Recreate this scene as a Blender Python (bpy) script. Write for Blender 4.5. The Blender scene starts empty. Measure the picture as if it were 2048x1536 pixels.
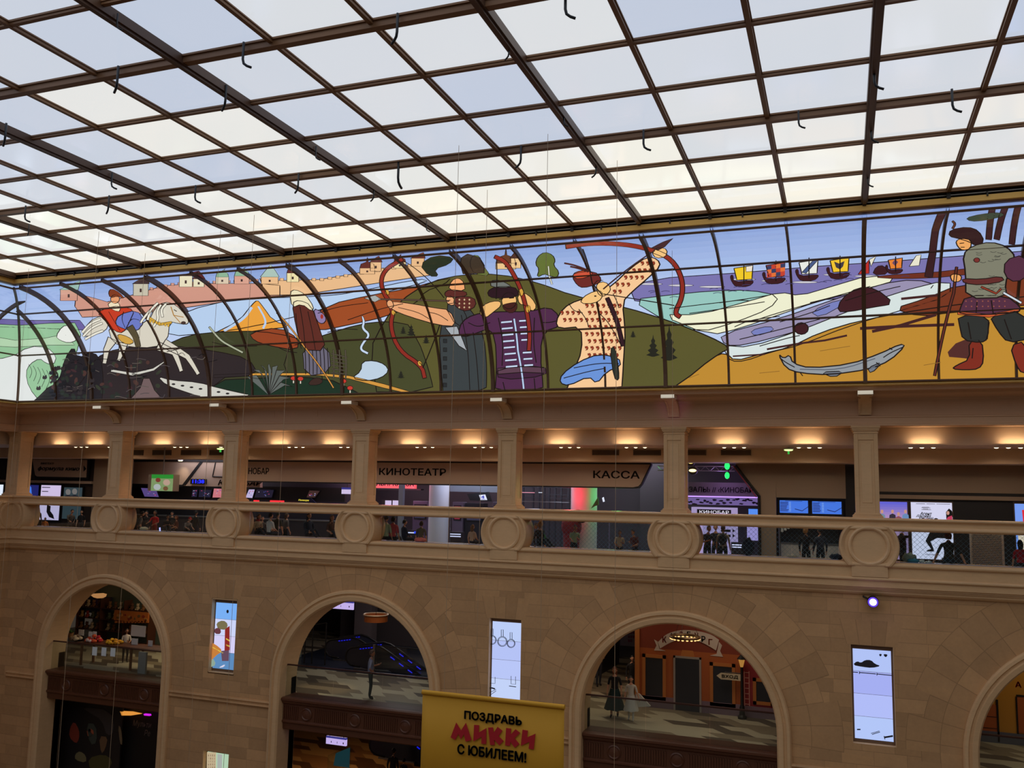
import bpy, bmesh, math, random
from mathutils import Vector, Matrix
from mathutils.geometry import tessellate_polygon
random.seed(7)
SC = bpy.context.scene
C = SC.collection
PI = math.pi

# ---------------------------------------------------------------- camera, world, exposure
CAM = Vector((-0.72440, -29.74504, 0.0))
YAW, PITCH, ROLL, FPX = -0.356540, 0.1207265, 0.0191362, 1773.486
_f = Vector((math.sin(YAW)*math.cos(PITCH), math.cos(YAW)*math.cos(PITCH), math.sin(PITCH)))
_r = Vector((math.cos(YAW), -math.sin(YAW), 0.0))
_u = _r.cross(_f)
RIGHT = math.cos(ROLL)*_r + math.sin(ROLL)*_u
UP = -math.sin(ROLL)*_r + math.cos(ROLL)*_u
FWD = _f
cd = bpy.data.cameras.new('camera')
cam = bpy.data.objects.new('camera', cd)
C.objects.link(cam)
cam.matrix_world = Matrix(((RIGHT.x, UP.x, -FWD.x, CAM.x), (RIGHT.y, UP.y, -FWD.y, CAM.y),
                           (RIGHT.z, UP.z, -FWD.z, CAM.z), (0, 0, 0, 1)))
cd.sensor_width = 36.0
cd.lens = FPX/2048*36.0
cd.clip_start, cd.clip_end = 0.1, 300
SC.camera = cam
vs = SC.view_settings
vs.view_transform = 'Standard'
vs.look = 'None'
vs.exposure = 0.0
vs.gamma = 1.0
vs.use_curve_mapping = False
SC.cycles.use_denoising = True
SC.cycles.max_bounces = 6
SC.cycles.diffuse_bounces = 3
SC.cycles.transparent_max_bounces = 12
SC.cycles.sample_clamp_indirect = 4.0
W = bpy.data.worlds.new('hall_air')
SC.world = W
W.use_nodes = True
W.node_tree.nodes['Background'].inputs[0].default_value = (1.0, 0.80, 0.62, 1)
W.node_tree.nodes['Background'].inputs[1].default_value = 0.036


def area_lamp(name, loc, target, size, color, power, sy=None):
    d = bpy.data.lights.new(name, 'AREA')
    d.color = color
    d.energy = power
    d.size = size
    if sy:
        d.shape = 'RECTANGLE'
        d.size_y = sy
    o = bpy.data.objects.new(name, d)
    C.objects.link(o)
    o.location = loc
    o.rotation_euler = (Vector(target)-Vector(loc)).to_track_quat('-Z', 'Y').to_euler()
    return o


def spot_lamp(name, loc, target, angle, color, power, blend=0.6, rad=0.05):
    d = bpy.data.lights.new(name, 'SPOT')
    d.color = color
    d.energy = power
    d.spot_size = angle
    d.spot_blend = blend
    d.shadow_soft_size = rad
    o = bpy.data.objects.new(name, d)
    C.objects.link(o)
    o.location = loc
    o.rotation_euler = (Vector(target)-Vector(loc)).to_track_quat('-Z', 'Y').to_euler()
    return o


def point_lamp(name, loc, color, power, rad=0.15):
    d = bpy.data.lights.new(name, 'POINT')
    d.color = color
    d.energy = power
    d.shadow_soft_size = rad
    o = bpy.data.objects.new(name, d)
    C.objects.link(o)
    o.location = loc
    return o


# ---------------------------------------------------------------- survey helpers: photo pixel -> point in the hall
def ray(u, v):
    return FWD + RIGHT*((u-1024)/FPX) - UP*((v-768)/FPX)


def PY(u, v, y):
    d = ray(u, v)
    return CAM + d*((y-CAM.y)/d.y)


def PZ(u, v, z):
    d = ray(u, v)
    return CAM + d*((z-CAM.z)/d.z)


# ---------------------------------------------------------------- materials
def s2l(c):
    return tuple(((x/255)/12.92 if x/255 <= 0.04045 else ((x/255+0.055)/1.055)**2.4) for x in c)


MATS = {}


def mat(name, rgb, rough=0.6, metal=0.0, emit=0.0, spec=0.5):
    """rgb as 0-255 display colour"""
    if name in MATS:
        return MATS[name]
    m = bpy.data.materials.new(name)
    m.use_nodes = True
    b = m.node_tree.nodes['Principled BSDF']
    c = s2l(rgb)
    b.inputs['Base Color'].default_value = (*c, 1)
    b.inputs['Roughness'].default_value = rough
    b.inputs['Metallic'].default_value = metal
    b.inputs['Specular IOR Level'].default_value = spec
    if emit:
        b.inputs['Base Color'].default_value = (0.02, 0.02, 0.02, 1)
        b.inputs['Emission Color'].default_value = (*c, 1)
        b.inputs['Emission Strength'].default_value = emit
    MATS[name] = m
    return m


class NB:
    """tiny node builder"""
    def __init__(self, m):
        m.use_nodes = True
        self.t = m.node_tree
        self.b = self.t.nodes['Principled BSDF']

    def n(self, typ, **kw):
        x = self.t.nodes.new(typ)
        for k, v in kw.items():
            setattr(x, k, v)
        return x

    def l(self, a, b):
        self.t.links.new(a, b)

    def m(self, op, a, b=None, c=None):
        x = self.n('ShaderNodeMath', operation=op)
        for i, q in enumerate((a, b, c)):
            if q is None:
                continue
            if isinstance(q, (int, float)):
                x.inputs[i].default_value = q
            else:
                self.l(q, x.inputs[i])
        return x.outputs[0]

    def mix(self, fac, a, b, blend='MIX'):
        x = self.n('ShaderNodeMix', data_type='RGBA', blend_type=blend)
        for i, q in ((0, fac), (6, a), (7, b)):
            if isinstance(q, (int, float)):
                x.inputs[i].default_value = q
            elif isinstance(q, tuple):
                x.inputs[i].default_value = (*q, 1) if len(q) == 3 else q
            else:
                self.l(q, x.inputs[i])
        return x.outputs[2]

    def rand(self, *v):
        cx = self.n('ShaderNodeCombineXYZ')
        for i, q in enumerate(v):
            if isinstance(q, (int, float)):
                cx.inputs[i].default_value = q
            else:
                self.l(q, cx.inputs[i])
        w = self.n('ShaderNodeTexWhiteNoise', noise_dimensions='3D')
        self.l(cx.outputs[0], w.inputs['Vector'])
        return w.outputs['Value']

    def noise(self, vec, scale, detail=4, rough=0.6):
        x = self.n('ShaderNodeTexNoise')
        x.inputs['Scale'].default_value = scale
        x.inputs['Detail'].default_value = detail
        x.inputs['Roughness'].default_value = rough
        self.l(vec, x.inputs['Vector'])
        return x.outputs['Fac']


def stone(name, rgb, var=0.25, rough=0.45):
    """polished travertine: mottled, faint sedimentary bands and pits"""
    m = bpy.data.materials.new(name)
    k = NB(m)
    tc = k.n('ShaderNodeTexCoord')
    geo = k.n('ShaderNodeNewGeometry')
    c = s2l(rgb)
    big = k.noise(geo.outputs['Position'], 0.8, 3)
    mp = k.n('ShaderNodeMapping')
    k.l(geo.outputs['Position'], mp.inputs['Vector'])
    mp.inputs['Scale'].default_value = (1.5, 1.5, 6)
    band = k.noise(mp.outputs[0], 2.0, 6, 0.7)
    pit = k.noise(geo.outputs['Position'], 22, 3, 0.7)
    f = k.m('ADD', k.m('MULTIPLY', big, 0.5), k.m('MULTIPLY', band, 0.5))
    col = k.mix(f, tuple(x*(1-var) for x in c), tuple(min(1, x*(1+var)) for x in c))
    pf = k.m('MULTIPLY', k.m('GREATER_THAN', pit, 0.70), 0.35)
    col = k.mix(pf, col, tuple(x*0.45 for x in c))
    k.l(col, k.b.inputs['Base Color'])
    k.b.inputs['Roughness'].default_value = rough
    k.b.inputs['Specular IOR Level'].default_value = 0.35
    MATS[name] = m
    return m


def ashlar(name, rgb):
    """stone facing laid in courses, with radial stones round each arch (arches every 12 m at x=-6)"""
    m = bpy.data.materials.new(name)
    k = NB(m)
    geo = k.n('ShaderNodeNewGeometry')
    sp = k.n('ShaderNodeSeparateXYZ')
    k.l(geo.outputs['Position'], sp.inputs[0])
    X, Y, Z = sp.outputs
    c = s2l(rgb)
    # courses
    zr = k.m('DIVIDE', k.m('ADD', Z, 40.0), 0.41)
    row = k.m('FLOOR', zr)
    rz = k.m('FRACT', zr)
    off = k.m('MULTIPLY', k.rand(row, 3.1, 0.0), 1.3)
    xr = k.m('DIVIDE', k.m('ADD', k.m('ADD', k.m('ADD', X, Y), 90.0), off), 0.92)
    colx = k.m('FLOOR', xr)
    rx = k.m('FRACT', xr)
    r1 = k.rand(colx, row, 1.0)
    j1 = k.m('MAXIMUM', k.m('LESS_THAN', rz, 0.04), k.m('LESS_THAN', rx, 0.012))
    # radial stones
    xm = k.m('SUBTRACT', k.m('FLOORED_MODULO', k.m('ADD', X, 120.0), 12.0), 6.0)
    zz = k.m('ADD', Z, 7.42)
    rad = k.m('SQRT', k.m('ADD', k.m('MULTIPLY', xm, xm), k.m('MULTIPLY', zz, zz)))
    ang = k.m('ARCTAN2', zz, xm)
    ar = k.m('MULTIPLY', k.m('ADD', ang, 3.2), 21/PI)
    av = k.m('FLOOR', ar)
    af = k.m('FRACT', ar)
    arch_i = k.m('FLOOR', k.m('DIVIDE', k.m('ADD', X, 120.0), 12.0))
    r2 = k.rand(av, arch_i, 7.0)
    lim = k.m('ADD', 4.72, k.m('MULTIPLY', k.m('FLOOR', k.m('MULTIPLY', r2, 2.0)), 0.42))
    ring = k.m('MULTIPLY', k.m('LESS_THAN', rad, lim), k.m('GREATER_THAN', zz, -0.3))
    split = k.m('LESS_THAN', k.m('ABSOLUTE', k.m('SUBTRACT', rad, 4.2)), 0.012)
    j2 = k.m('MAXIMUM', k.m('LESS_THAN', af, 0.04), k.m('GREATER_THAN', rad, k.m('SUBTRACT', lim, 0.02)))
    r2b = k.rand(av, arch_i, k.m('FLOOR', k.m('MULTIPLY', k.m('GREATER_THAN', rad, 4.2), 3.0)))
    j2 = k.m('MAXIMUM', j2, split)
    # flat lintel stones above the tall niches (x=0 every 12 m)
    xn = k.m('SUBTRACT', k.m('FLOORED_MODULO', k.m('ADD', X, 126.0), 12.0), 6.0)
    zl = k.m('ADD', Z, 4.47)
    wl = k.m('ADD', 0.72, k.m('MULTIPLY', zl, 0.25))
    lint = k.m('MULTIPLY', k.m('MULTIPLY', k.m('GREATER_THAN', zl, 0.0), k.m('LESS_THAN', zl, 0.75)),
               k.m('LESS_THAN', k.m('ABSOLUTE', xn), wl))
    lx = k.m('MULTIPLY', k.m('ADD', k.m('DIVIDE', xn, wl), 1.0), 2.0)
    r3 = k.rand(k.m('FLOOR', lx), 5.0, 2.0)
    j3 = k.m('LESS_THAN', k.m('FRACT', lx), 0.05)
    def pick(a, b, f):
        return k.m('ADD', k.m('MULTIPLY', a, k.m('SUBTRACT', 1.0, f)), k.m('MULTIPLY', b, f))
    rr = pick(pick(r1, r2b, ring), r3, lint)
    jj = pick(pick(j1, j2, ring), j3, lint)
    n1 = k.noise(geo.outputs['Position'], 1.3, 5, 0.65)
    n2 = k.noise(geo.outputs['Position'], 9.0, 4, 0.7)
    f = k.m('ADD', k.m('MULTIPLY', rr, 0.40), k.m('ADD', k.m('MULTIPLY', n1, 0.45), k.m('MULTIPLY', n2, 0.35)))
    col = k.mix(f, tuple(x*0.60 for x in c), tuple(min(1, x*1.36) for x in c))
    hue = k.rand(r1, r2, 4.0)
    col = k.mix(k.m('MULTIPLY', hue, 0.25), col, tuple(x*y for x, y in zip(c, (0.95, 1.0, 1.12))))
    col = k.mix(k.m('MULTIPLY', jj, 0.42), col, tuple(x*0.42 for x in c))
    k.l(col, k.b.inputs['Base Color'])
    k.b.inputs['Roughness'].default_value = 0.5
    k.b.inputs['Specular IOR Level'].default_value = 0.3
    MATS[name] = m
    return m


def herring(name, a, b, g, rough=0.25):
    """floor of parallelogram stone planks in three tones"""
    m = bpy.data.materials.new(name)
    k = NB(m)
    geo = k.n('ShaderNodeNewGeometry')
    sp = k.n('ShaderNodeSeparateXYZ')
    k.l(geo.outputs['Position'], sp.inputs[0])
    X, Y, Z = sp.outputs
    yr = k.m('DIVIDE', k.m('ADD', Y, 50.0), 0.55)
    row = k.m('FLOOR', yr)
    xr = k.m('DIVIDE', k.m('ADD', k.m('ADD', X, 200.0), k.m('MULTIPLY', yr, 0.50)), 1.0)
    cell = k.m('FLOOR', k.m('ADD', xr, k.m('MULTIPLY', row, 0.37)))
    r = k.rand(cell, row, 2.0)
    c1 = k.mix(k.m('GREATER_THAN', r, 0.40), s2l(a), s2l(b))
    c2 = k.mix(k.m('GREATER_THAN', r, 0.72), c1, s2l(g))
    k.l(c2, k.b.inputs['Base Color'])
    k.b.inputs['Roughness'].default_value = rough
    k.b.inputs['Specular IOR Level'].default_value = 0.2
    MATS[name] = m
    return m


def glass(name, tint=(0.88, 0.94, 0.95), gloss=0.06):
    """thin clear sheet: mostly see-through with a sharp reflection"""
    m = bpy.data.materials.new(name)
    m.use_nodes = True
    t = m.node_tree
    t.nodes.remove(t.nodes['Principled BSDF'])
    out = t.nodes['Material Output']
    tr = t.nodes.new('ShaderNodeBsdfTransparent')
    tr.inputs[0].default_value = (*tint, 1)
    gl = t.nodes.new('ShaderNodeBsdfGlossy')
    gl.inputs['Roughness'].default_value = 0.03
    mx = t.nodes.new('ShaderNodeMixShader')
    fr = t.nodes.new('ShaderNodeFresnel')
    fr.inputs[0].default_value = 1.25
    ad = t.nodes.new('ShaderNodeMath')
    ad.operation = 'MULTIPLY_ADD'
    ad.inputs[1].default_value = 0.8
    ad.inputs[2].default_value = gloss*0.3
    t.links.new(fr.outputs[0], ad.inputs[0])
    t.links.new(ad.outputs[0], mx.inputs[0])
    t.links.new(tr.outputs[0], mx.inputs[1])
    t.links.new(gl.outputs[0], mx.inputs[2])
    t.links.new(mx.outputs[0], out.inputs[0])
    MATS[name] = m
    return m


# ---------------------------------------------------------------- mesh builder
class MB:
    def __init__(self):
        self.v = []
        self.f = []
        self.mi = []
        self.mats = []

    def slot(self, m):
        if m not in self.mats:
            self.mats.append(m)
        return self.mats.index(m)

    def add(self, verts, faces, m):
        o = len(self.v)
        self.v += [tuple(x) for x in verts]
        s = self.slot(m)
        for f in faces:
            self.f.append(tuple(i+o for i in f))
            self.mi.append(s)
        return self

    def box(self, x0, x1, y0, y1, z0, z1, m):
        v = [(x, y, z) for z in (z0, z1) for y in (y0, y1) for x in (x0, x1)]
        f = [(0, 2, 3, 1), (4, 5, 7, 6), (0, 1, 5, 4), (2, 6, 7, 3), (0, 4, 6, 2), (1, 3, 7, 5)]
        return self.add(v, f, m)

    def obox(self, c, ax, ay, az, m):
        """box about centre c with half-axis vectors"""
        c, ax, ay, az = Vector(c), Vector(ax), Vector(ay), Vector(az)
        v = [c+ax*i+ay*j+az*k for k in (-1, 1) for j in (-1, 1) for i in (-1, 1)]
        f = [(0, 2, 3, 1), (4, 5, 7, 6), (0, 1, 5, 4), (2, 6, 7, 3), (0, 4, 6, 2), (1, 3, 7, 5)]
        return self.add(v, f, m)

    def prism(self, pts, d, m, mside=None):
        """planar polygon (3D points, any plane) extruded by vector d"""
        pts = [Vector(p) for p in pts]
        d = Vector(d)
        n = len(pts)
        tri = [tuple(t) for t in tessellate_polygon([pts])]
        self.add(pts, tri, m)
        self.add([p+d for p in pts], tri, m)
        self.add(pts+[p+d for p in pts], [(i, (i+1) % n, (i+1) % n+n, i+n) for i in range(n)], mside or m)
        return self

    def sweepx(self, prof, x0, x1, m, cap=True):
        """closed profile [(y,z)] swept along x"""
        n = len(prof)
        a = [(x0, y, z) for y, z in prof]
        b = [(x1, y, z) for y, z in prof]
        self.add(a+b, [(i, (i+1) % n, (i+1) % n+n, i+n) for i in range(n)], m)
        if cap:
            for q in (a, b):
                self.add(q, [tuple(t) for t in tessellate_polygon([[Vector(p) for p in q]])], m)
        return self

    def tube(self, pts, r, m, seg=8, closed=False, caps=True):
        pts = [Vector(p) for p in pts]
        n = len(pts)
        rs = r if isinstance(r, (list, tuple)) else [r]*n
        rings = []
        prev = None
        for i, p in enumerate(pts):
            a = pts[(i-1) % n] if (closed or i > 0) else p
            b = pts[(i+1) % n] if (closed or i < n-1) else p
            t = (b-a).normalized()
            if prev is None:
                ref = Vector((0, 0, 1)) if abs(t.z) < 0.9 else Vector((1, 0, 0))
                nx = t.cross(ref).normalized()
            else:
                nx = (prev - t*prev.dot(t)).normalized()
            prev = nx
            ny = t.cross(nx)
            rings.append([p+(nx*math.cos(2*PI*j/seg)+ny*math.sin(2*PI*j/seg))*rs[i] for j in range(seg)])
        v = [q for rg in rings for q in rg]
        f = []
        for i in range(n if closed else n-1):
            k = (i+1) % n
            for j in range(seg):
                f.append((i*seg+j, i*seg+(j+1) % seg, k*seg+(j+1) % seg, k*seg+j))
        if caps and not closed:
            f.append(tuple(range(seg)))
            f.append(tuple((n-1)*seg+j for j in range(seg)))
        return self.add(v, f, m)

    def lathe(self, prof, o, axis, m, seg=32, caps=True):
        """profile [(r,h)] turned about axis ('x','y','z') through o"""
        v = []
        for r, h in prof:
            for j in range(seg):
                a = 2*PI*j/seg
                c, s = r*math.cos(a), r*math.sin(a)
                p = {'z': (c, s, h), 'y': (c, h, s), 'x': (h, c, s)}[axis]
                v.append((o[0]+p[0], o[1]+p[1], o[2]+p[2]))
        f = []
        for i in range(len(prof)-1):
            for j in range(seg):
                f.append((i*seg+j, i*seg+(j+1) % seg, (i+1)*seg+(j+1) % seg, (i+1)*seg+j))
        if caps:
            f.append(tuple(range(seg)))
            f.append(tuple((len(prof)-1)*seg+j for j in range(seg)))
        return self.add(v, f, m)

    def ball(self, c, r, m, seg=12, rings=8):
        rx, ry, rz = r if isinstance(r, tuple) else (r, r, r)
        v = [(c[0], c[1], c[2]-rz)]
        for i in range(1, rings):
            a = -PI/2+PI*i/rings
            for j in range(seg):
                b = 2*PI*j/seg
                v.append((c[0]+rx*math.cos(a)*math.cos(b), c[1]+ry*math.cos(a)*math.sin(b), c[2]+rz*math.sin(a)))
        v.append((c[0], c[1], c[2]+rz))
        f = [(0, 1+(j+1) % seg, 1+j) for j in range(seg)]
        for i in range(rings-2):
            for j in range(seg):
                f.append((1+i*seg+j, 1+i*seg+(j+1) % seg, 1+(i+1)*seg+(j+1) % seg, 1+(i+1)*seg+j))
        e = len(v)-1
        f += [(e, 1+(rings-2)*seg+j, 1+(rings-2)*seg+(j+1) % seg) for j in range(seg)]
        return self.add(v, f, m)

    def build(self, name, parent=None, smooth=False, bevel=0.0, loc=None):
        me = bpy.data.meshes.new(name)
        v = self.v
        if loc is None and parent is not None:
            loc = parent.get('_base', None)
            base = Vector(loc) if loc is not None else Vector((0, 0, 0))
        else:
            base = Vector(loc) if loc is not None else Vector((0, 0, 0))
        me.from_pydata([(p[0]-base.x, p[1]-base.y, p[2]-base.z) for p in v], [], self.f)
        for m in self.mats:
            me.materials.append(m)
        me.polygons.foreach_set('material_index', self.mi)
        bm = bmesh.new()
        bm.from_mesh(me)
        bmesh.ops.recalc_face_normals(bm, faces=bm.faces)
        bm.to_mesh(me)
        bm.free()
        if smooth:
            me.polygons.foreach_set('use_smooth', [True]*len(me.polygons))
        me.update()
        o = bpy.data.objects.new(name, me)
        C.objects.link(o)
        o['_base'] = tuple(base)
        if parent is not None:
            o.parent = parent
        else:
            o.location = base
        if smooth == 'auto':
            try:
                me.set_sharp_from_angle(angle=math.radians(35))
            except Exception:
                pass
        if bevel:
            bv = o.modifiers.new('bevel', 'BEVEL')
            bv.width = bevel
            bv.segments = 2
            bv.limit_method = 'ANGLE'
        return o


def tag(o, label, cat, group=None, kind=None):
    if label:
        o['label'] = label
    if cat:
        o['category'] = cat
    if group:
        o['group'] = group
    if kind:
        o['kind'] = kind
    return o


def struct(o):
    o['kind'] = 'structure'
    return o


_bases = {}


def thing(name, label, cat, loc, group=None):
    """an Empty at the thing's base; parts are built in world coordinates and parented with the offset"""
    o = bpy.data.objects.new(name, None)
    o.empty_display_size = 0.1
    C.objects.link(o)
    o.location = loc
    o['_base'] = tuple(loc)
    _bases[o.name] = o
    return tag(o, label, cat, group)


def text_mesh(body, size, m, name='lettering', parent=None, origin=(0, 0, 0), xa=(1, 0, 0), za=(0, 0, 1), sx=1.0,
              bold=0.0, depth=0.01, align='CENTER', shear=0.0, base=None):
    cu = bpy.data.curves.new('t', 'FONT')
    cu.body = body
    cu.size = size
    cu.align_x = align
    cu.align_y = 'CENTER'
    cu.offset = bold
    cu.extrude = depth/2
    cu.shear = shear
    cu.resolution_u = 3
    to = bpy.data.objects.new('t', cu)
    C.objects.link(to)
    dg = bpy.context.evaluated_depsgraph_get()
    me = bpy.data.meshes.new_from_object(to.evaluated_get(dg))
    bpy.data.objects.remove(to)
    bpy.data.curves.remove(cu)
    X, Z = Vector(xa), Vector(za)
    Yv = Z.cross(X)
    O = Vector(origin)
    b = Vector(base) if base is not None else (Vector(parent['_base']) if parent is not None and '_base' in parent else Vector((0, 0, 0)))
    for v in me.vertices:
        p = O + X*(v.co.x*sx) + Z*v.co.y - Yv*v.co.z
        v.co = p-b
    me.name = name
    me.materials.clear()
    me.materials.append(m)
    for p in me.polygons:
        p.material_index = 0
        p.use_smooth = False
    o = bpy.data.objects.new(name, me)
    C.objects.link(o)
    if parent is not None:
        o.parent = parent
    return o


def copy_tree(o, parent=None):
    c = o.copy()
    C.objects.link(c)
    c.parent = parent
    for ch in list(o.children):
        copy_tree(ch, c)
    return c


# named materials
STONE = stone('travertine', (222, 182, 136), 0.24)
STONE_RAIL = stone('rail travertine', (228, 188, 142), 0.2, 0.35)
PLASTER = stone('warm plaster', (222, 190, 158), 0.06, 0.7)
FRIEZE = stone('frieze plaster', (222, 180, 144), 0.07, 0.7)
WALL = ashlar('ashlar facing', (196, 153, 108))
BRONZE = mat('bronze bar', (128, 92, 62), 0.45, 0.1)
BRONZE_D = mat('dark bronze bar', (86, 60, 44), 0.45, 0.1)
GOLD = mat('gold anodised trim', (236, 192, 108), 0.45, 0.1)
DARKMETAL = mat('dark metal', (40, 38, 38), 0.5, 0.4)
BLACK = mat('black panel', (22, 18, 18), 0.5)
BEIGE = mat('beige panel', (196, 168, 146), 0.6)
GREYBEIGE = mat('grey beige panel', (170, 150, 130), 0.6)
INK = mat('black ink', (18, 14, 14), 0.6)
WOOD = mat('dark carved wood', (92, 52, 32), 0.45)
STEEL = mat('brushed steel', (150, 150, 150), 0.3, 0.8)
WHITE = mat('white enamel', (225, 222, 215), 0.5)
PAPER = mat('white paper', (230, 228, 222), 0.7)
GLASS = glass('clear glass')
GLASS_T = glass('teal glass', (0.86, 0.92, 0.92), 0.10)

# ================================================================ THE SETTING
XL, X1 = -35.5, 16.0                     # left wall plane, right end of what is built
CY, CZ, CR = -5.5, 3.2, 4.30             # cove: quarter circle in section
CX = XL+5.5                              # its twin over the left wall
ZC, YC, PITCH_Y = 7.873, -5.467, 1.972   # skylight plane, its far edge, bay depth
FG, F3, F2 = -2.60, -8.05, -12.6         # gallery floor, third floor, second floor


def sweep_corner(mb, prof, m, yend=-16.0):
    """profile (y,z) along the back wall, mitred round the corner and on along the left wall"""
    n = len(prof)
    st = [[(X1, y, z) for y, z in prof], [(XL-y, y, z) for y, z in prof], [(XL-y, yend, z) for y, z in prof]]
    f = []
    for k in range(2):
        for i in range(n):
            j = (i+1) % n
            f.append((k*n+i, k*n+j, (k+1)*n+j, (k+1)*n+i))
    mb.add([p for q in st for p in q], f, m)
    for q in (st[0], st[2]):
        mb.add(q, [tuple(t) for t in tessellate_polygon([[Vector(p) for p in q]])], m)
    return mb


# ---- skylight ceiling: backlit panes in a bronze grid
m = bpy.data.materials.new('backlit pane')
k = NB(m)
g = k.n('ShaderNodeNewGeometry')
sp = k.n('ShaderNodeSeparateXYZ')
k.l(g.outputs['Position'], sp.inputs[0])
ci = k.m('FLOOR', k.m('DIVIDE', sp.outputs[0], 2.0))
ri = k.m('FLOOR', k.m('DIVIDE', k.m('SUBTRACT', YC, sp.outputs[1]), PITCH_Y))
rn = k.rand(ci, ri, 3.0)
cv = k.n('ShaderNodeCombineXYZ')
k.l(k.m('MULTIPLY', ci, 0.33), cv.inputs[0])
k.l(k.m('MULTIPLY', ri, 0.45), cv.inputs[1])
lo = k.noise(cv.outputs[0], 0.9, 2)
near = k.m('MAXIMUM', 0.0, k.m('SUBTRACT', 1.0, k.m('DIVIDE', ri, 3.2)))   # rows near the far edge run paler
mid = k.m('MULTIPLY', k.m('LESS_THAN', ri, 6.5), k.m('GREATER_THAN', ri, 2.5))
fac = k.m('ADD', k.m('ADD', k.m('MULTIPLY', k.m('SUBTRACT', lo, 0.5), 1.5), k.m('MULTIPLY', rn, 0.42)),
          k.m('ADD', k.m('MULTIPLY', near, 0.40), k.m('MULTIPLY', mid, -0.20)))
fac = k.m('ADD', fac, 0.12)
cr = k.n('ShaderNodeValToRGB')
k.l(fac, cr.inputs[0])
e = cr.color_ramp.elements
e[0].position, e[0].color = 0.0, (*s2l((194, 204, 222)), 1)
e[1].position, e[1].color = 1.0, (*s2l((254, 249, 232)), 1)
x = cr.color_ramp.elements.new(0.45)
x.color = (*s2l((230, 231, 229)), 1)
k.l(cr.outputs[0], k.b.inputs['Emission Color'])
k.b.inputs['Emission Strength'].default_value = 0.98
k.b.inputs['Base Color'].default_value = (0.05, 0.05, 0.05, 1)
k.b.inputs['Roughness'].default_value = 0.12
PANE = m
NROW, KMAX = 18, 8
ye = YC-PITCH_Y*NROW
mb = MB()
for kx in range(-15, KMAX):
    for r in range(NROW):
        mb.add([(2*kx, YC-PITCH_Y*r, ZC), (2*kx+2, YC-PITCH_Y*r, ZC), (2*kx+2, YC-PITCH_Y*(r+1), ZC), (2*kx, YC-PITCH_Y*(r+1), ZC)], [(0, 1, 2, 3)], PANE)
ceiling = struct(mb.build('ceiling'))
mb = MB()
for kx in range(-15, KMAX+1):
    thick = kx % 3 == 0
    w, h = (0.085, 0.17) if thick else (0.042, 0.09)
    x = 2.0*kx
    mb.box(x-w, x+w, ye, YC, ZC-h, ZC+0.02, BRONZE_D if thick else BRONZE)
    if thick:
        mb.box(x-w*0.55, x+w*0.55, ye, YC, ZC-h-0.05, ZC-h, BRONZE_D)
    else:
        mb.box(x-w*1.5, x+w*1.5, ye, YC, ZC-0.035, ZC-0.01, BRONZE)
mb.build('grid_bars', ceiling)
mb = MB()
for r in range(NROW+1):
    thick = r % 3 == 0 and r > 0
    w, h = (0.075, 0.15) if thick else (0.042, 0.085)
    y = YC-PITCH_Y*r
    mb.box(-30, 2*KMAX, y-w, y+w, ZC-h, ZC+0.02, BRONZE)
    mb.box(-30, 2*KMAX, y-w*1.5, y+w*1.5, ZC-0.04, ZC-0.005, BRONZE)
    if thick:
        mb.box(-30, 2*KMAX, y+w*0.2, y+w*1.1, ZC-h*0.72, ZC-h*0.35, GOLD)
mb.build('cross_bars', ceiling)

# ---- trim between skylight and cove: gold band, dark cable channel with clips
mb = MB()
sweep_corner(mb, [(-5.14, 7.47), (-5.30, 7.50), (-5.30, 7.56), (-5.10, 7.56)], BRONZE, -40)
sweep_corner(mb, [(-5.30, 7.505), (-5.36, 7.52), (-5.38, 7.66), (-5.20, 7.66)], GOLD, -40)
sweep_corner(mb, [(-5.22, 7.66), (-5.25, 7.86), (-5.20, 7.95), (-5.10, 7.95), (-5.10, 7.60)], DARKMETAL, -40)
sweep_corner(mb, [(-5.36, 7.84), (-5.50, 7.84), (-5.50, 7.92), (-5.20, 7.92), (-5.25, 7.86)], GOLD, -40)
sweep_corner(mb, [(-5.30, 7.73), (-5.33, 7.73), (-5.33, 7.76), (-5.30, 7.76)], STEEL, -40)
for kx in range(-14, KMAX):
    mb.box(2*kx-0.045, 2*kx+0.045, -5.42, -5.30, 7.64, 7.86, DARKMETAL)
    mb.box(2*kx+0.86, 2*kx+0.90, -5.41, -5.34, 7.62, 7.74, DARKMETAL)
struct(mb.build('trim_1'))

# ---- entablature over the columns
mb = MB()
sweep_corner(mb, [(-1.30, 3.46), (-1.33, 3.38), (-1.27, 3.35), (-1.16, 3.35), (-1.16, 3.47)], GOLD)
struct(mb.build('trim_2'))
mb = MB()
sweep_corner(mb, [(-1.18, 3.40), (-1.18, 3.33), (-1.08, 3.30), (-1.05, 3.24), (-0.98, 3.24), (-0.95, 3.30), (-0.30, 3.30),
                  (-0.26, 3.22), (-0.16, 3.16), (0.10, 3.12), (0.16, 3.05), (0.16, 2.58), (0.09, 2.56), (0.09, 2.52),
                  (0.12, 2.50), (0.12, 2.32), (0.07, 2.30), (0.07, 2.26), (0.95, 2.26), (0.95, 3.40)], FRIEZE)
for kx in range(-17, 8):                                            # shallow seams in the frieze
    if kx % 3:
        mb.box(2*kx-0.02, 2*kx+0.02, 0.145, 0.17, 2.78, 3.02, FRIEZE)
struct(mb.build('trim_3'))

# ---- gallery ceiling: washed face, dropped soffit, lower fascia
mb = MB()
mb.sweepx([(1.0, 3.2), (1.0, 1.70), (3.4, 1.70), (3.4, 1.21), (4.6, 1.21), (4.6, 1.42), (15.6, 1.42), (15.6, 3.2)], XL-8, X1, PLASTER)
struct(mb.build('ceiling_gallery'))

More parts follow.
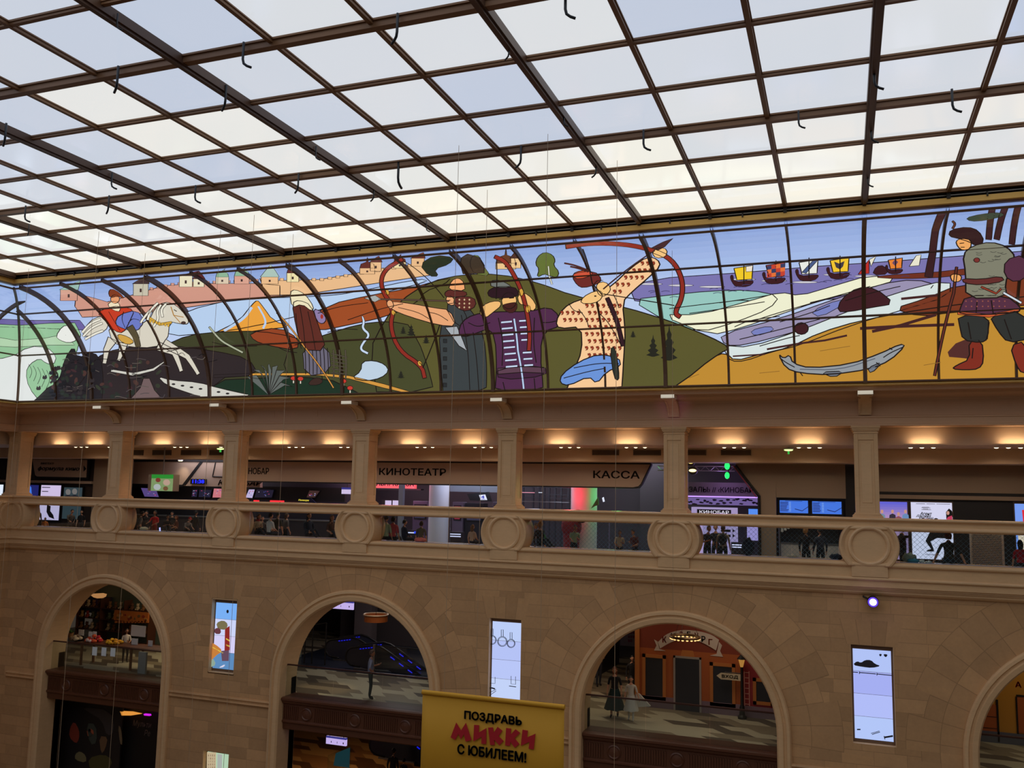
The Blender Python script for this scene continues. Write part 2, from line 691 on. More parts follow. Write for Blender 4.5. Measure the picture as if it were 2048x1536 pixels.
# ---- floors
FLOOR_G = mat('gallery floor stone', (120, 104, 90), 0.25)
struct(MB().box(XL-8, X1, 1.2, 15.6, FG-0.35, FG, FLOOR_G).build('floor'))
PARQ = herring('plank floor', (196, 180, 152), (150, 132, 108), (104, 90, 76), 0.42)
PARQ2 = herring('warm plank floor', (206, 150, 92), (168, 112, 66), (110, 70, 44), 0.4)
struct(MB().box(XL-6, X1, 1.32, 15.6, F3-0.4, F3, PARQ).build('floor'))
struct(MB().box(XL-6, X1, 0.4, 16.0, F2-0.4, F2, PARQ2).build('floor'))

struct(MB().box(XL-0.3, X1, -46, 0.4, -14.3, -14.0, mat('hall floor stone', (150, 128, 104), 0.35)).build('floor'))
# ---- ashlar wall with arches and screen niches
ARCH = [-30.0, -18.0, -6.0, 6.0]
NICHE = [-24.0, -12.0, 0.0, 12.0]
AZ, AR, AO = -7.40, 3.17, 3.60
WY, ZB, ZT = 0.30, -14.0, -2.85
NW = 0.62
mb = MB()


def rect_y(mb, x0, x1, z0, z1, y, m):
    mb.add([(x0, y, z0), (x1, y, z0), (x1, y, z1), (x0, y, z1)], [(0, 1, 2, 3)], m)


for c in ARCH:
    R, N = AO-0.1, 40
    p = [(c-R*math.cos(PI*i/N), AZ+R*math.sin(PI*i/N)) for i in range(N+1)]
    for (xa, za), (xb, zb) in zip(p, p[1:]):
        mb.add([(xa, WY, za), (xb, WY, zb), (xb, WY, ZT), (xa, WY, ZT)], [(0, 1, 2, 3)], WALL)
    rect_y(mb, c-4.6, c-R, ZB, ZT, WY, WALL)
    rect_y(mb, c+R, c+4.6, ZB, ZT, WY, WALL)
for c in NICHE:
    zs = [ZB, -13.3, -10.36, -7.40, -4.47, ZT]
    for i, (z0, z1) in enumerate(zip(zs, zs[1:])):
        if i in (1, 3):
            rect_y(mb, c-1.4, c-NW, z0, z1, WY, WALL)
            rect_y(mb, c+NW, c+1.4, z0, z1, WY, WALL)
        else:
            rect_y(mb, c-1.4, c+1.4, z0, z1, WY, WALL)
rect_y(mb, XL-0.3, -34.6, ZB, ZT, WY, WALL)
rect_y(mb, 13.4, X1, ZB, ZT, WY, WALL)
struct(mb.build('wall_back'))
# string course between the arches
mb = MB()
for a, b in ((XL+0.2, -30-AO), (-30+AO, -18-AO), (-18+AO, -6-AO), (-6+AO, 6-AO), (6+AO, X1)):
    mb.sweepx([(0.34, -8.20), (0.22, -8.22), (0.20, -8.27), (0.25, -8.32), (0.25, -8.38), (0.21, -8.41), (0.24, -8.46), (0.34, -8.47)], a, b, WALL)
struct(mb.build('trim_4'))
# moulded arch surrounds
for i, c in enumerate(ARCH):
    prof = [(AR, 1.35), (AR, 0.22), (3.22, 0.15), (3.36, 0.13), (3.40, 0.19), (3.44, 0.19), (3.48, 0.12), (3.56, 0.13), (AO, 0.20), (AO, 0.34)]
    st = [[(c+r, y, ZB) for r, y in prof]]
    N = 40
    for j in range(N+1):
        a = PI*j/N
        st.append([(c+r*math.cos(a), y, AZ+r*math.sin(a)) for r, y in prof])
    st.append([(c-r, y, ZB) for r, y in prof])
    n = len(prof)
    f = [(a*n+b, a*n+b+1, (a+1)*n+b+1, (a+1)*n+b) for a in range(len(st)-1) for b in range(n-1)]
    mb = MB().add([p for q in st for p in q], f, STONE)
    struct(mb.build('trim_%d' % (5+i)))
# inner side of the stone wall between the arches (seen through them)
mb = MB()
for a, b in ((XL-6, -30-AR), (-30+AR, -18-AR), (-18+AR, -6-AR), (-6+AR, 6-AR), (6+AR, X1)):
    mb.box(a, b, 1.0, 1.34, ZB, -3.2, PLASTER)
struct(mb.build('wall_inner'))
# ceilings of the shop floors
struct(MB().box(XL-6, X1, 1.34, 15.6, -3.75, -3.55, mat('shop ceiling', (92, 78, 66), 0.8)).build('ceiling_shops'))
struct(MB().box(XL-6, X1, 1.34, 15.6, F3-0.75, F3-0.42, mat('shop ceiling', (92, 78, 66), 0.8)).build('ceiling_lower'))
struct(MB().box(XL-8, X1, 15.6, 15.8, F2, 3.2, mat('far wall grey', (70, 64, 66), 0.8)).build('wall_far'))

# ---- cornice, ledge and hand rail
mb = MB()
def arc(cy, cz, r, a0, a1, n=6):
    return [(cy+r*math.cos(math.radians(a0+(a1-a0)*i/n)), cz+r*math.sin(math.radians(a0+(a1-a0)*i/n))) for i in range(n+1)]
prof = [(1.2, -1.95), (0.02, -1.93)] + arc(0.02, -2.015, 0.075, 90, 270) + [(0.03, -2.11), (0.03, -2.39), (0.0, -2.40)] \
    + arc(0.0, -2.445, 0.05, 90, 270) + [(0.02, -2.51), (0.02, -2.69), (0.07, -2.71), (0.07, -2.745), (0.11, -2.75), (0.11, -2.79), (0.15, -2.80),
                                         (0.16, -2.87), (0.22, -2.93), (0.34, -2.97), (1.2, -2.97)]
sweep_corner(mb, prof, STONE)
struct(mb.build('trim_9'))
mb = MB()
prof = [(0.92, -0.60), (-0.06, -0.60)] + arc(-0.06, -0.635, 0.04, 90, 270, 5) + [(-0.02, -0.70), (0.0, -0.73), (0.0, -0.83), (-0.02, -0.85)] \
    + arc(-0.01, -0.905, 0.06, 90, 270, 6) + [(0.03, -0.985), (0.80, -0.985), (0.92, -0.80)]
sweep_corner(mb, prof, STONE_RAIL)
struct(mb.build('trim_10'))
# left wall below the gallery, and the dim gallery behind its rail
mb = MB()
mb.box(XL-0.6, XL-0.3, -16, 0.3, ZB, ZT, WALL)
struct(mb.build('wall_left'))
struct(MB().box(XL-8.2, XL-8.0, -16, 16, FG-0.3, 3.2, mat('far wall grey', (70, 64, 66), 0.8)).build('wall_left_gallery'))
struct(MB().box(XL-8, XL-1.2, -16, 1.2, FG-0.35, FG, FLOOR_G).build('floor'))
struct(MB().box(XL-8, XL-1.0, -16, 1.0, 1.70, 3.2, PLASTER).build('ceiling_left'))


# ---------------------------------------------------------------- columns, roundels, corbels
def clip(o, planes):
    bm = bmesh.new()
    bm.from_mesh(o.data)
    for co, no in planes:
        r = bmesh.ops.bisect_plane(bm, geom=bm.verts[:]+bm.edges[:]+bm.faces[:], plane_co=co, plane_no=no, clear_outer=True)
        ed = [x for x in r['geom_cut'] if isinstance(x, bmesh.types.BMEdge)]
        if ed:
            bmesh.ops.contextual_create(bm, geom=ed)
    bm.to_mesh(o.data)
    bm.free()


def column_parts(t):
    x, y0, z0 = 0.0, 0.0, 0.0
    w = 0.35
    mb = MB()
    mb.box(-w+0.03, w-0.03, 0.03, 0.67, 0.12, 2.72, STONE)
    for sx in (-1, 1):                                             # raised border round the sunk panels
        for (ya, yb) in ((0.0, 0.10), (0.60, 0.70)):
            mb.box(min(sx*w, sx*(w-0.12)), max(sx*w, sx*(w-0.12)), ya, yb, 0.12, 2.72, STONE)
    mb.box(-w+0.12, w-0.12, 0.0, 0.1, 0.12, 0.36, STONE)
    mb.box(-w+0.12, w-0.12, 0.0, 0.1, 2.42, 2.72, STONE)
    for sx in (-1, 1):
        a, b = sorted((sx*w, sx*(w-0.1)))
        mb.box(a, b, 0.1, 0.6, 0.12, 0.36, STONE)
        mb.box(a, b, 0.1, 0.6, 2.42, 2.72, STONE)
    mb.build('shaft', t, bevel=0.008, loc=(0, 0, 0))
    mb = MB()
    mb.box(-0.15, 0.15, 0.015, 0.05, 0.46, 2.30, STONE_RAIL)
    mb.build('sunk_panel', t, bevel=0.01, loc=(0, 0, 0))
    mb = MB()
    for a, za, zb in ((0.09, 0.0, 0.07), (0.06, 0.07, 0.10), (0.03, 0.10, 0.14)):
        mb.box(-w-a, w+a, -a, 0.70+a, za, zb, STONE)
    mb.build('base', t, bevel=0.01, loc=(0, 0, 0))
    mb = MB()
    for a, za, zb in ((0.02, 2.62, 2.66), (0.035, 2.70, 2.74), (0.055, 2.74, 2.79), (0.08, 2.79, 2.86)):
        mb.box(-w-a, w+a, -a, 0.70+a, za, zb, STONE)
    mb.build('capital', t, bevel=0.008, loc=(0, 0, 0))


COLX = [XL+0.0, -30, -24, -18, -12, -6, 0, 6, 12]
WHERE = ['in the left corner of the gallery', 'second from the left corner, right of the arrow sign', 'with the blue clock on its left',
         'just left of the КИНОТЕАТР lettering', 'between КИНОТЕАТР and КАССА', 'just right of the КАССА panel',
         'between the blue timetable screens and the lit film posters', 'beyond the right edge of the posters', 'farthest right']
col0 = None
for x, w in zip(COLX, WHERE):
    if x > 6:
        continue
    if col0 is None:
        col0 = t = thing('stone_column', '', '', (x, 0.15, -0.60))
        column_parts(t)
    else:
        t = copy_tree(col0)
        t.location = (x, 0.15, -0.60)
    if x == XL:
        t.location = (x-0.35, 0.15, -0.60)
    tag(t, 'square panelled stone column on the rail, '+w, 'column', 'columns of the gallery')

RW = ['under the second column from the left, above the toy shop arch', 'above the screen with coloured pictures',
      'above the arch with the escalators', 'above the screen with sketched pans', 'above the arch with the orange shop front',
      'above the lit spotlight and the rightmost screen', 'beyond the right edge']
ring0 = None
for x, w in zip([-30, -24, -18, -12, -6, 0, 6], RW):
    if ring0 is None:
        ring0 = t = thing('stone_roundel', '', '', (x, 0.0, -2.10))
        zc = 0.655
        d = MB().lathe([(0.87, 0.74), (0.87, -0.04), (0.85, -0.09), (0.80, -0.10), (0.74, -0.06), (0.70, -0.01), (0.62, -0.01), (0.62, 0.05), (0.0, 0.05)],
                       (0, 0, zc), 'y', STONE, 64, caps=False).build('drum', t, smooth='auto', loc=(0, 0, 0))
        clip(d, [((0, 0, zc+0.60), (0, 0, 1)), ((0, 0, 0.05), (0, 0, -1))])
        MB().lathe([(0.62, 0.06), (0.62, -0.02), (0.60, -0.06), (0.55, -0.075), (0.51, -0.05), (0.50, -0.01), (0.485, 0.02), (0.0, 0.025)],
                   (0, 0, zc), 'y', STONE_RAIL, 64, caps=False).build('inner_ring', t, smooth='auto', loc=(0, 0, 0))
        MB().box(-0.52, 0.52, -0.035, 0.12, -0.29, 0.06, STONE).build('plinth', t, bevel=0.01, loc=(0, 0, 0))
    else:
        t = copy_tree(ring0)
        t.location = (x, 0.0, -2.10)
    tag(t, 'round stone boss '+w, 'stone roundel', 'roundels of the balustrade')
# the corner roundel is two drums meeting on the mitre
t = thing('corner_roundel', 'stone boss folded into the left corner of the balustrade, pointed oval', 'stone roundel', (XL, 0, -2.10))
for nm, ax in (('back_drum', 'y'), ('side_drum', 'x')):
    pr = [(0.87, 0.74), (0.87, -0.04), (0.85, -0.09), (0.80, -0.10), (0.70, -0.01), (0.62, -0.01), (0.60, -0.06), (0.52, -0.06), (0.50, 0.0), (0.0, 0.02)]
    if ax == 'x':
        pr = [(r, -h) for r, h in pr]
    d = MB().lathe(pr, (0, 0, 0.655), ax, STONE, 64, caps=False).build(nm, t, smooth='auto', loc=(0, 0, 0))
    no = (-1, -1, 0) if ax == 'y' else (1, 1, 0)
    clip(d, [((0, 0, 1.255), (0, 0, 1)), ((0, 0, 0.05), (0, 0, -1)), ((0, 0, 0), no)])

CAPM = mat('pale cap block', (240, 230, 212), 0.5)
cb0 = None
for x, w in zip([-30, -24, -18, -12, -6, 0, 6],
                ['above the second column from the left', 'above the column beside the blue clock', 'above the column left of КИНОТЕАТР',
                 'above the column between КИНОТЕАТР and КАССА', 'above the column right of КАССА, catching violet light',
                 'above the column left of the film posters', 'beyond the right edge']):
    if cb0 is None:
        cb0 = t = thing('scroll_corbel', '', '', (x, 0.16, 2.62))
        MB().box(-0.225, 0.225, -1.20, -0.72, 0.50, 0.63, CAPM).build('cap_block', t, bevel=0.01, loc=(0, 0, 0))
        MB().box(-0.215, 0.215, -1.206, -1.20, 0.51, 0.62, mat('glowing cap face', (236, 226, 206), 0.4, emit=0.62)).build('lit_face', t, loc=(0, 0, 0))  # emission added so the white cap front shows bright
        out, inn = [], []
        for i in range(11):
            a = PI/2*i/10
            out.append((-1.08*math.cos(a)*1.0, 0.52*1.0-0.50*math.sin(a)**1.6))
            inn.append((-0.0-0.70*math.cos(a), 0.66-0.52*math.sin(a)*1.0))
        # curved bracket: outer edge sweeps from the cap down to the wall
        pts = []
        for i in range(13):
            a = PI/2*i/12
            pts.append((-1.02+0.94*math.sin(a), 0.50-0.52*(1-math.cos(a))))
        top = [(-0.78+0.80*math.sin(PI/2*i/12), 0.50-0.34*(1-math.cos(PI/2*i/12))) for i in range(13)]
        prof = pts+[(0.0, -0.02)]+top[::-1]
        ins = MB().prism([(-0.19, y, z) for y, z in prof], (0.38, 0, 0), STONE)
        for i in range(3, 11):
            (ya, za), (yb, zb) = pts[i], pts[i+1]
            for sx in (-1, 1):
                a, b = sorted((sx*0.19, sx*0.13))
                ins.add([(a, ya-0.02, za-0.02), (b, ya-0.02, za-0.02), (b, yb-0.02, zb-0.02), (a, yb-0.02, zb-0.02),
                         (a, ya+0.02, za+0.02), (b, ya+0.02, za+0.02), (b, yb+0.02, zb+0.02), (a, yb+0.02, zb+0.02)],
                        [(0, 1, 2, 3), (4, 5, 6, 7), (0, 4, 7, 3), (1, 2, 6, 5), (0, 1, 5, 4), (3, 7, 6, 2)], STONE)
        ins.build('scroll', t, loc=(0, 0, 0))
    else:
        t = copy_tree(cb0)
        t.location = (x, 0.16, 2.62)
    tag(t, 'scrolled stone corbel with a white glowing cap '+w, 'corbel', 'corbels under the cove')

# ================================================================ STAINED-GLASS COVE
T0, T1 = math.radians(3.2), math.radians(85.8)
MUR = MB()
LAYER = [0]
STEP = 0.15
GL = {}


def glassmat(rgb):
    if rgb not in GL:
        mm = mat('painted glass %d %d %d' % rgb, rgb, 0.12, 0, emit=1.0, spec=0.25)
        GL[rgb] = mm
    return GL[rgb]


def cove_pt(side, a, t, off):
    """a: distance along the wall, t: angle up the cove"""
    i = math.floor(t*CR/STEP)                          # the glass is laid in narrow flat strips
    f = t*CR/STEP-i
    ta, tb = i*STEP/CR, (i+1)*STEP/CR
    c = math.cos(ta)*(1-f)+math.cos(tb)*f
    s = math.sin(ta)*(1-f)+math.sin(tb)*f
    r = CR-off
    if side == 'B':
        return (max(a, CX-CR*c), CY+r*c, CZ+r*s)
    return (CX-r*c, min(a, CY+CR*c), CZ+r*s)


def survey(side, u, v):
    d = ray(u, v)
    if side == 'B':
        oy, oz, dy, dz = CAM.y-CY, CAM.z-CZ, d.y, d.z
    else:
        oy, oz, dy, dz = -(CAM.x-CX), CAM.z-CZ, -d.x, d.z
    A, B, Cc = dy*dy+dz*dz, 2*(oy*dy+oz*dz), oy*oy+oz*oz-CR*CR
    disc = max(0.0, B*B-4*A*Cc)
    k = (-B+math.sqrt(disc))/(2*A)
    p = CAM+d*k
    t = math.atan2(oz+dz*k, oy+dy*k)
    return (p.x if side == 'B' else p.y, min(max(t, T0), T1))


def lay(side, pts2, rgb, outline=0.0, ocol=(28, 20, 18)):
    """pts2: [(a,t)] polygon on the glass"""
    m_ = glassmat(rgb)
    LAYER[0] += 1
    off = 0.01+0.0002*LAYER[0]
    P = [Vector((a, t*CR, 0)) for a, t in pts2]
    tris = tessellate_polygon([P])
    bm = bmesh.new()
    vv = [bm.verts.new(p) for p in P]
    for q in tris:
        try:
            bm.faces.new([vv[i] for i in q])
        except ValueError:
            pass
    if not bm.faces:
        bm.free()
        return
    lo, hi = min(p.y for p in P), max(p.y for p in P)
    y = math.ceil(lo/STEP)*STEP
    while y < hi:
        bmesh.ops.bisect_plane(bm, geom=bm.verts[:]+bm.edges[:]+bm.faces[:], plane_co=(0, y, 0), plane_no=(0, 1, 0))
        y += STEP
    bm.verts.index_update()
    MUR.add([cove_pt(side, p.co.x, p.co.y/CR, off) for p in bm.verts], [tuple(x.index for x in f.verts) for f in bm.faces], m_)
    bm.free()
    if outline:
        line(side, pts2+[pts2[0]], outline, ocol)


def line(side, pts2, w, rgb=(28, 20, 18)):
    m_ = glassmat(rgb)
    LAYER[0] += 1
    off = 0.0106+0.0002*LAYER[0]
    P = [Vector((a, t*CR)) for a, t in pts2]
    Q = [P[0]]
    for a, b in zip(P, P[1:]):
        n = max(1, int((b-a).length/0.1))
        Q += [a+(b-a)*(i/n) for i in range(1, n+1)]
    vs_, fs = [], []
    for i, p in enumerate(Q):
        d = (Q[min(i+1, len(Q)-1)]-Q[max(i-1, 0)])
        d = d.normalized() if d.length > 1e-6 else Vector((1, 0))
        nrm = Vector((-d.y, d.x))*w/2
        for q in (p+nrm, p-nrm):
            vs_.append(cove_pt(side, q.x, min(max(q.y/CR, T0), T1), off))
        if i:
            fs.append((2*i-2, 2*i-1, 2*i+1, 2*i))
    MUR.add(vs_, fs, m_)


def S(rgb, pts, o=0.035, left=False):
    lay('B', [survey('B', *p) for p in pts], rgb, o)
    if left:
        lay('L', [survey('L', *p) for p in pts], rgb, o)


def Ln(pts, w=0.04, rgb=(28, 20, 18)):
    line('B', [survey('B', *p) for p in pts], w, rgb)


def ell(cx, cy, rx, ry, n=14, a=0.0):
    ca, sa = math.cos(a), math.sin(a)
    return [(cx+rx*math.cos(2*PI*i/n)*ca-ry*math.sin(2*PI*i/n)*sa, cy+rx*math.cos(2*PI*i/n)*sa+ry*math.sin(2*PI*i/n)*ca) for i in range(n)]


def thick(pts, w):
    """band of width w px round a polyline"""
    L, Rr = [], []
    for i, p in enumerate(pts):
        a, b = pts[max(0, i-1)], pts[min(len(pts)-1, i+1)]
        dx, dy = b[0]-a[0], b[1]-a[1]
        n = math.hypot(dx, dy) or 1
        ww = w[i] if isinstance(w, (list, tuple)) else w
        L.append((p[0]-dy/n*ww/2, p[1]+dx/n*ww/2))
        Rr.append((p[0]+dy/n*ww/2, p[1]-dx/n*ww/2))
    return L+Rr[::-1]


def sm(pts, it=2):
    """round off an open polyline"""
    for _ in range(it):
        q = [pts[0]]
        for a, b in zip(pts, pts[1:]):
            q += [(a[0]*.75+b[0]*.25, a[1]*.75+b[1]*.25), (a[0]*.25+b[0]*.75, a[1]*.25+b[1]*.75)]
        q.append(pts[-1])
        pts = q
    return pts


def rnd(pts, it=1):
    for _ in range(it):
        q = []
        for a, b in zip(pts, pts[1:]+pts[:1]):
            q += [(a[0]*.75+b[0]*.25, a[1]*.75+b[1]*.25), (a[0]*.25+b[0]*.75, a[1]*.25+b[1]*.75)]
        pts = q
    return pts


# --- sky and far bands
sky = [(132, 156, 210), (152, 176, 224), (170, 191, 233), (186, 204, 238)]
NS = 12
for i in range(NS):
    g_ = i/(NS-1)*3
    j_ = min(2, int(g_))
    c = tuple(int(round(p_+(q_-p_)*(g_-j_))) for p_, q_ in zip(sky[j_], sky[j_+1]))
    ta = T1-(T1-math.radians(40))*(i/NS)
    tb = T0 if i == NS-1 else T1-(T1-math.radians(40))*((i+1)/NS)
    lay('B', [(-36, tb), (X1, tb), (X1, ta), (-36, ta)], c)
    lay('L', [(-40, tb), (0, tb), (0, ta), (-40, ta)], c)
rr = random.Random(3)
# --- left: green sea
S((108, 98, 160), [(-40, 636), (60, 640), (160, 640), (175, 660), (60, 655), (-40, 652)], 0.03, True)
S((146, 192, 150), [(-40, 646), (40, 650), (100, 646), (150, 645), (162, 668), (155, 700), (120, 770), (80, 806), (-40, 806)], 0.03, True)
S((176, 208, 172), [(-40, 668), (30, 680), (90, 676), (130, 668), (150, 690), (100, 690), (30, 694), (-40, 690)], 0.02, True)
S((222, 226, 224), rnd([(20, 715), (60, 692), (95, 694), (114, 712), (108, 730), (92, 726), (80, 716), (60, 728), (52, 745), (58, 775), (84, 808), (-40, 808), (-40, 720)]), 0.03, True)
S((232, 234, 228), rnd([(112, 672), (125, 652), (138, 650), (150, 668), (155, 680), (138, 686), (120, 680)]), 0.03)
for i in range(6):
    Ln(sm([(58+i*9, 728+i*3), (66+i*9, 742+i*4), (60+i*8, 756+i*6)]), 0.025)
# --- town wall (a plain crenellated wall with towers)
S((206, 150, 132), [(150, 612), (152, 586), (215, 603), (262, 590), (330, 570), (395, 566), (450, 566), (520, 566), (560, 570), (560, 592), (480, 598), (390, 612), (270, 628), (165, 634)])
S((232, 186, 138), [(520, 556), (560, 560), (640, 558), (700, 548), (760, 536), (830, 528), (870, 524), (870, 548), (790, 560), (700, 574), (610, 588), (530, 590)])
for i in range(16):
    u = 300+i*14
    v = 571-i*0.6 if i > 3 else 579-i*3
    S((206, 150, 132), [(u, v), (u, v-5), (u+7, v-5), (u+7, v)], 0.02)
for i in range(18):
    u = 560+i*16
    v = 560-max(0, i-5)*2.6
    S((232, 186, 138), [(u, v), (u, v-5), (u+8, v-5), (u+8, v)], 0.02)
for (u, v, w, h, wall, roof, kind) in [(138, 600, 34, 22, (206, 150, 132), (150, 185, 175), 'c'), (282, 590, 30, 24, (196, 190, 170), (60, 40, 42), 'c'),
                                       (372, 572, 26, 22, (230, 222, 190), (88, 40, 44), 'c'), (398, 572, 22, 16, (230, 222, 190), (88, 40, 44), 'c'),
                                       (445, 566, 26, 14, (214, 196, 170), (140, 180, 150), 'd'), (484, 566, 30, 16, (214, 160, 140), (140, 180, 150), 'd'),
                                       (540, 566, 34, 14, (232, 186, 138), (170, 195, 185), 'c'), (586, 562, 24, 18, (236, 222, 170), (98, 44, 40), 'o'),
                                       (735, 546, 30, 12, (232, 186, 138), (98, 44, 40), 'd'), (752, 540, 22, 18, (232, 186, 138), (98, 44, 40), 'c'),
                                       (800, 534, 24, 12, (236, 214, 160), (110, 50, 40), 'd'), (836, 530, 26, 16, (232, 186, 138), (98, 44, 40), 'c'),
                                       (1012, 536, 40, 12, (236, 196, 140), (98, 60, 40), 'd'), (1032, 534, 20, 20, (236, 196, 140), (80, 50, 40), 'c')]:
    S(wall, [(u-w/2, v), (u-w/2, v-h), (u+w/2, v-h), (u+w/2, v)], 0.02)
    if kind == 'c':
        S(roof, [(u-w/2-2, v-h), (u, v-h-w*0.75), (u+w/2+2, v-h)], 0.02)
    else:
        S(roof, [(u-w/2, v-h), (u-w*0.42, v-h-w*0.28), (u-2, v-h-w*0.42), (u, v-h-w*0.75), (u+2, v-h-w*0.42), (u+w*0.42, v-h-w*0.28), (u+w/2, v-h)], 0.02)
    S((60, 40, 40), [(u-2, v-h*0.3), (u-2, v-h*0.6), (u+2, v-h*0.6), (u+2, v-h*0.3)], 0)
# --- right: sea, breakers, beach
S((122, 116, 174), [(1262, 580), (1290, 562), (1340, 553), (1470, 544), (1640, 530), (1760, 522), (2240, 485), (2240, 540), (1760, 590), (1560, 604), (1330, 606), (1270, 600)], 0.03)
for i in range(9):
    u = 1300+i*62
    S((206, 204, 214), ell(u, 566-(u-1300)*0.05+(i % 3)*6, 26, 2.2, 10), 0.012)
S((150, 198, 190), rnd([(1262, 598), (1340, 588), (1420, 580), (1500, 578), (1560, 590), (1540, 616), (1470, 644), (1400, 664), (1330, 640)]), 0.03)
S((238, 238, 208), rnd([(1320, 628), (1400, 628), (1500, 600), (1560, 582), (1600, 590), (1660, 572), (1740, 548), (1800, 556), (1720, 580), (1640, 600), (1570, 624), (1480, 656), (1420, 670)]), 0.03)
S((152, 144, 176), rnd([(1440, 668), (1560, 636), (1660, 600), (1760, 566), (1830, 556), (1880, 570), (1800, 596), (1700, 628), (1600, 660), (1490, 690), (1450, 690)]), 0.03)
S((120, 128, 190), rnd([(1620, 622), (1680, 596), (1690, 606), (1640, 634)]), 0.02)
S((120, 128, 190), rnd([(1500, 660), (1540, 650), (1550, 660), (1510, 672)]), 0.02)
S((214, 226, 224), rnd([(1452, 706), (1446, 690), (1500, 694), (1600, 660), (1690, 624), (1790, 584), (1900, 556), (1900, 590), (1800, 620), (1700, 650), (1600, 690), (1540, 704), (1490, 722), (1462, 722)]), 0.03)
S((190, 138, 50), rnd([(1322, 800), (1372, 748), (1420, 716), (1452, 704), (1470, 722), (1520, 708), (1580, 694), (1640, 664), (1720, 640), (1850, 616), (2060, 590), (2240, 570), (2240, 800)]), 0.035)  # sand darkened too, in place of the dimmer backlight at the bottom
S((118, 54, 32), rnd([(1786, 616), (1850, 596), (1920, 566), (2240, 530), (2240, 590), (1900, 624), (1840, 632)]), 0.03)
S((110, 48, 32), rnd([(1740, 552), (1800, 546), (1900, 540), (2060, 516), (2060, 530), (1900, 552), (1800, 556)]), 0.02)
S((62, 28, 34), rnd([(1674, 622), (1682, 596), (1716, 572), (1750, 574), (1790, 606), (1740, 614), (1700, 622)]), 0.03)
S((62, 28, 34), ell(1603, 656, 14, 12, 12), 0.03)
S((62, 28, 34), rnd([(1744, 548), (1752, 530), (1768, 528), (1778, 546)]), 0.02)
for q, w in (([(1534, 698), (1600, 686), (1650, 680), (1694, 670)], 4), ([(1720, 656), (1790, 652), (1908, 648)], 6), ([(1744, 662), (1800, 650), (1872, 628)], 6), ([(1466, 712), (1530, 708)], 3), ([(1802, 596), (1880, 588)], 5)):
    S((66, 34, 34), thick(q, w), 0)
# boats
HUL = (60, 26, 32)
def boat(u, v, k, sail, extra=None):
    S(HUL, rnd([(u-24*k, v-16*k), (u-18*k, v-20*k), (u-16*k, v-4*k), (u+20*k, v-8*k), (u+24*k, v-4*k), (u+14*k, v+5*k), (u-12*k, v+6*k), (u-20*k, v-4*k)]), 0.02)
    S(sail, [(u-16*k, v-32*k), (u+22*k, v-38*k), (u+20*k, v-10*k), (u-10*k, v-8*k)], 0.03)
    Ln([(u+4*k, v-42*k), (u+4*k, v)], 0.03)
    if extra:
        extra(u, v, k)
def chk(u, v, k):
    for i in range(4):
        for j in range(3):
            S(((58, 62, 96), (196, 66, 48), (226, 112, 56))[(i+j*2) % 3], [(u+(-14+i*9)*k, v-(31-j*8)*k-i*1.4*k), (u+(-5+i*9)*k, v-(32.4-j*8)*k-i*1.4*k), (u+(-5+i*9)*k, v-(24.4-j*8)*k-i*1.4*k), (u+(-14+i*9)*k, v-(23-j*8)*k-i*1.4*k)], 0)
boat(1484, 566, 1.0, (240, 200, 40), lambda u, v, k: S((236, 226, 210), [(u+8, v-36), (u+22, v-38), (u+21, v-26), (u+8, v-25)], 0.02))
boat(1548, 560, 1.0, (196, 66, 48), chk)
boat(1614, 554, 1.0, (232, 234, 226), lambda u, v, k: S((74, 92, 136), [(u-10, v-12), (u+12, v-36), (u+22, v-37), (u-2, v-10)], 0.02))
boat(1676, 550, 1.0, (240, 196, 48), lambda u, v, k: S((66, 60, 66), [(u-8, v-30), (u+2, v-26), (u+13, v-31), (u+10, v-20), (u+4, v-14), (u-4, v-18)], 0.0))
S((188, 48, 42), [(1716, 546), (1738, 516), (1738, 544)], 0.02)
S((232, 228, 206), [(1738, 516), (1752, 509), (1742, 530)], 0.02)
boat(1788, 541, 0.75, (230, 130, 52), lambda u, v, k: S((108, 70, 96), [(u+2, v-26), (u+8, v-20), (u+2, v-12), (u-4, v-18)], 0.0))
S((232, 228, 206), [(1818, 530), (1832, 508), (1842, 506), (1838, 528)], 0.02)
# --- river, fields, hills
S((182, 206, 236), rnd([(330, 640), (420, 604), (520, 594), (640, 590), (700, 584), (840, 554), (860, 560), (760, 584), (660, 612), (560, 640), (450, 662), (330, 672)]))
S((232, 160, 62), rnd([(420, 670), (480, 640), (506, 606), (516, 597), (524, 606), (548, 640), (586, 652), (520, 658), (450, 672)]))
Ln(sm([(505, 612), (490, 635), (450, 660)]), 0.10, (182, 206, 236))
Ln(sm([(518, 610), (535, 640), (528, 655)]), 0.08, (182, 206, 236))
S((158, 76, 38), rnd([(600, 650), (660, 606), (740, 588), (820, 574), (905, 550), (890, 566), (850, 580), (840, 600), (780, 630), (690, 650), (640, 660)]))
S((90, 86, 44), rnd([(770, 640), (800, 600), (860, 560), (930, 545), (1000, 545), (1070, 560), (1150, 590), (1250, 612), (1340, 640), (1420, 672), (1462, 695), (1440, 706), (1400, 735), (1330, 798), (760, 812), (740, 700)]), 0.04)  # hill glass darkened to stand in for weaker backlight low down
S((70, 72, 42), rnd([(560, 700), (640, 672), (720, 646), (780, 640), (830, 650), (880, 815), (600, 815)]))
S((62, 64, 40), rnd([(330, 690), (380, 668), (440, 662), (520, 660), (590, 672), (640, 690), (650, 815), (330, 815)]))
S((146, 66, 36), rnd([(500, 664), (560, 652), (600, 676), (596, 700), (540, 690), (510, 680)]))
S((196, 214, 236), thick(sm([(726, 630), (730, 642), (726, 655), (742, 668), (728, 684), (722, 698), (738, 706)]), [2, 3, 3, 4, 4, 5, 5]*1+[5]*30), 0.02)
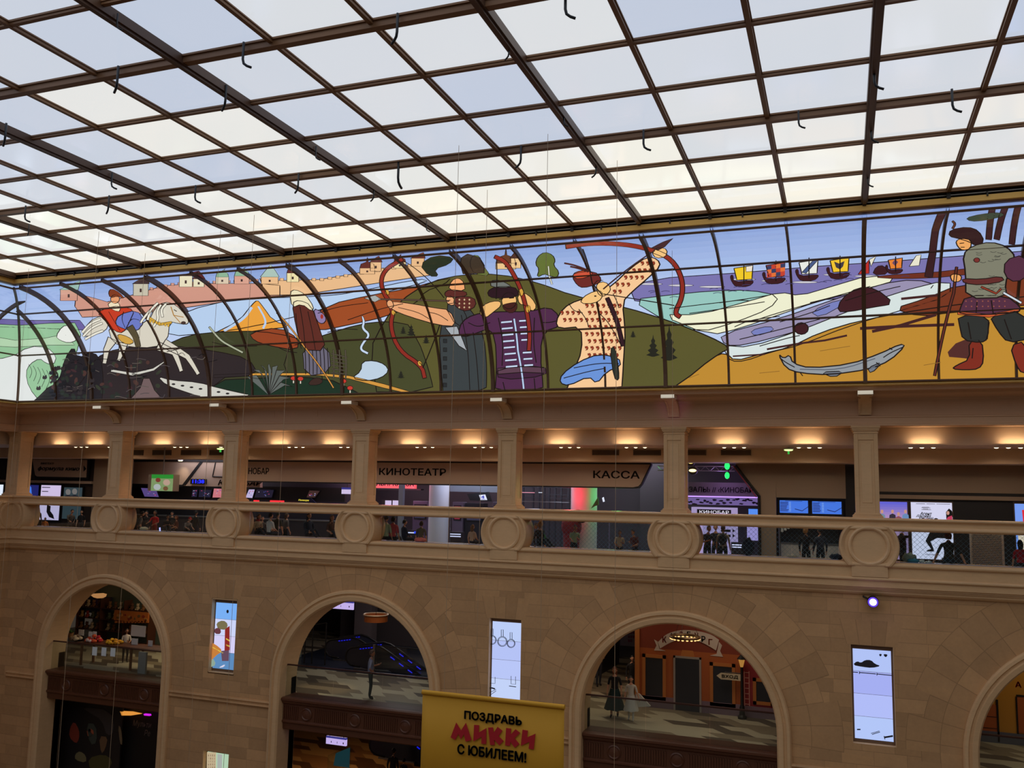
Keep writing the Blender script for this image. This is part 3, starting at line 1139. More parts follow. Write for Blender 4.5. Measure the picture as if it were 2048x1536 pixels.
S((190, 208, 226), rnd([(705, 756), (724, 742), (726, 722), (750, 720), (772, 728), (780, 742), (764, 756), (735, 762)]), 0.035)
S((210, 150, 64), thick([(430, 752), (520, 748), (640, 748), (700, 754), (770, 772), (820, 788)], [6, 5, 5, 6, 8, 10]), 0.02)
S((46, 38, 40), rnd([(110, 830), (170, 760), (190, 716), (240, 694), (330, 688), (430, 700), (500, 716), (520, 750), (430, 756), (420, 825)]))
S((28, 48, 34), rnd([(400, 825), (430, 760), (520, 756), (600, 752), (690, 764), (735, 815)]))
S((36, 32, 36), rnd([(60, 825), (90, 780), (120, 764), (132, 716), (150, 690), (158, 716), (190, 700), (210, 730), (205, 825)]))
for i in range(60):                                                # undergrowth leaves
    u, v = rr.uniform(100, 330), rr.uniform(720, 796)
    S(rr.choice([(62, 40, 44), (52, 56, 44), (74, 50, 46), (40, 46, 40)]), ell(u, v, rr.uniform(3, 8), rr.uniform(2, 5), 7, rr.uniform(0, 3)), 0)
S((206, 204, 194), rnd([(318, 752), (345, 760), (400, 764), (440, 776), (520, 794), (420, 799), (380, 786), (335, 770)]), 0.03)
for i in range(7):
    S((40, 36, 36), ell(350+i*18, 768+i*3.2, 4, 2, 7), 0)
S((206, 204, 194), thick([(225, 740), (270, 748), (310, 738), (332, 722)], [5, 6, 5, 2]), 0.02)
S((112, 92, 92), [(264, 798), (284, 775), (290, 756), (302, 756), (312, 780), (326, 796)], 0.03)
for i in range(8):                                                 # fern
    a = -2.6+i*0.35
    S((96, 102, 98), [(540, 790), (540+26*math.cos(a)-2, 770+40*math.sin(a)), (540+50*math.cos(a), 782+62*math.sin(a)*0.9), (540+28*math.cos(a)+5, 776+36*math.sin(a))], 0.02)
# --- galloping rider in red on a pale horse
HO = (214, 208, 192)
S(HO, rnd([(165, 672), (180, 640), (205, 628), (222, 640), (214, 660), (190, 668)]), 0.03)
S(HO, rnd([(218, 650), (250, 656), (300, 640), (312, 612), (330, 600), (352, 604), (378, 632), (380, 646), (362, 645), (342, 640), (338, 680), (310, 694), (260, 692), (228, 684)]))
S(HO, thick([(228, 676), (216, 698), (212, 726)], [20, 12, 7]))
S(HO, thick([(250, 684), (246, 704), (240, 720)], [18, 11, 6]))
S(HO, thick([(318, 690), (352, 704), (366, 742)], [18, 12, 7]))
S(HO, thick([(330, 684), (378, 712), (400, 748)], [18, 11, 7]))
S((196, 60, 36), rnd([(196, 622), (216, 612), (240, 608), (272, 616), (262, 640), (250, 664), (232, 660), (214, 640)]))
S((108, 122, 196), rnd([(240, 626), (276, 616), (292, 640), (276, 662), (246, 654), (232, 644)]))
S((236, 222, 188), rnd([(216, 606), (226, 598), (240, 600), (244, 620), (230, 618)]), 0.03)
S((228, 158, 112), ell(232, 594, 9, 9, 12), 0.03)
S((128, 58, 32), rnd([(218, 580), (224, 572), (240, 580), (252, 594), (236, 588), (222, 592)]), 0.03)
S((84, 74, 52), thick([(262, 650), (274, 670), (280, 692)], [14, 12, 10]), 0.03)
S((206, 160, 60), thick([(300, 632), (322, 646), (346, 642)], 5), 0.02)
# --- walker in a brown cloak with a pale scarf
S((104, 100, 116), rnd([(607, 690), (660, 690), (665, 745), (612, 752)]), 0.03)
for i in range(7):
    Ln([(612+i*7.5, 694), (614+i*7.6, 748)], 0.035)
S((60, 40, 34), rnd([(618, 770), (626, 758), (640, 754), (650, 762), (640, 770)]), 0.02)
S((94, 44, 36), rnd([(586, 602), (600, 596), (624, 606), (640, 650), (656, 700), (606, 698), (594, 650)]))
S((236, 226, 188), rnd([(581, 580), (592, 574), (612, 584), (630, 610), (626, 620), (606, 604), (586, 612)]))
S((142, 124, 168), rnd([(628, 612), (648, 622), (656, 636), (648, 646), (636, 640)]))
S((166, 50, 40), ell(646, 630, 3, 5, 8), 0)
S((206, 142, 66), thick([(556, 622), (610, 690), (670, 776)], 3), 0.02)
for u, v in ((590, 756), (604, 757), (690, 762), (703, 776)):
    S((226, 216, 200), [(u-1, v), (u+1, v), (u+1, v+10), (u-1, v+10)], 0)
    S((196, 58, 46), ell(u, v, 6, 4.5, 9), 0.02)
# --- first archer: slate robe, peach cap, bare arm
BOW = (140, 44, 34)
def bow(pts, ws):
    S(BOW, thick(sm(pts, 2), None) if ws is None else thick(sm(pts, 2), ws), 0.03)
bow([(806, 512), (768, 535), (762, 570), (790, 615), (782, 650), (800, 700), (846, 730), (852, 756)], 8)
for u, v in ((776, 580), (789, 622), (842, 726)):
    S((214, 160, 64), ell(u, v, 6, 4, 8, 1.2), 0.02)
Ln([(808, 516), (890, 592)], 0.04)
Ln([(848, 735), (884, 640)], 0.04)
S((58, 64, 66), rnd([(880, 660), (900, 612), (930, 600), (960, 640), (975, 700), (975, 800), (890, 802), (884, 730)]))
for i in range(6):
    S((40, 44, 46), [(889, 676+i*18), (896, 676+i*18), (896, 684+i*18), (889, 684+i*18)], 0.02)
S((166, 172, 178), [(892, 652), (916, 650), (936, 700), (920, 690)], 0.03)
S((58, 64, 66), rnd([(890, 606), (920, 600), (940, 640), (916, 652)]), 0.03)
S((232, 166, 118), rnd([(776, 604), (784, 598), (830, 604), (870, 612), (902, 616), (916, 650), (880, 648), (820, 630), (786, 616)]))
S((232, 166, 118), rnd([(893, 590), (904, 586), (914, 600), (908, 608), (896, 604)]), 0.03)
S((92, 42, 38), rnd([(908, 602), (914, 588), (950, 590), (955, 608), (936, 620), (918, 614)]), 0.03)
S((92, 42, 38), rnd([(890, 582), (900, 574), (934, 578), (936, 588), (912, 590), (894, 590)]), 0.03)
S((242, 168, 112), rnd([(898, 576), (904, 556), (918, 550), (930, 560), (932, 578)]), 0.03)
S((92, 70, 60), thick([(760, 594), (900, 598)], 3), 0.015)
S((166, 172, 170), [(730, 592), (752, 586), (764, 594), (752, 600)], 0.02)
# --- second archer, facing: plum coat with pale blue fastenings
PL = (80, 42, 74)
S(PL, rnd([(918, 664), (926, 640), (948, 626), (985, 620), (1060, 620), (1100, 610), (1120, 628), (1122, 650), (1090, 660), (1082, 700), (1090, 800), (992, 802), (996, 700), (985, 652), (950, 666), (930, 672)]), 0.04)
S((66, 34, 60), rnd([(994, 736), (1092, 730), (1096, 752), (1000, 760)]), 0.03)
S((92, 62, 78), thick([(998, 742), (1048, 738), (1090, 740)], 12), 0.03)
S((182, 204, 236), thick([(1030, 634), (1038, 700), (1050, 782)], 4), 0.015)
for i in range(8):
    y = 640+i*13
    S((198, 214, 240), [(1004+i*1.4, y), (1026+i*1.6, y-2), (1026+i*1.6, y+2), (1004+i*1.4, y+4)], 0.015)
    if i != 4:
        S((198, 214, 240), [(1040+i*1.5, y-3), (1058+i*1.5, y-4), (1058+i*1.5, y), (1040+i*1.5, y+1)], 0.015)
S((240, 186, 116), ell(1020, 597, 15, 17, 14), 0.03)
S((68, 30, 28), rnd([(1006, 606), (1020, 602), (1036, 600), (1036, 616), (1024, 624), (1010, 616)]), 0.02)
S((44, 24, 32), rnd([(976, 578), (992, 568), (1030, 568), (1040, 580), (1034, 590), (1000, 592), (980, 590)]), 0.03)
S((112, 116, 112), rnd([(984, 570), (982, 556), (1000, 554), (1020, 564), (1024, 570)]), 0.03)
S((240, 186, 116), rnd([(960, 622), (968, 606), (986, 598), (1003, 598), (1004, 608), (992, 618), (972, 634)]), 0.03)
S((240, 186, 116), rnd([(1036, 586), (1050, 580), (1066, 592), (1076, 610), (1066, 620), (1052, 606), (1040, 604)]), 0.03)
Ln([(1000, 594), (1008, 593)], 0.04)
Ln([(1020, 592), (1030, 591)], 0.04)
bow([(990, 506), (1012, 516), (1030, 545), (1044, 575), (1054, 610), (1062, 660), (1060, 700)], 8)
S((214, 160, 64), ell(1044, 580, 5, 8, 8), 0.02)
S((214, 160, 64), ell(1058, 614, 5, 8, 8), 0.02)
Ln([(994, 512), (994, 594)], 0.035)
# --- third archer: sand tunic with rust drops, blue sash, arm raised
TU = (246, 200, 150)
S(TU, rnd([(1130, 798), (1150, 740), (1166, 700), (1164, 650), (1120, 655), (1113, 640), (1128, 612), (1156, 596), (1190, 590), (1226, 566), (1262, 530), (1296, 506), (1316, 512), (1322, 526), (1300, 548), (1264, 580), (1246, 600), (1252, 660), (1250, 700), (1244, 798)]), 0.045)
for i in range(14):
    for j_ in range(18):
        u, v = 1120+j_*11+(i % 2)*5.5, 520+i*14.5
        inside = (1170 < u < 1246 and 606 < v < 712) or (1122 < u < 1166 and 620 < v < 648) or (abs((u-1212)*0.72+(v-587)) < 15 and 1225 < u < 1312) or (1150 < u < 1236 and 756 < v < 776)
        if inside:
            S((150, 56, 34), [(u-3, v-3), (u+2, v-4), (u+4, v), (u+2, v+4), (u-2, v+5), (u+1, v+1), (u-2, v+1)], 0.012)
S((106, 146, 214), rnd([(1122, 766), (1126, 748), (1160, 722), (1200, 706), (1240, 714), (1244, 732), (1216, 742), (1196, 768), (1180, 752), (1140, 772)]), 0.04)
Ln(sm([(1150, 735), (1200, 725), (1240, 726)]), 0.03)
Ln(sm([(1130, 756), (1180, 742), (1212, 736)]), 0.03)
S((244, 196, 128), rnd([(1196, 580), (1194, 560), (1212, 556), (1224, 570), (1218, 582), (1206, 588)]), 0.03)
S((244, 196, 128), rnd([(1162, 602), (1168, 588), (1190, 576), (1206, 576), (1206, 592), (1190, 602)]), 0.03)
S((110, 42, 38), rnd([(1146, 548), (1150, 538), (1190, 534), (1206, 552), (1196, 562), (1168, 570), (1156, 564)]), 0.03)
S((204, 80, 48), rnd([(1146, 546), (1152, 536), (1176, 532), (1190, 542), (1160, 552)]), 0.03)
for q in ([(1180, 534), (1150, 522), (1130, 518)], [(1178, 536), (1156, 528), (1142, 525)]):
    S((84, 40, 36), thick(sm(q), [3]*50), 0.015)
S((50, 24, 34), thick([(1216, 590), (1236, 640), (1248, 690)], 8), 0.03)
S((44, 48, 40), rnd([(1222, 696), (1232, 690), (1240, 740), (1240, 762), (1230, 756)]), 0.03)
bow([(1132, 484), (1180, 476), (1250, 478), (1304, 490), (1345, 510), (1366, 550), (1366, 590), (1350, 622), (1362, 630)], 9)
S((244, 196, 128), rnd([(1304, 496), (1318, 484), (1336, 490), (1332, 506), (1312, 508)]), 0.03)
S((70, 40, 46), [(1304, 486), (1326, 474), (1347, 466), (1330, 484), (1316, 492)], 0.02)
Ln([(1166, 488), (1186, 560), (1206, 584)], 0.04)
Ln([(1208, 582), (1350, 606)], 0.04)
Ln([(1208, 572), (1310, 492)], 0.05, (60, 36, 34))
# --- trees on the hill
S((98, 112, 52), rnd([(1075, 548), (1080, 530), (1072, 520), (1076, 504), (1090, 494), (1106, 500), (1112, 512), (1108, 522), (1120, 536), (1116, 548), (1100, 544), (1090, 540)]), 0.03)
S((226, 226, 210), thick([(1098, 524), (1100, 545), (1106, 562)], 3), 0.015)
S((36, 46, 34), rnd([(840, 520), (870, 500), (910, 505), (900, 520), (870, 530), (880, 545), (860, 545)]), 0.02)
S((100, 112, 56), rnd([(946, 500), (960, 502), (966, 520), (984, 545), (950, 540), (940, 520)]), 0.02)
S((62, 50, 38), [(922, 520), (924, 506), (936, 498), (960, 506), (970, 522), (970, 538), (928, 540)], 0.03)
for (u, v, h, w) in ((1340, 720, 72, 32), (1308, 712, 44, 26), (1268, 672, 14, 12), (826, 668, 24, 16), (810, 664, 16, 12), (806, 756, 16, 14), (856, 684, 18, 14)):
    p = [(u-w*0.08, v)]
    for i in range(4):
        f0 = i/4
        p += [(u-w*0.5*(1-f0)-1, v-h*(0.08+f0*0.9)), (u-w*0.22*(1-f0), v-h*(0.18+f0*0.9))]
    p += [(u, v-h*1.05)]
    q = [(2*u-a, b) for a, b in p[::-1][1:]]
    S((36, 36, 28), p+q, 0)
# fish
S((146, 152, 158), rnd([(1557, 706), (1568, 716), (1580, 708), (1586, 726), (1620, 736), (1700, 728), (1760, 706), (1800, 686), (1810, 690), (1780, 720), (1740, 738), (1660, 750), (1600, 746), (1572, 736)]), 0.04)
S((112, 118, 130), rnd([(1640, 744), (1690, 742), (1668, 756)]), 0.03)
S((112, 118, 130), rnd([(1734, 736), (1766, 722), (1742, 748)]), 0.03)
Ln(sm([(1600, 738), (1680, 740), (1750, 716)]), 0.03, (90, 96, 108))
# man in grey mail leaning on a staff
for q in ([(1884, 412), (1870, 450), (1864, 500), (1856, 548)], [(1984, 405), (1976, 470)], [(2010, 402), (1992, 470)], [(2036, 400), (2022, 480)]):
    S((56, 30, 34), thick(q, [16, 14, 14, 16][:len(q)] if len(q) == 4 else [12, 12]), 0.02)
S((58, 70, 56), rnd([(1930, 424), (1960, 416), (2000, 412), (2010, 420), (1970, 430), (1940, 432)]), 0.015)
S((82, 44, 40), rnd([(1886, 712), (1918, 676), (1962, 680), (1962, 720), (1930, 716)]), 0)
S((126, 44, 30), rnd([(1902, 738), (1912, 730), (1938, 718), (1936, 680), (1962, 678), (1966, 722), (1956, 738), (1930, 740)]), 0.035)
S((126, 44, 30), rnd([(2018, 690), (2048, 680), (2060, 740), (2042, 748), (2030, 730)]), 0.035)
S((46, 48, 46), rnd([(1914, 628), (1976, 626), (1974, 676), (1960, 684), (1924, 678), (1918, 650)]), 0.035)
S((46, 48, 46), rnd([(1976, 626), (2044, 616), (2056, 676), (2014, 684), (1994, 660)]), 0.035)
S((84, 46, 66), rnd([(1918, 614), (1930, 586), (2010, 586), (2040, 610), (2036, 620), (1970, 626), (1918, 624)]), 0.035)
S((204, 92, 50), thick([(1914, 622), (1976, 628), (2036, 616)], 6), 0.02)
S((126, 126, 108), rnd([(1924, 500), (1944, 482), (1980, 474), (2012, 484), (2030, 506), (2020, 530), (2008, 560), (2012, 590), (1930, 592), (1930, 540)]), 0.04)
for i in range(26):
    u, v = rr.uniform(1940, 2000), rr.uniform(492, 582)
    Ln(sm([(u, v), (u+6, v+2), (u+12, v)], 1), 0.02, (74, 74, 66))
S((120, 48, 44), ell(1952, 512, 6, 5, 10), 0.02)
S((84, 46, 66), rnd([(2008, 512), (2046, 500), (2060, 540), (2030, 560), (2006, 545)]), 0.03)
S((48, 26, 30), rnd([(1896, 462), (1900, 448), (1934, 442), (1956, 450), (1968, 474), (1950, 482), (1938, 474), (1920, 468)]), 0.03)
S((236, 166, 96), rnd([(1910, 472), (1922, 466), (1942, 470), (1940, 488), (1924, 492), (1914, 484)]), 0.03)
Ln([(1918, 477), (1927, 476)], 0.035)
Ln([(1920, 485), (1928, 485)], 0.03)
S((98, 56, 44), thick(sm([(1904, 446), (1910, 436), (1904, 430)]), [4]*50), 0.02)
S((98, 44, 36), thick([(1912, 526), (1906, 580), (1886, 660), (1868, 752)], 5), 0.025)
S((236, 166, 96), rnd([(1898, 544), (1908, 540), (1922, 544), (1920, 556), (1904, 558)]), 0.03)
S((98, 44, 42), rnd([(1922, 550), (1960, 552), (2000, 545), (2008, 556), (1960, 564), (1926, 560)]), 0.03)

# --- finer line work
for q in ([(1340, 612), (1400, 604), (1470, 596), (1540, 584)], [(1380, 622), (1450, 612), (1530, 598)], [(1440, 600), (1480, 594), (1500, 596)], [(1500, 640), (1560, 620), (1640, 596)], [(1620, 600), (1660, 590), (1740, 566)],
          [(1480, 676), (1560, 656), (1640, 634)], [(1560, 640), (1620, 622), (1660, 606)], [(1690, 596), (1740, 580), (1800, 566)], [(1520, 690), (1580, 672), (1600, 668)], [(1470, 650), (1500, 636), (1560, 628)]):
    Ln(sm(q), 0.03)
for i in range(24):
    u = rr.uniform(1290, 1840)
    v = 586-(u-1290)*0.085+rr.uniform(-18, 8)
    Ln(sm([(u-8, v+1), (u, v-1.4), (u+9, v)]), 0.022, (60, 56, 96))
for q in ([(1560, 714), (1572, 724), (1590, 734)], [(1600, 744), (1606, 752)], [(1766, 714), (1780, 704), (1806, 692)], [(1752, 724), (1760, 732)], [(1778, 694), (1784, 698)]):
    Ln(sm(q), 0.03)
for q in ([(326, 602), (318, 616), (322, 632), (312, 648)], [(336, 600), (326, 612), (330, 628)], [(320, 598), (306, 612), (300, 634)], [(312, 606), (296, 624), (286, 640)]):
    S((232, 228, 212), thick(sm(q), 5), 0.02)
for q in ([(172, 668), (188, 650), (210, 640)], [(170, 660), (186, 640), (206, 632)], [(176, 674), (196, 662), (212, 656)]):
    S((232, 228, 212), thick(sm(q), 5), 0.02)
S((70, 52, 46), ell(372, 640, 5, 3.5, 8), 0.01)
Ln([(352, 612), (358, 616)], 0.05)
for q in ([(346, 606), (352, 624), (366, 640)], [(352, 624), (372, 628)]):
    Ln(q, 0.045, (170, 120, 50))
for i in range(7):
    S((214, 168, 64), ell(306+i*6, 636+i*1.5, 2.4, 3.4, 7), 0.01)
S((206, 160, 70), rnd([(240, 662), (262, 668), (276, 680), (262, 686), (244, 676)]), 0.03)
for q in ([(222, 616), (236, 640), (246, 656)], [(252, 616), (248, 632), (256, 650)], [(262, 640), (270, 630), (284, 634)]):
    Ln(sm(q), 0.03)
for q in ([(604, 606), (612, 650), (616, 694)], [(620, 616), (630, 660), (636, 696)], [(596, 620), (600, 660), (608, 694)]):
    Ln(sm(q), 0.03)
for q in ([(1000, 630), (1010, 680), (1008, 730)], [(1072, 630), (1070, 680), (1076, 724)], [(940, 640), (960, 650), (984, 640)], [(1086, 640), (1104, 640), (1118, 636)], [(1010, 764), (1014, 782)], [(1072, 756), (1074, 780)]):
    Ln(sm(q), 0.035)
for q in ([(926, 624), (940, 690), (944, 780)], [(950, 660), (958, 720), (962, 782)], [(860, 618), (880, 622), (900, 636)], [(800, 608), (840, 618), (862, 632)]):
    Ln(sm(q), 0.03)
Ln([(898, 594), (904, 593)], 0.035)
Ln([(1190, 560), (1196, 553), (1208, 552)], 0.03)
for q in ([(1160, 612), (1176, 634), (1180, 650)], [(1228, 580), (1236, 596), (1240, 610)], [(1200, 620), (1220, 640), (1246, 690)], [(1140, 600), (1150, 616), (1168, 620)]):
    Ln(sm(q), 0.03)
S((232, 166, 118), rnd([(776, 600), (780, 592), (788, 594), (792, 606), (784, 612)]), 0.03)
for i in range(9):
    u, v = 922+(i % 3)*10, 592+(i//3)*8
    S((206, 180, 140), [(u-2, v), (u, v-2.4), (u+2, v), (u, v+2.4)], 0)
for q in ([(430, 680), (470, 690), (520, 688)], [(560, 690), (580, 700), (600, 702)], [(340, 700), (380, 690), (420, 694)], [(660, 660), (690, 652), (720, 654)], [(640, 620), (680, 606), (740, 598)], [(700, 634), (760, 612), (810, 600)]):
    Ln(sm(q), 0.03)
for q in ([(424, 648), (446, 676), (470, 690), (492, 702)],):
    S((170, 176, 150), thick(sm(q), 4), 0.02)
for i in range(6):
    S((88, 80, 66), thick([(668, 704+i*8), (700, 712+i*7)], 2.4), 0.012)
for u in (672, 684, 696):
    S((88, 80, 66), thick([(u, 696), (u+1, 756)], 2.6), 0.012)
for q in ([(1520, 746), (1560, 742)], [(1380, 756), (1400, 748)], [(1846, 730), (1880, 724)], [(1640, 700), (1700, 690)]):
    Ln(sm(q), 0.02, (140, 100, 40))
for i in range(40):
    u, v = rr.uniform(120, 420), rr.uniform(700, 796)
    Ln(sm([(u, v), (u+rr.uniform(4, 12), v-rr.uniform(-4, 6)), (u+rr.uniform(12, 26), v+rr.uniform(-5, 5))], 1), 0.03, rr.choice([(78, 70, 72), (20, 18, 20), (92, 84, 78)]))
for i in range(26):
    u, v = rr.uniform(80, 200), rr.uniform(720, 796)
    S(rr.choice([(26, 26, 30), (48, 42, 44)]), rnd([(u-5, v+3), (u-2, v-7), (u, v-2), (u+4, v-8), (u+6, v+3)]), 0)
for q in ([(1976, 640), (1972, 676)], [(1934, 640), (1940, 676)], [(2006, 634), (2020, 676)], [(1944, 694), (1942, 716)], [(1952, 596), (1950, 620)], [(1980, 594), (1984, 622)]):
    Ln(sm(q), 0.03)
S((150, 60, 40), thick([(1960, 566), (1990, 580), (2000, 570)], 4), 0.02)
S((206, 216, 226), thick([(2004, 578), (2040, 600)], 5), 0.02)
for i in range(16):
    u, v = 1930+(i % 8)*11, 596+(i//8)*11
    S((150, 84, 70), ell(u, v, 1.6, 1.6, 6), 0)

murm = MUR.build('stained_glass_mural')
tag(murm, 'long curved stained glass mural of archers, a rider, hills, sea and boats under the skylight', 'mural')
fr = MB()
RIBM = mat('brown rib', (104, 76, 56), 0.5)
print('mural layers', LAYER[0])
def rib(side, a, w, d, m_, t0=T0, t1=T1, n=14):
    vs_, fs = [], []
    for i in range(n+1):
        t = t0+(t1-t0)*i/n
        for dd, rr_ in ((-w, 0.0), (w, 0.0), (w, d), (-w, d)):
            r = CR-rr_
            if side == 'B':
                vs_.append((a+dd, CY+r*math.cos(t), CZ+r*math.sin(t)))
            else:
                vs_.append((CX-r*math.cos(t), a+dd, CZ+r*math.sin(t)))
    for i in range(n):
        for j in range(4):
            fs.append((i*4+j, i*4+(j+1) % 4, (i+1)*4+(j+1) % 4, (i+1)*4+j))
    fr.add(vs_, fs, m_)
for kx in range(-16, 8):
    a = 2.0*kx
    t0 = T0
    if a < CX-CR*math.cos(T0):
        continue
    if a < CX:
        t1 = math.acos(min(1, (CX-a)/CR))
        if a < CX-CR*math.cos(T1):
            # rib stops where it meets the hip
            rib('B', a, 0.04, 0.15, RIBM, t0, t1)
            continue
    rib('B', a, 0.058 if kx % 3 == 0 else 0.034, 0.18 if kx % 3 == 0 else 0.15, RIBM)
for i in range(7):
    rib('L', -1.9-2.0*i-2, 0.045, 0.15, RIBM)
for t in (math.radians(31.3), math.radians(59.7), T0+0.008, T1-0.004):
    q = CR-0.14
    xa = CX-CR*math.cos(t)
    fr.tube([(xa, CY+q*math.cos(t), CZ+q*math.sin(t)), (X1, CY+q*math.cos(t), CZ+q*math.sin(t))], 0.036, RIBM, 6)
    fr.tube([(CX-q*math.cos(t), CY+CR*math.cos(t), CZ+q*math.sin(t)), (CX-q*math.cos(t), -18, CZ+q*math.sin(t))], 0.036, RIBM, 6)
hp = []
for i in range(15):
    t = T0+(T1-T0)*i/14
    q = CR-0.12
    hp.append((CX-q*math.cos(t), CY+q*math.cos(t), CZ+q*math.sin(t)))
fr.tube(hp, 0.055, RIBM, 6)
fr.build('frame', murm)

# ================================================================ THE CINEMA GALLERY BEHIND THE COLUMNS
def R_(u0, u1, v0, v1, y):
    """world rectangle (x0,x1,z0,z1) seen between two pixel columns and rows at depth y"""
    a, b = PY(u0, (v0+v1)/2, y), PY(u1, (v0+v1)/2, y)
    um = (u0+u1)/2
    return a.x, b.x, PY(um, v1, y).z, PY(um, v0, y).z


def pbox(mb, u0, u1, v0, v1, y, d, m_, z0=None, z1=None):
    x0, x1, za, zb = R_(u0, u1, v0, v1, y)
    return mb.box(x0, x1, y, y+d, za if z0 is None else z0, zb if z1 is None else z1, m_)


def ppoly(mb, pts, y, d, m_):
    return mb.prism([PY(u, v, y) for u, v in pts], (0, d, 0), m_)


def fit_text(body, x0, x1, z0, z1, y, m_, parent=None, name='lettering', bold=0.01, shear=0.0, depth=0.015):
    """lettering on a plane facing the hall, stretched to the box it fills on the sign"""
    o = text_mesh(body, 1.0, m_, name, parent, bold=0.0, shear=shear, depth=0.0, base=(0, 0, 0))
    me = o.data
    if bold > 0:                                       # heavier strokes: the glyphs laid over themselves, slightly shifted
        V = [v.co.copy() for v in me.vertices]
        F = [tuple(p.vertices) for p in me.polygons]
        n = len(V)
        sh = [(-bold, 0), (bold, 0), (0, bold), (0, -bold)]
        nm = bpy.data.meshes.new(name)
        nm.from_pydata([v+Vector((dx, 0, dz)) for dx, dz in sh for v in V], [], [tuple(i+q*n for i in f) for q in range(4) for f in F])
        nm.materials.append(m_)
        o.data = me = nm
    xs = [v.co.x for v in me.vertices]
    zs = [v.co.z for v in me.vertices]
    ax, bx, az, bz = min(xs), max(xs), min(zs), max(zs)
    b = Vector(parent['_base']) if parent is not None else Vector((0, 0, 0))
    for v in me.vertices:
        v.co = Vector((x0+(v.co.x-ax)/(bx-ax)*(x1-x0), y, z0+(v.co.z-az)/(bz-az)*(z1-z0)))-b
    # give the letters a little thickness
    bm = bmesh.new()
    bm.from_mesh(me)
    r = bmesh.ops.extrude_face_region(bm, geom=bm.faces[:])
    for v in r['geom']:
        if isinstance(v, bmesh.types.BMVert):
            v.co.y += depth
    bmesh.ops.recalc_face_normals(bm, faces=bm.faces)
    bm.to_mesh(me)
    bm.free()
    return o


def ptext(body, u0, u1, v0, v1, y, m_, parent=None, **kw):
    x0, x1, z0, z1 = R_(u0, u1, v0, v1, y)
    return fit_text(body, x0, x1, z0, z1, y-0.012, m_, parent, **kw)


def at_rect(u0, u1, v0, v1, y):
    x0, x1, z0, z1 = R_(u0, u1, v0, v1, y)
    return ((x0+x1)/2, y, z0)


SF = 4.6
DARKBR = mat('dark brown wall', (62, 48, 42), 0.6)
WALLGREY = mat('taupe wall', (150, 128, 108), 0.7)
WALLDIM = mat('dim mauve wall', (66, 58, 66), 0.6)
# --- shop front walls (structure)
mb = MB()
pbox(mb, -90, 186, 915, 1000, SF+0.25, 0.2, DARKBR, FG, 1.25)
struct(mb.build('wall_front_left'))
mb = MB()
pbox(mb, 187, 250, 915, 1000, SF, 0.5, WALLGREY, FG, 1.21)
struct(mb.build('wall_pier'))
mb = MB()                                   # right: taupe wall with the slanted opening edge, timetable recess, black poster wall
ppoly(mb, [(1470, 926), (1552, 926), (1552, 1125), (1521, 1125), (1519, 992)], SF, 0.3, WALLGREY)
pbox(mb, 1552, 1691, 926, 996, SF, 0.3, WALLGREY, None, 1.21)
struct(mb.build('wall_front_right'))
mb = MB()
pbox(mb, 1552, 1760, 996, 1100, SF+1.3, 0.2, BLACK, FG, 1.21)
pbox(mb, 1691, 1712, 930, 1100, SF+0.05, 0.25, BLACK, FG, 1.21)
struct(mb.build('wall_ticket_recess'))
mb = MB()
xa, xb = PY(1712, 1000, SF).x, X1
zz = [PY(1880, v, SF).z for v in (985, 991, 999)]
mb.box(xa, xb, SF, SF+0.3, zz[0], 1.21, WALLGREY)
mb.box(xa, xb, SF+0.05, SF+0.25, zz[1], zz[0], BLACK)
mb.box(xa, xb, SF, SF+0.25, zz[2], zz[1], WALLGREY)
mb.box(xa, xb, SF+0.12, SF+0.32, FG, zz[2], BLACK)
struct(mb.build('wall_posters'))
# kinobar back walls
mb = MB()
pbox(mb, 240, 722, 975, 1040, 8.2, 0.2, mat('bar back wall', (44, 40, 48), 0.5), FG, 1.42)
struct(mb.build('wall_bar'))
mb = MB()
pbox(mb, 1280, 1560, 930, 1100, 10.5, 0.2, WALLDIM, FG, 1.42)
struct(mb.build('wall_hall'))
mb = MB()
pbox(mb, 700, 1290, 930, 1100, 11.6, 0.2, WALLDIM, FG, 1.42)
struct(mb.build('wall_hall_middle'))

# --- arrow sign on the left
t = thing('arrow_sign', 'wide slanted cinema name sign with a small black arrow, left gallery wall', 'sign', at_rect(60, 180, 910, 960, SF))
ppoly(MB(), [(58, 909), (179, 916.5), (176, 959), (70, 957)], SF+0.05, 0.1, INK).build('frame', t)
ppoly(MB(), [(64, 914.5), (174, 920), (172, 955), (74, 953), (70, 950)], SF+0.03, 0.05, BEIGE).build('board', t)
ptext('КИНОТЕАТР', 82, 108, 925, 929, SF+0.028, INK, t)
ptext('формула кино', 76, 159, 933, 943, SF+0.028, mat('navy lettering', (26, 22, 40), 0.6), t, shear=0.25, bold=0.02)
ppoly(MB(), [(167, 931), (172, 937.5), (167, 943)], SF+0.01, 0.02, INK).build('arrow', t)
mb = MB()
pbox(mb, -60, 183, 960.5, 965.5, SF+0.02, 0.2, BEIGE)
struct(mb.build('trim_11'))


def lit(name, rgb, e=1.0):
    return mat(name, rgb, 0.3, 0, emit=e)


LILAC = lit('lit lilac panel', (214, 198, 236), 0.9)
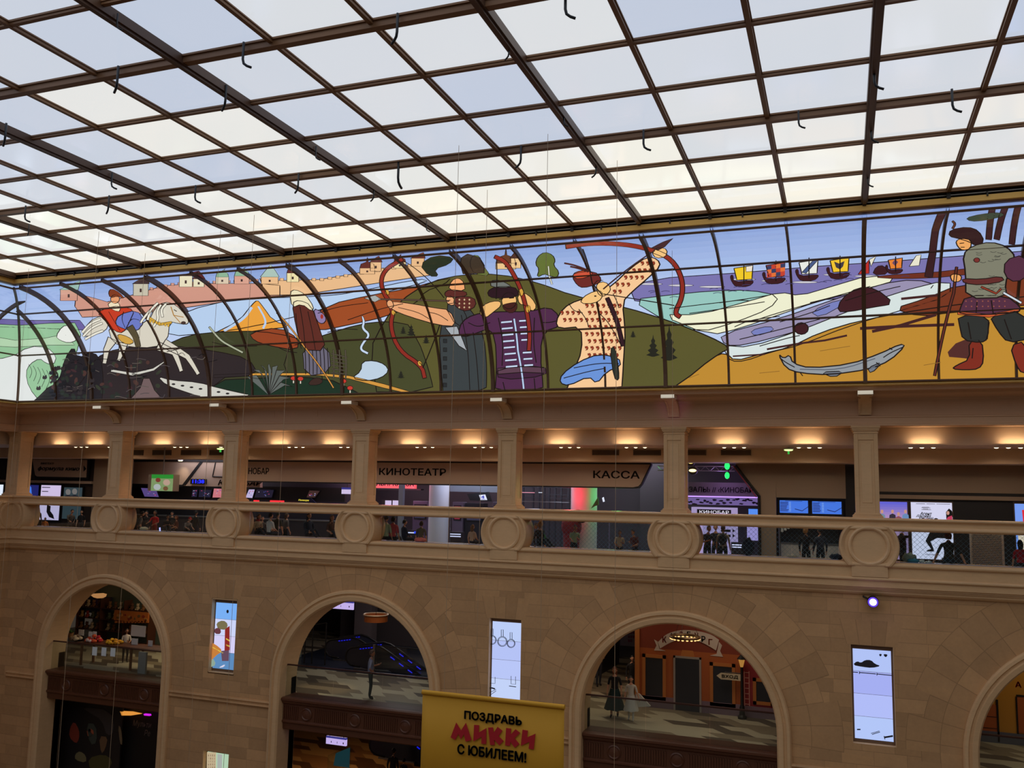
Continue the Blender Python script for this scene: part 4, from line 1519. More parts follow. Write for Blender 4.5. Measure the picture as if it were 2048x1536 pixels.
# --- posters and light boxes on the left
t = thing('light_box', 'tall lilac lit poster with a dark figure sketch below, left gallery wall', 'light box', at_rect(80, 119, 970, 1060, SF))
pbox(MB(), 78, 121, 968, 1042, SF+0.1, 0.1, BLACK).build('frame', t)
pbox(MB(), 80, 119, 970.5, 1040, SF+0.08, 0.03, LILAC).build('lit_face', t)
mb = MB()
ppoly(MB(), [(94, 1010), (101, 1012), (100, 1022), (106, 1030), (108, 1038), (98, 1034), (93, 1024)], SF+0.06, 0.015, mat('grey print', (70, 68, 76), 0.6)).build('printed_figure', t)
pbox(mb, 84, 96, 982, 983.5, SF+0.06, 0.015, mat('grey print', (70, 68, 76), 0.6))
pbox(mb, 84, 100, 974, 975.5, SF+0.06, 0.015, mat('grey print', (70, 68, 76), 0.6))
mb.build('small_print', t)
t = thing('light_box', 'narrow blue lit poster half behind the corner column', 'light box', at_rect(52, 76, 970, 1060, SF))
pbox(MB(), 50, 76, 968, 1046, SF+0.1, 0.1, BLACK).build('frame', t)
pbox(MB(), 52, 74, 970, 1044, SF+0.08, 0.03, lit('lit navy panel', (34, 38, 110), 0.8)).build('lit_face', t)
ppoly(MB(), [(54, 972), (58, 969), (62, 975), (63, 990), (66, 1000), (54, 1000)], SF+0.06, 0.015, lit('lit sky blue', (70, 130, 235), 0.9)).build('printed_figure', t)
ppoly(MB(), [(58, 1012), (66, 1012), (64, 1030), (57, 1040)], SF+0.06, 0.015, lit('lit pale blue', (120, 190, 240), 0.8)).build('printed_stripe', t)
t = thing('light_box', 'bright white and pink lit poster at the far left edge', 'light box', at_rect(-30, 4, 968, 1000, SF))
pbox(MB(), -32, 5, 967, 1046, SF+0.1, 0.1, BLACK).build('frame', t)
pbox(MB(), -30, 3, 969, 1044, SF+0.08, 0.03, lit('lit white blue', (225, 235, 250), 1.0)).build('lit_face', t)
t = thing('film_poster', 'dim poster with two grey heads, right of the lilac lit poster', 'poster', at_rect(126, 163, 975, 1045, SF))
pbox(MB(), 124, 165, 973, 1040, SF+0.12, 0.08, BLACK).build('frame', t)
pbox(MB(), 126, 162, 975, 1038, SF+0.1, 0.03, lit('dim teal print', (56, 70, 76), 0.8)).build('sheet', t)
mb = MB()
for u, v, r in ((136, 984, 5), (149, 983, 5)):
    ppoly(mb, [(u+r*math.cos(a*PI/5), v+r*1.2*math.sin(a*PI/5)) for a in range(10)], SF+0.085, 0.012, lit('dim grey print', (128, 124, 122), 0.7))
    ppoly(mb, [(u-9, 1003), (u-7, 992), (u, 989), (u+7, 992), (u+9, 1003)], SF+0.085, 0.012, lit('dim dark print', (40, 40, 48), 0.7))
mb.build('printed_heads', t)

# --- bar on the left: fascia with a slanted stripe, clock, menu screens
t = thing('bar_fascia', 'beige bar fascia with a black slanted stripe under a small spot lamp', 'fascia', at_rect(262, 500, 923, 970, 6.0))
ppoly(MB(), [(245, 924), (520, 922), (520, 975), (245, 969)], 6.0, 0.2, BEIGE).build('board', t)
mb = MB()
pbox(mb, 245, 520, 916, 923.5, 5.95, 0.3, BLACK)
ppoly(mb, [(400, 923), (406, 923), (370, 971), (364, 970)], 5.97, 0.04, INK)
ppoly(mb, [(245, 967), (368, 969.5), (366, 973), (245, 971)], 5.97, 0.04, INK)
mb.build('stripe', t)
mb = MB()
for a, b in (((431, 925), (425, 953)), ((425, 953), (455, 954)), ):
    mb.tube([PY(*a, 5.98), PY(*b, 5.98)], 0.025, INK, 6)
mb.build('outline', t)
ptext('КИНОБАР', 436, 524, 960, 971, 5.99, INK, t, shear=0.3)
ptext('ОЕ', 347, 355, 960, 965, 5.99, mat('brown lettering', (110, 84, 60), 0.6), t)
t = thing('spot_lamp', 'small white spot lamp shining on the beige bar fascia', 'lamp', PY(361, 921, 5.5))
mb = MB()
c = PY(361, 920.5, 5.45)
mb.box(c.x-0.1, c.x+0.1, c.y-0.06, c.y+0.06, c.z-0.03, c.z+0.05, WHITE)
mb.tube([c+Vector((0, 0, 0.05)), Vector((c.x, c.y, 1.42))], 0.02, DARKMETAL)
mb.build('housing', t)
MB().box(c.x-0.08, c.x+0.08, c.y-0.05, c.y+0.05, c.z-0.045, c.z-0.03, lit('warm lens', (255, 236, 190), 3)).build('lens', t)
spot_lamp('bar_spot', c+Vector((0, 0, -0.06)), PY(363, 960, 6.0), 1.3, (1, 0.85, 0.6), 26, 0.9)
t = thing('digital_clock', 'black digital clock with blue figures 11:38 on the bar fascia', 'clock', at_rect(381, 411, 958, 968, 5.9))
pbox(MB(), 380.5, 411.5, 958, 968, 5.9, 0.08, BLACK).build('case', t)
ptext('11:38', 385, 408.5, 959.5, 966.5, 5.9, lit('blue led', (30, 40, 255), 2.2), t, name='digits', bold=0.02)
ms = [((281, 975), (312, 976), (318, 995), (288, 994), (86, 70, 128), 'dim violet menu screen at the left end of the bar'),
      ((384, 978), (396, 978), (394, 995), (382, 995), (30, 28, 52), 'dark menu screen with a pink icon under the clock'),
      ((398, 978), (424, 979), (421, 996), (396, 995), (26, 26, 48), 'dark menu screen with white icons under the clock'),
      ((427, 976), (450, 977), (447, 996), (424, 996), (206, 120, 130), 'red and white menu screen half behind a column'),
      ((497, 978), (510, 978), (505, 997), (490, 996), (196, 184, 226), 'white and pink menu screen right of a column'),
      ((513, 978), (548, 979), (544, 996), (508, 996), (28, 26, 46), 'dark menu screen with three icons, right of the white menu screen'),
      ((618, 980), (640, 981), (630, 996), (612, 996), (62, 40, 38), 'dim brown menu screen at the right end of the bar')]
mb = MB()
pbox(mb, 262, 690, 972, 999, 7.1, 0.15, BLACK)
tag(mb.build('menu_rail', loc=at_rect(262, 690, 972, 999, 7.1)), 'long black board carrying the menu screens over the bar', 'menu board')
for i, (a, b, c_, d_, rgb, lab) in enumerate(ms):
    t = thing('menu_screen', lab, 'screen', PY(*d_, 7.0), 'menu screens over the bar')
    ppoly(MB(), [a, b, c_, d_], 7.02, 0.06, BLACK).build('case', t)
    q = [(a[0]+1, a[1]+1), (b[0]-1, b[1]+1), (c_[0]-1, c_[1]-1), (d_[0]+1, d_[1]-1)]
    ppoly(MB(), q, 7.0, 0.02, lit('menu %d' % i, rgb, 0.9)).build('lit_face', t)
    mb = MB()
    ic = [lit('icon white', (190, 186, 210), 0.8), lit('icon pink', (206, 70, 120), 0.9), lit('icon blue', (80, 84, 170), 0.8)]
    rr = random.Random(i)
    for j in range(7):
        s_, r_ = rr.uniform(0.12, 0.8), rr.uniform(0.12, 0.8)
        u = q[0][0]+(q[1][0]-q[0][0])*s_+(q[3][0]-q[0][0])*r_
        v = q[0][1]+(q[3][1]-q[0][1])*r_
        w, h = rr.uniform(1, 2.6), rr.uniform(0.6, 1.6)
        ppoly(mb, [(u, v), (u+w, v), (u+w, v+h), (u, v+h)], 6.985, 0.012, ic[(i+j) % 3])
    mb.build('menu_print', t)
t = thing('bar_counter', 'long dark bar counter behind the balustrade on the left', 'counter', PY(460, 1045, 6.5))
x0, x1 = PY(250, 1000, 6.3).x, PY(690, 1000, 6.3).x
MB().box(x0, x1, 6.3, 6.9, FG, FG+1.05, mat('dark counter', (52, 48, 56), 0.4)).build('body', t)
MB().box(x0-0.05, x1+0.05, 6.22, 6.95, FG+1.05, FG+1.10, STEEL).build('worktop', t)
for u0, u1, lab in ((540, 566, 'red glowing sign bar over the bar, wide'), (507, 516, 'small red glowing lamp over the bar')):
    o = pbox(MB(), u0, u1, 1000.5, 1004.5, 7.4, 0.1, lit('red glow', (255, 40, 50), 1.6)).build('glow_sign', loc=at_rect(u0, u1, 1000, 1005, 7.4))
    tag(o, lab, 'sign')
t = thing('snack_sign', 'tilted yellow lettering sign on navy above the bar', 'sign', at_rect(596, 630, 997, 1008, 6.8))
ppoly(MB(), [(595, 998), (622, 996), (632, 1006), (597, 1008)], 6.85, 0.05, mat('navy board', (24, 24, 60), 0.6)).build('board', t)
ptext('Попкорн', 597, 618, 998.5, 1003, 6.85, lit('yellow lettering', (226, 206, 70), 0.8), t, shear=0.2, bold=0.02)

# --- long fascia with the big lettering
CF = 4.64
t = thing('cinema_fascia', 'long beige cinema fascia lettered КИНОТЕАТР and КАССА with a slanted right end', 'sign', at_rect(470, 1300, 920, 972, CF))
x0 = PY(452, 940, CF).x
zt, zb_ = PY(900, 926, CF).z, PY(900, 968.5, CF).z
xr1, xr2 = PY(1302, 926, CF).x, PY(1283, 968, CF).x
b = MB()
b.prism([(x0, CF, zb_), (xr2-0.3, CF, zb_), (xr2-0.1, CF, zb_+0.04), (xr2, CF, zb_+0.14), (xr1, CF, zt), (x0, CF, zt)], (0, 0.25, 0), BEIGE).build('board', t)
MB().box(x0, xr1, CF-0.02, CF+0.25, zt, zt+0.11, BLACK).build('top_strip', t)
b = MB()
b.box(x0, xr2-0.3, CF-0.01, CF+0.26, zb_-0.05, zb_, BLACK)
b.prism([(xr2-0.3, 4.49, zb_), (xr2-0.3, 4.49, zb_-0.05), (xr2-0.08, 4.49, zb_-0.03), (xr2+0.05, 4.49, zb_+0.12), (xr1+0.05, 4.49, zt), (xr1, 4.49, zt), (xr2, 4.49, zb_+0.14), (xr2-0.1, 4.49, zb_+0.04)], (0, 0.26, 0), BLACK)
b.build('edge_strip', t)
ptext('КИНОБАР', 480, 538, 935.5, 948.5, CF, INK, t, bold=0.012)
ptext('КИНОТЕАТР', 758.5, 892, 936.5, 951, CF, INK, t, bold=0.016)
ptext('КАССА', 1186.5, 1279.5, 941.5, 957, CF, INK, t, bold=0.016)

# --- depths of the cinema hall
t = thing('light_box', 'red glowing light box lettered ЗАЛЫ and КАССА under the long fascia', 'light box', at_rect(735, 833, 955, 978, 8.9))
pbox(MB(), 735, 829, 958, 976.5, 8.9, 0.25, lit('red light face', (255, 96, 104), 0.95)).build('lit_face', t)
ptext('ЗАЛЫ // КАССА', 737, 828, 962, 972, 8.9, INK, t, bold=0.015)
pbox(MB(), 733, 842, 977, 979.5, 8.85, 0.3, BLACK).build('bottom_rail', t)
GREYP = mat('grey blue paint', (128, 136, 146), 0.5)
mb = MB()
pa = PY(803, 1000, 7.2)
mb.box(pa.x-0.11, pa.x+0.11, 7.1, 7.3, FG, 1.42, GREYP)
tag(mb.build('steel_post', loc=(pa.x, 7.2, FG)), 'slim grey steel post in front of the red light box', 'post')
pa = PY(878, 1000, 7.6)
mb = MB().lathe([(0.46, FG), (0.46, 1.42)], (pa.x, 7.6, 0), 'z', mat('pale column paint', (206, 208, 216), 0.5), 40)
tag(mb.build('round_column', smooth='auto'), 'round pale column in cool light right of the grey post', 'column')
pa = PY(1168, 1000, 6.6)
mb = MB().lathe([(0.55, FG), (0.55, 1.42)], (pa.x, 6.6, 0), 'z', mat('white column paint', (214, 208, 210), 0.55), 48)
tag(mb.build('round_column', smooth='auto'), 'round column lit red with a green right edge under КАССА', 'column')
pc = pa.copy()
mb = MB()
pbox(mb, 895, 1000, 968, 984, 8.3, 0.5, GREYP)
tag(mb.build('ceiling_beam', loc=at_rect(895, 1000, 968, 984, 8.3)), 'grey blue beam behind the КИНОТЕАТР fascia, right of the pale column', 'beam')
t = thing('hall_screen', 'black overhead screen with a white panel numbered 4', 'screen', at_rect(935, 980, 985, 1004, 7.6))
ppoly(MB(), [(934, 988), (975, 984), (981, 1003), (940, 1001)], 7.65, 0.2, BLACK).build('case', t)
ppoly(MB(), [(958, 990), (970, 989), (974, 1000), (961, 1000)], 7.62, 0.03, lit('lit white', (226, 230, 250), 1.0)).build('lit_face', t)
ptext('4', 962, 969, 991, 997, 7.62, lit('blue figure', (60, 70, 200), 0.8), t, bold=0.03)
pbox(MB(), 962, 970, 997.6, 998.6, 7.61, 0.01, lit('blue figure', (60, 70, 200), 0.8)).build('underline', t)
t = thing('doorway_screen', 'pair of small lilac lit screens beside the column left of КИНОТЕАТР lettering', 'screen', at_rect(764, 798, 1000, 1010, 8.0))
pbox(MB(), 763, 799, 1000, 1030, 8.05, 0.1, BLACK).build('case', t)
for u0, u1 in ((770, 782), (785, 798)):
    pbox(MB(), u0, u1, 1001, 1028, 8.02, 0.03, LILAC).build('lit_face', t)
t = thing('information_sign', 'small white hanging sign with a dark blue top, left of КИНОТЕАТР lettering', 'sign', at_rect(683, 706, 975, 988, 6.6))
pbox(MB(), 683, 707, 975, 979, 6.6, 0.08, lit('navy lit', (50, 52, 140), 0.8)).build('top_band', t)
pbox(MB(), 683, 707, 979, 988, 6.6, 0.08, LILAC).build('lit_face', t)
MB().tube([PY(695, 975, 6.64), Vector((PY(695, 975, 6.64).x, 6.64, 1.42))], 0.02, DARKMETAL).build('hanger', t)
# dark frames and ticket machines in the depth
FR = mat('graphite frame', (50, 52, 62), 0.5)
def stall(u0, u1, v0, y, lab, rgb=(96, 84, 110), scr=None):
    t = thing('ticket_machine', lab, 'ticket machine', at_rect(u0, u1, v0, 1010, y))
    x0, x1, za, zb = R_(u0, u1, v0, 1010, y)
    MB().box(x0, x1, y, y+0.5, FG, zb, mat('mauve panel %d' % rgb[0], rgb, 0.5)).build('cabinet', t, bevel=0.02)
    MB().box(x0+0.08, x1-0.08, y-0.03, y, zb-0.85, zb-0.15, BLACK).build('display_bezel', t)
    MB().box(x0+0.13, x1-0.13, y-0.04, y-0.03, zb-0.80, zb-0.20, scr or lit('dim screen', (60, 54, 80), 0.7)).build('display', t)
stall(826, 856, 1002, 8.4, 'mauve ticket machine with a black display left of the pale column')
stall(905, 926, 1004, 8.8, 'mauve ticket machine with a red display right of the pale column', (104, 92, 108), lit('dim red screen', (150, 40, 60), 0.8))
stall(930, 968, 1006, 8.9, 'wide black ticket machine under the screen numbered 4', (34, 32, 38))
stall(985, 1000, 1004, 8.9, 'narrow ticket machine right of the screen numbered 4', (100, 92, 108))
# shelving frame between the two columns
t = thing('bar_rack', 'dark steel bar rack with bars behind the КАССА fascia', 'rack', at_rect(1045, 1138, 972, 1016, 8.6))
for u in (1046, 1066, 1078, 1088, 1098, 1110, 1122, 1136):
    p = PY(u, 990, 8.6)
    MB().box(p.x-0.035, p.x+0.035, 8.6, 8.68, FG, 1.3, FR).build('upright', t)
for v in (974, 988, 995, 1003):
    pbox(MB(), 1044, 1138, v, v+1.6, 8.58, 0.3, STEEL if v == 1003 else FR).build('rail', t)
for u0, u1, rgb in ((1044, 1069, (230, 150, 170)), (1077, 1084, (210, 220, 235))):
    pbox(MB(), u0, u1, 984.5, 985.8, 8.55, 0.03, lit('pink strip %d' % rgb[1], rgb, 1.0)).build('light_strip', t)
tag(ppoly(MB(), [(1204, 996), (1207, 994), (1209, 1003), (1206, 1004)], 7.5, 0.05, lit('lit white', (226, 230, 250), 1.0)).build('leaning_display', loc=PY(1206, 1004, 7.5)),
    'small white leaning display right of the red column', 'display')
# round sculpture by the red column: a big rounded plush-like body, only its side seen
t = thing('foam_figure', 'large dark red rounded foam figure with a black snout beside the red column', 'figure', PY(1150, 1060, 5.4))
ctr = PY(1143, 1052, 5.4)
mb = MB()
mb.ball((ctr.x, ctr.y, ctr.z), (0.42, 0.4, 0.5), mat('dark red foam', (128, 34, 44), 0.8), 24, 16)
mb.build('body', t, smooth=True)
hd = ctr+Vector((0.27, -0.05, 0.42))
MB().ball(hd, (0.26, 0.26, 0.26), mat('dark red foam', (128, 34, 44), 0.8), 20, 12).build('head', t, smooth=True)
MB().ball(hd+Vector((0.22, -0.08, -0.16)), (0.14, 0.15, 0.12), mat('black foam', (28, 20, 24), 0.8), 16, 10).build('snout', t, smooth=True)
MB().lathe([(0.3, FG), (0.34, ctr.z-0.3)], (ctr.x, ctr.y, 0), 'z', mat('dark red foam', (128, 34, 44), 0.8), 20).build('legs', t, smooth='auto')
# banner fin in green light
tag(ppoly(MB(), [(1182, 1017), (1196, 994), (1197, 1010), (1190, 1012)], 6.0, 0.04, mat('green flag', (40, 120, 60), 0.6)).build('pennant', loc=PY(1190, 1017, 6.0)),
    'small green pointed pennant against the red column', 'pennant')

# --- opening on the right: hall with violet light
t = thing('hall_sign', 'dark overhead board lettered ЗАЛЫ // КИНОБАР in the violet hall', 'sign', at_rect(1375, 1510, 964, 992, 8.0))
pbox(MB(), 1362, 1524, 965, 992, 8.0, 0.2, mat('slate board', (96, 86, 82), 0.6)).build('board', t)
ptext('‹ЗАЛЫ› // ‹КИНОБАР', 1374, 1506, 974, 985, 8.0, INK, t, bold=0.012)
pbox(MB(), 1362, 1524, 992.5, 995, 7.9, 0.1, lit('violet strip', (196, 150, 255), 1.3)).build('light_strip', t)
t = thing('picture_frieze', 'lilac frieze with black ink silhouettes over the kiosk', 'frieze', at_rect(1372, 1520, 996, 1010, 8.4))
pbox(MB(), 1362, 1524, 996, 1010, 8.4, 0.1, lit('lilac print', (116, 98, 158), 0.8)).build('board', t)
mb = MB()
rr = random.Random(5)
for i in range(22):
    u, v = 1376+i*6.6, rr.uniform(998, 1008)
    ppoly(mb, [(u+rr.uniform(2, 6)*math.cos(a), v+rr.uniform(1, 3)*math.sin(a)) for a in (0, 0.8, 1.9, 2.7, 3.6, 4.4, 5.4)], 8.38, 0.02, INK)
mb.build('ink_shapes', t)
t = thing('bar_kiosk', 'white lilac lit kiosk wall lettered КИНОБАР with arrows below', 'kiosk', at_rect(1380, 1474, 1016, 1090, 7.6))
x0, x1, za, zb = R_(1383, 1472, 1015, 1092, 7.6)
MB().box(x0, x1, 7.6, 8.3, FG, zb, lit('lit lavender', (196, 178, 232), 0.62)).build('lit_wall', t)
x0, x1, za, zb = R_(1394, 1462, 1019, 1028, 7.56)
MB().box(x0, x1, 7.56, 7.6, za, zb, BLACK).build('name_plate', t)
ptext('КИНОБАР', 1399, 1458, 1021, 1027.5, 7.56, lit('lit letter', (230, 225, 240), 0.9), t, bold=0.01)
mb = MB()
for v in (1058, 1068):
    ppoly(mb, [(1465, v), (1470, v+3.5), (1465, v+7)], 7.57, 0.02, INK)
    pbox(mb, 1442, 1461, v+1, v+6, 7.57, 0.02, INK)
mb.build('arrows', t)
for u0, u1, v0, v1, rgb, lab in ((1497, 1518, 1018, 1030, (90, 150, 255), 'small sky blue lit screen at the right of the violet hall'),
                                 (1494, 1518, 1051, 1081, (176, 160, 226), 'lilac lit panel under the sky blue screen, violet hall')):
    t = thing('lit_panel', lab, 'screen', at_rect(u0, u1, v0, v1, 7.7))
    pbox(MB(), u0-1, u1+1, v0-1, v1+1, 7.72, 0.1, BLACK).build('case', t)
    pbox(MB(), u0, u1, v0, v1, 7.7, 0.02, lit('lit panel %d' % rgb[0], rgb, 0.85)).build('lit_face', t)
t = thing('white_bench', 'low counter with two white light lines in the violet hall', 'counter', at_rect(1464, 1490, 1088, 1098, 6.8))
x0, x1, za, zb = R_(1462, 1488, 1085, 1100, 6.8)
MB().box(x0, x1, 6.8, 7.2, FG, zb, mat('dark counter', (52, 48, 56), 0.4)).build('body', t)
for v in (1089, 1093.5):
    pbox(MB(), 1464, 1487, v, v+2, 6.77, 0.03, lit('white light line', (225, 222, 255), 1.1)).build('light_line', t)
for u0, u1 in ((888, 916),):
    t = thing('white_bench', 'low counter with two white light lines right of the pale column', 'counter', at_rect(900, 921, 1066, 1076, 5.6))
    x0, x1, za, zb = R_(899, 922, 1064, 1076, 5.6)
    MB().box(x0, x1, 5.6, 6.0, FG, zb, mat('dark counter', (52, 48, 56), 0.4)).build('body', t)
    for v in (1067.5, 1072):
        pbox(MB(), 900, 921, v, v+1.8, 5.57, 0.03, lit('white light line', (225, 222, 255), 1.1)).build('light_line', t)
t = thing('white_bench', 'low counter with a blue light spot and white lines left of the pale column', 'counter', at_rect(816, 834, 1064, 1072, 5.6))
x0, x1, za, zb = R_(815, 836, 1061, 1074, 5.6)
MB().box(x0, x1, 5.6, 6.0, FG, zb, mat('dark counter', (52, 48, 56), 0.4)).build('body', t)
pbox(MB(), 816, 833, 1064.5, 1066.5, 5.57, 0.03, lit('white light line', (225, 222, 255), 1.1)).build('light_line', t)
pbox(MB(), 828, 834, 1063, 1067, 5.56, 0.02, lit('blue spot', (40, 70, 255), 1.6)).build('blue_lamp', t)
# slanted black edge with a thin red glow
t = thing('portal_edge', 'slanted black portal edge with a thin red line beside the violet hall', 'portal frame', PY(1519, 1100, SF))
p = [PY(1471, 931, SF-0.07), PY(1518, 992, SF-0.07)]
p.append(Vector((p[1].x, SF-0.07, FG)))
MB().tube(p, 0.06, BLACK, 6).build('edge', t)
MB().tube([p[0]+Vector((-0.09, 0.02, 0)), p[1]+Vector((-0.09, 0.02, -0.05))], 0.02, mat('red edging', (170, 60, 66), 0.5), 6).build('red_line', t)
# stage lamps in the opening
for (u, v, rgb, e, lab, lens) in ((1454, 932, (30, 255, 90), 2.2, 'green glowing stage lamp, the upper of two in the violet hall', (0.10, 0.14)),
                                  (1454, 951, (30, 255, 90), 2.2, 'green glowing stage lamp, the lower of two in the violet hall', (0.09, 0.13)),
                                  (1381, 924, (255, 214, 120), 2.6, 'warm yellow ceiling lamp, the upper of two beside a column', (0.13, 0.06)),
                                  (1385, 941, (255, 226, 150), 2.6, 'warm yellow ceiling lamp, the lower of two beside a column', (0.15, 0.06))):
    c = PY(u, v, 6.0)
    t = thing('stage_lamp', lab, 'lamp', c)
    MB().lathe([(lens[0]*1.1, 0.06), (lens[0]*1.15, 0.30), (lens[0]*0.7, 0.38)], c, 'y', BLACK, 20).build('housing', t, smooth='auto')
    MB().ball(c+Vector((0, 0.04, 0)), (lens[0], 0.05, lens[1]), lit('lamp %d' % rgb[2], rgb, e), 18, 10).build('lens', t, smooth=True)
    dy = 0.2 if v in (932, 924) else 0.46
    MB().tube([c+Vector((0, 0.36, 0.0)), c+Vector((0, dy, 0.02)), Vector((c.x, c.y+dy, 1.42))], 0.02, DARKMETAL).build('hanger', t)
t = thing('lamp_truss', 'thin steel lighting truss under the hall ceiling, right of КАССА', 'truss', PY(1415, 930, 6.2))
mb = MB()
xa, xb = PY(1310, 930, 6.2).x, PY(1466, 930, 6.2).x
for z in (0.98, 1.16):
    mb.tube([(xa, 6.75, z), (xb, 6.75, z)], 0.02, STEEL, 6)
mb.build('chords', t)
mb = MB()
n = 16
for i in range(n):
    xx = xa+(xb-xa)*i/n
    mb.tube([(xx, 6.75, 0.98 if i % 2 else 1.16), (xa+(xb-xa)*(i+1)/n, 6.75, 1.16 if i % 2 else 0.98)], 0.01, STEEL, 5)
mb.build('lacing', t)
for xx in (xa+0.3, xb-0.3):
    MB().tube([(xx, 6.75, 1.16), (xx, 6.75, 1.42)], 0.012, STEEL, 5).build('hanger', t)

# --- timetable screens and ticket desk
for u0, u1, v0, v1, lab in ((1559.5, 1616, 1001, 1026, 'blue timetable screen, the left of the pair over the ticket desk'), (1624.5, 1683, 1003, 1028, 'blue timetable screen, the right of the pair over the ticket desk')):
    t = thing('timetable_screen', lab, 'screen', at_rect(u0, u1, v0, v1, SF+0.3), 'timetable screens')
    y = SF+0.3
    x0, x1, za, zb = R_(u0, u1, v0, v1, y)
    MB().box(x0-0.06, x1+0.06, y+0.02, y+0.12, za-0.06, zb+0.06, BLACK).build('case', t)
    MB().box(x0, x1, y, y+0.02, za, zb, lit('timetable blue', (66, 118, 226), 0.95)).build('lit_face', t)
    mb = MB()
    w, h = x1-x0, zb-za
    dk, lt = lit('timetable dark', (28, 34, 90), 0.9), lit('timetable pale', (150, 190, 245), 0.9)
    rr = random.Random(int(u0))
    for i in range(8):
        z = zb-h*(0.14+i*0.10)
        mb.box(x0+w*0.02, x0+w*(0.24+rr.random()*0.08), y-0.006, y, z-h*0.03, z+h*0.02, dk)
        mb.box(x0+w*0.33, x0+w*0.40, y-0.006, y, z-h*0.02, z+h*0.01, lt)
    mb.box(x0+w*0.2, x0+w*0.8, y-0.006, y, zb-h*0.06, zb-h*0.03, dk)
    mb.build('timetable_rows', t)
    ppoly(MB(), [(u0+30, v0+16), (u0+45, v0+20), (u1, v0+12), (u1, v0+13.5), (u0+45, v0+21.5), (u0+30, v0+17.5)], y-0.005, 0.005, dk).build('curve', t)
t = thing('ticket_desk', 'white ticket desk behind the couple under the timetable screens', 'desk', at_rect(1562, 1690, 1088, 1120, 5.2))
x0, x1, za, zb = R_(1562, 1700, 1089, 1120, 5.2)
MB().box(x0, x1, 5.2, 5.7, FG, zb, mat('white desk', (196, 190, 184), 0.5)).build('body', t, bevel=0.02)
MB().box(x0, x1, 5.15, 5.75, zb, zb+0.03, STEEL).build('top', t)
MB().box(x0+0.35, x0+0.75, 5.3, 5.5, zb+0.03, zb+0.12, BLACK).build('till', t)
t = thing('leaflet_stand', 'narrow stand with white leaflets at the left end of the ticket desk', 'leaflet stand', at_rect(1558, 1575, 1056, 1090, 5.0))
x0, x1, za, zb = R_(1556, 1576, 1030, 1075, 5.0)
MB().tube([(x0+0.05, 5.05, FG), (x0+0.05, 5.05, zb)], 0.03, STEEL).build('upright', t)
for i in range(3):
    MB().box(x0+0.10+i*0.11, x0+0.19+i*0.11, 4.98+i*0.02, 5.0+i*0.02, za+0.2+i*0.06, za+0.55+i*0.06, PAPER).build('leaflet', t)

# --- film posters on the right
t = thing('film_poster', 'lit violet film poster with small figures, right of the rightmost column', 'poster', at_rect(1757, 1817, 1004, 1100, SF))
y = SF+0.05
pbox(MB(), 1740, 1819, 1001, 1122, y+0.02, 0.06, mat('bronze frame', (84, 66, 54), 0.5, 0.4)).build('frame', t)
x0, x1, za, zb = R_(1742, 1816, 1003.5, 1118, y)
n = 8
mb = MB()
for i in range(n):                                                # printed dusk sky, violet to peach
    f = i/(n-1)
    c_ = (int(104+100*f), int(104+56*f), int(222-30*f))
    mb.box(x0, x1, y, y+0.02, zb-(zb-za)*(i+1)/n*0.36, zb-(zb-za)*i/n*0.36, lit('dusk %d' % i, c_, 0.85))
mb.box(x0, x1, y, y+0.02, za, zb-(zb-za)*0.36, lit('dusk low', (150, 130, 170), 0.7))
mb.build('sheet', t)
mb = MB()
for u, v, rgb in ((1764, 1026, (120, 150, 170)), (1785, 1026, (52, 44, 60)), (1797, 1031, (150, 80, 90)), (1811, 1026, (110, 150, 200))):
    mm = lit('printed person %d' % rgb[0], rgb, 0.8)
    ppoly(mb, [(u-7, v+14), (u-6, v+4), (u, v+1), (u+6, v+4), (u+7, v+14)], y-0.012, 0.012, mm)
    ppoly(mb, [(u+3*math.cos(a*PI/4), v-3+4*math.sin(a*PI/4)) for a in range(8)], y-0.012, 0.012, lit('printed face', (214, 160, 140), 0.8))
mb.build('printed_people', t)
t = thing('film_poster', 'large white lit film poster with slanted black title and dark trousered legs', 'poster', at_rect(1823, 1906, 1004, 1120, SF))
pbox(MB(), 1821, 1908.5, 1002.5, 1121, y+0.02, 0.06, mat('bronze frame', (84, 66, 54), 0.5, 0.4)).build('frame', t)
PWHITE = lit('lit poster white', (214, 214, 240), 0.95)
pbox(MB(), 1823.5, 1906, 1005, 1118.5, y, 0.02, PWHITE).build('sheet', t)
PRINT = mat('black print', (24, 22, 26), 0.6)
mb = MB()
ppoly(mb, [(1862, 1060), (1893, 1060), (1893, 1077), (1874, 1076), (1861, 1083), (1867, 1097), (1868, 1103), (1854, 1103), (1853, 1101), (1862, 1098), (1851, 1082)], y-0.012, 0.012, PRINT)
ppoly(mb, [(1872+5*math.cos(a*PI/5), 1040+4*math.sin(a*PI/5)) for a in range(10)], y-0.012, 0.012, PRINT)
mb.build('printed_legs', t)
mb = MB()
ppoly(mb, [(1893, 1042), (1892, 1024), (1898, 1017), (1904, 1022), (1906, 1034), (1902, 1034), (1900, 1042)], y-0.012, 0.012, PRINT)
ppoly(mb, [(1896+3*math.cos(a*PI/5), 1026+4*math.sin(a*PI/5)) for a in range(10)], y-0.02, 0.012, lit('printed face', (214, 160, 140), 0.8))
ppoly(mb, [(1891, 1041), (1896, 1034), (1904, 1031), (1905, 1041)], y-0.02, 0.012, lit('printed pink', (206, 60, 96), 0.8))
mb.build('printed_woman', t)
ptext('Агент', 1840, 1864, 1024, 1030.5, y, PRINT, t, shear=0.25, bold=0.03)
ptext('Джонни', 1832, 1862, 1029.5, 1034.5, y, PRINT, t, shear=0.25, bold=0.03)
ptext('Инглиш', 1838, 1867, 1033, 1038, y, PRINT, t, shear=0.25, bold=0.03)
ptext('3.0', 1846, 1857, 1037, 1040.5, y, lit('red print', (200, 50, 50), 0.7), t, shear=0.25, bold=0.03)
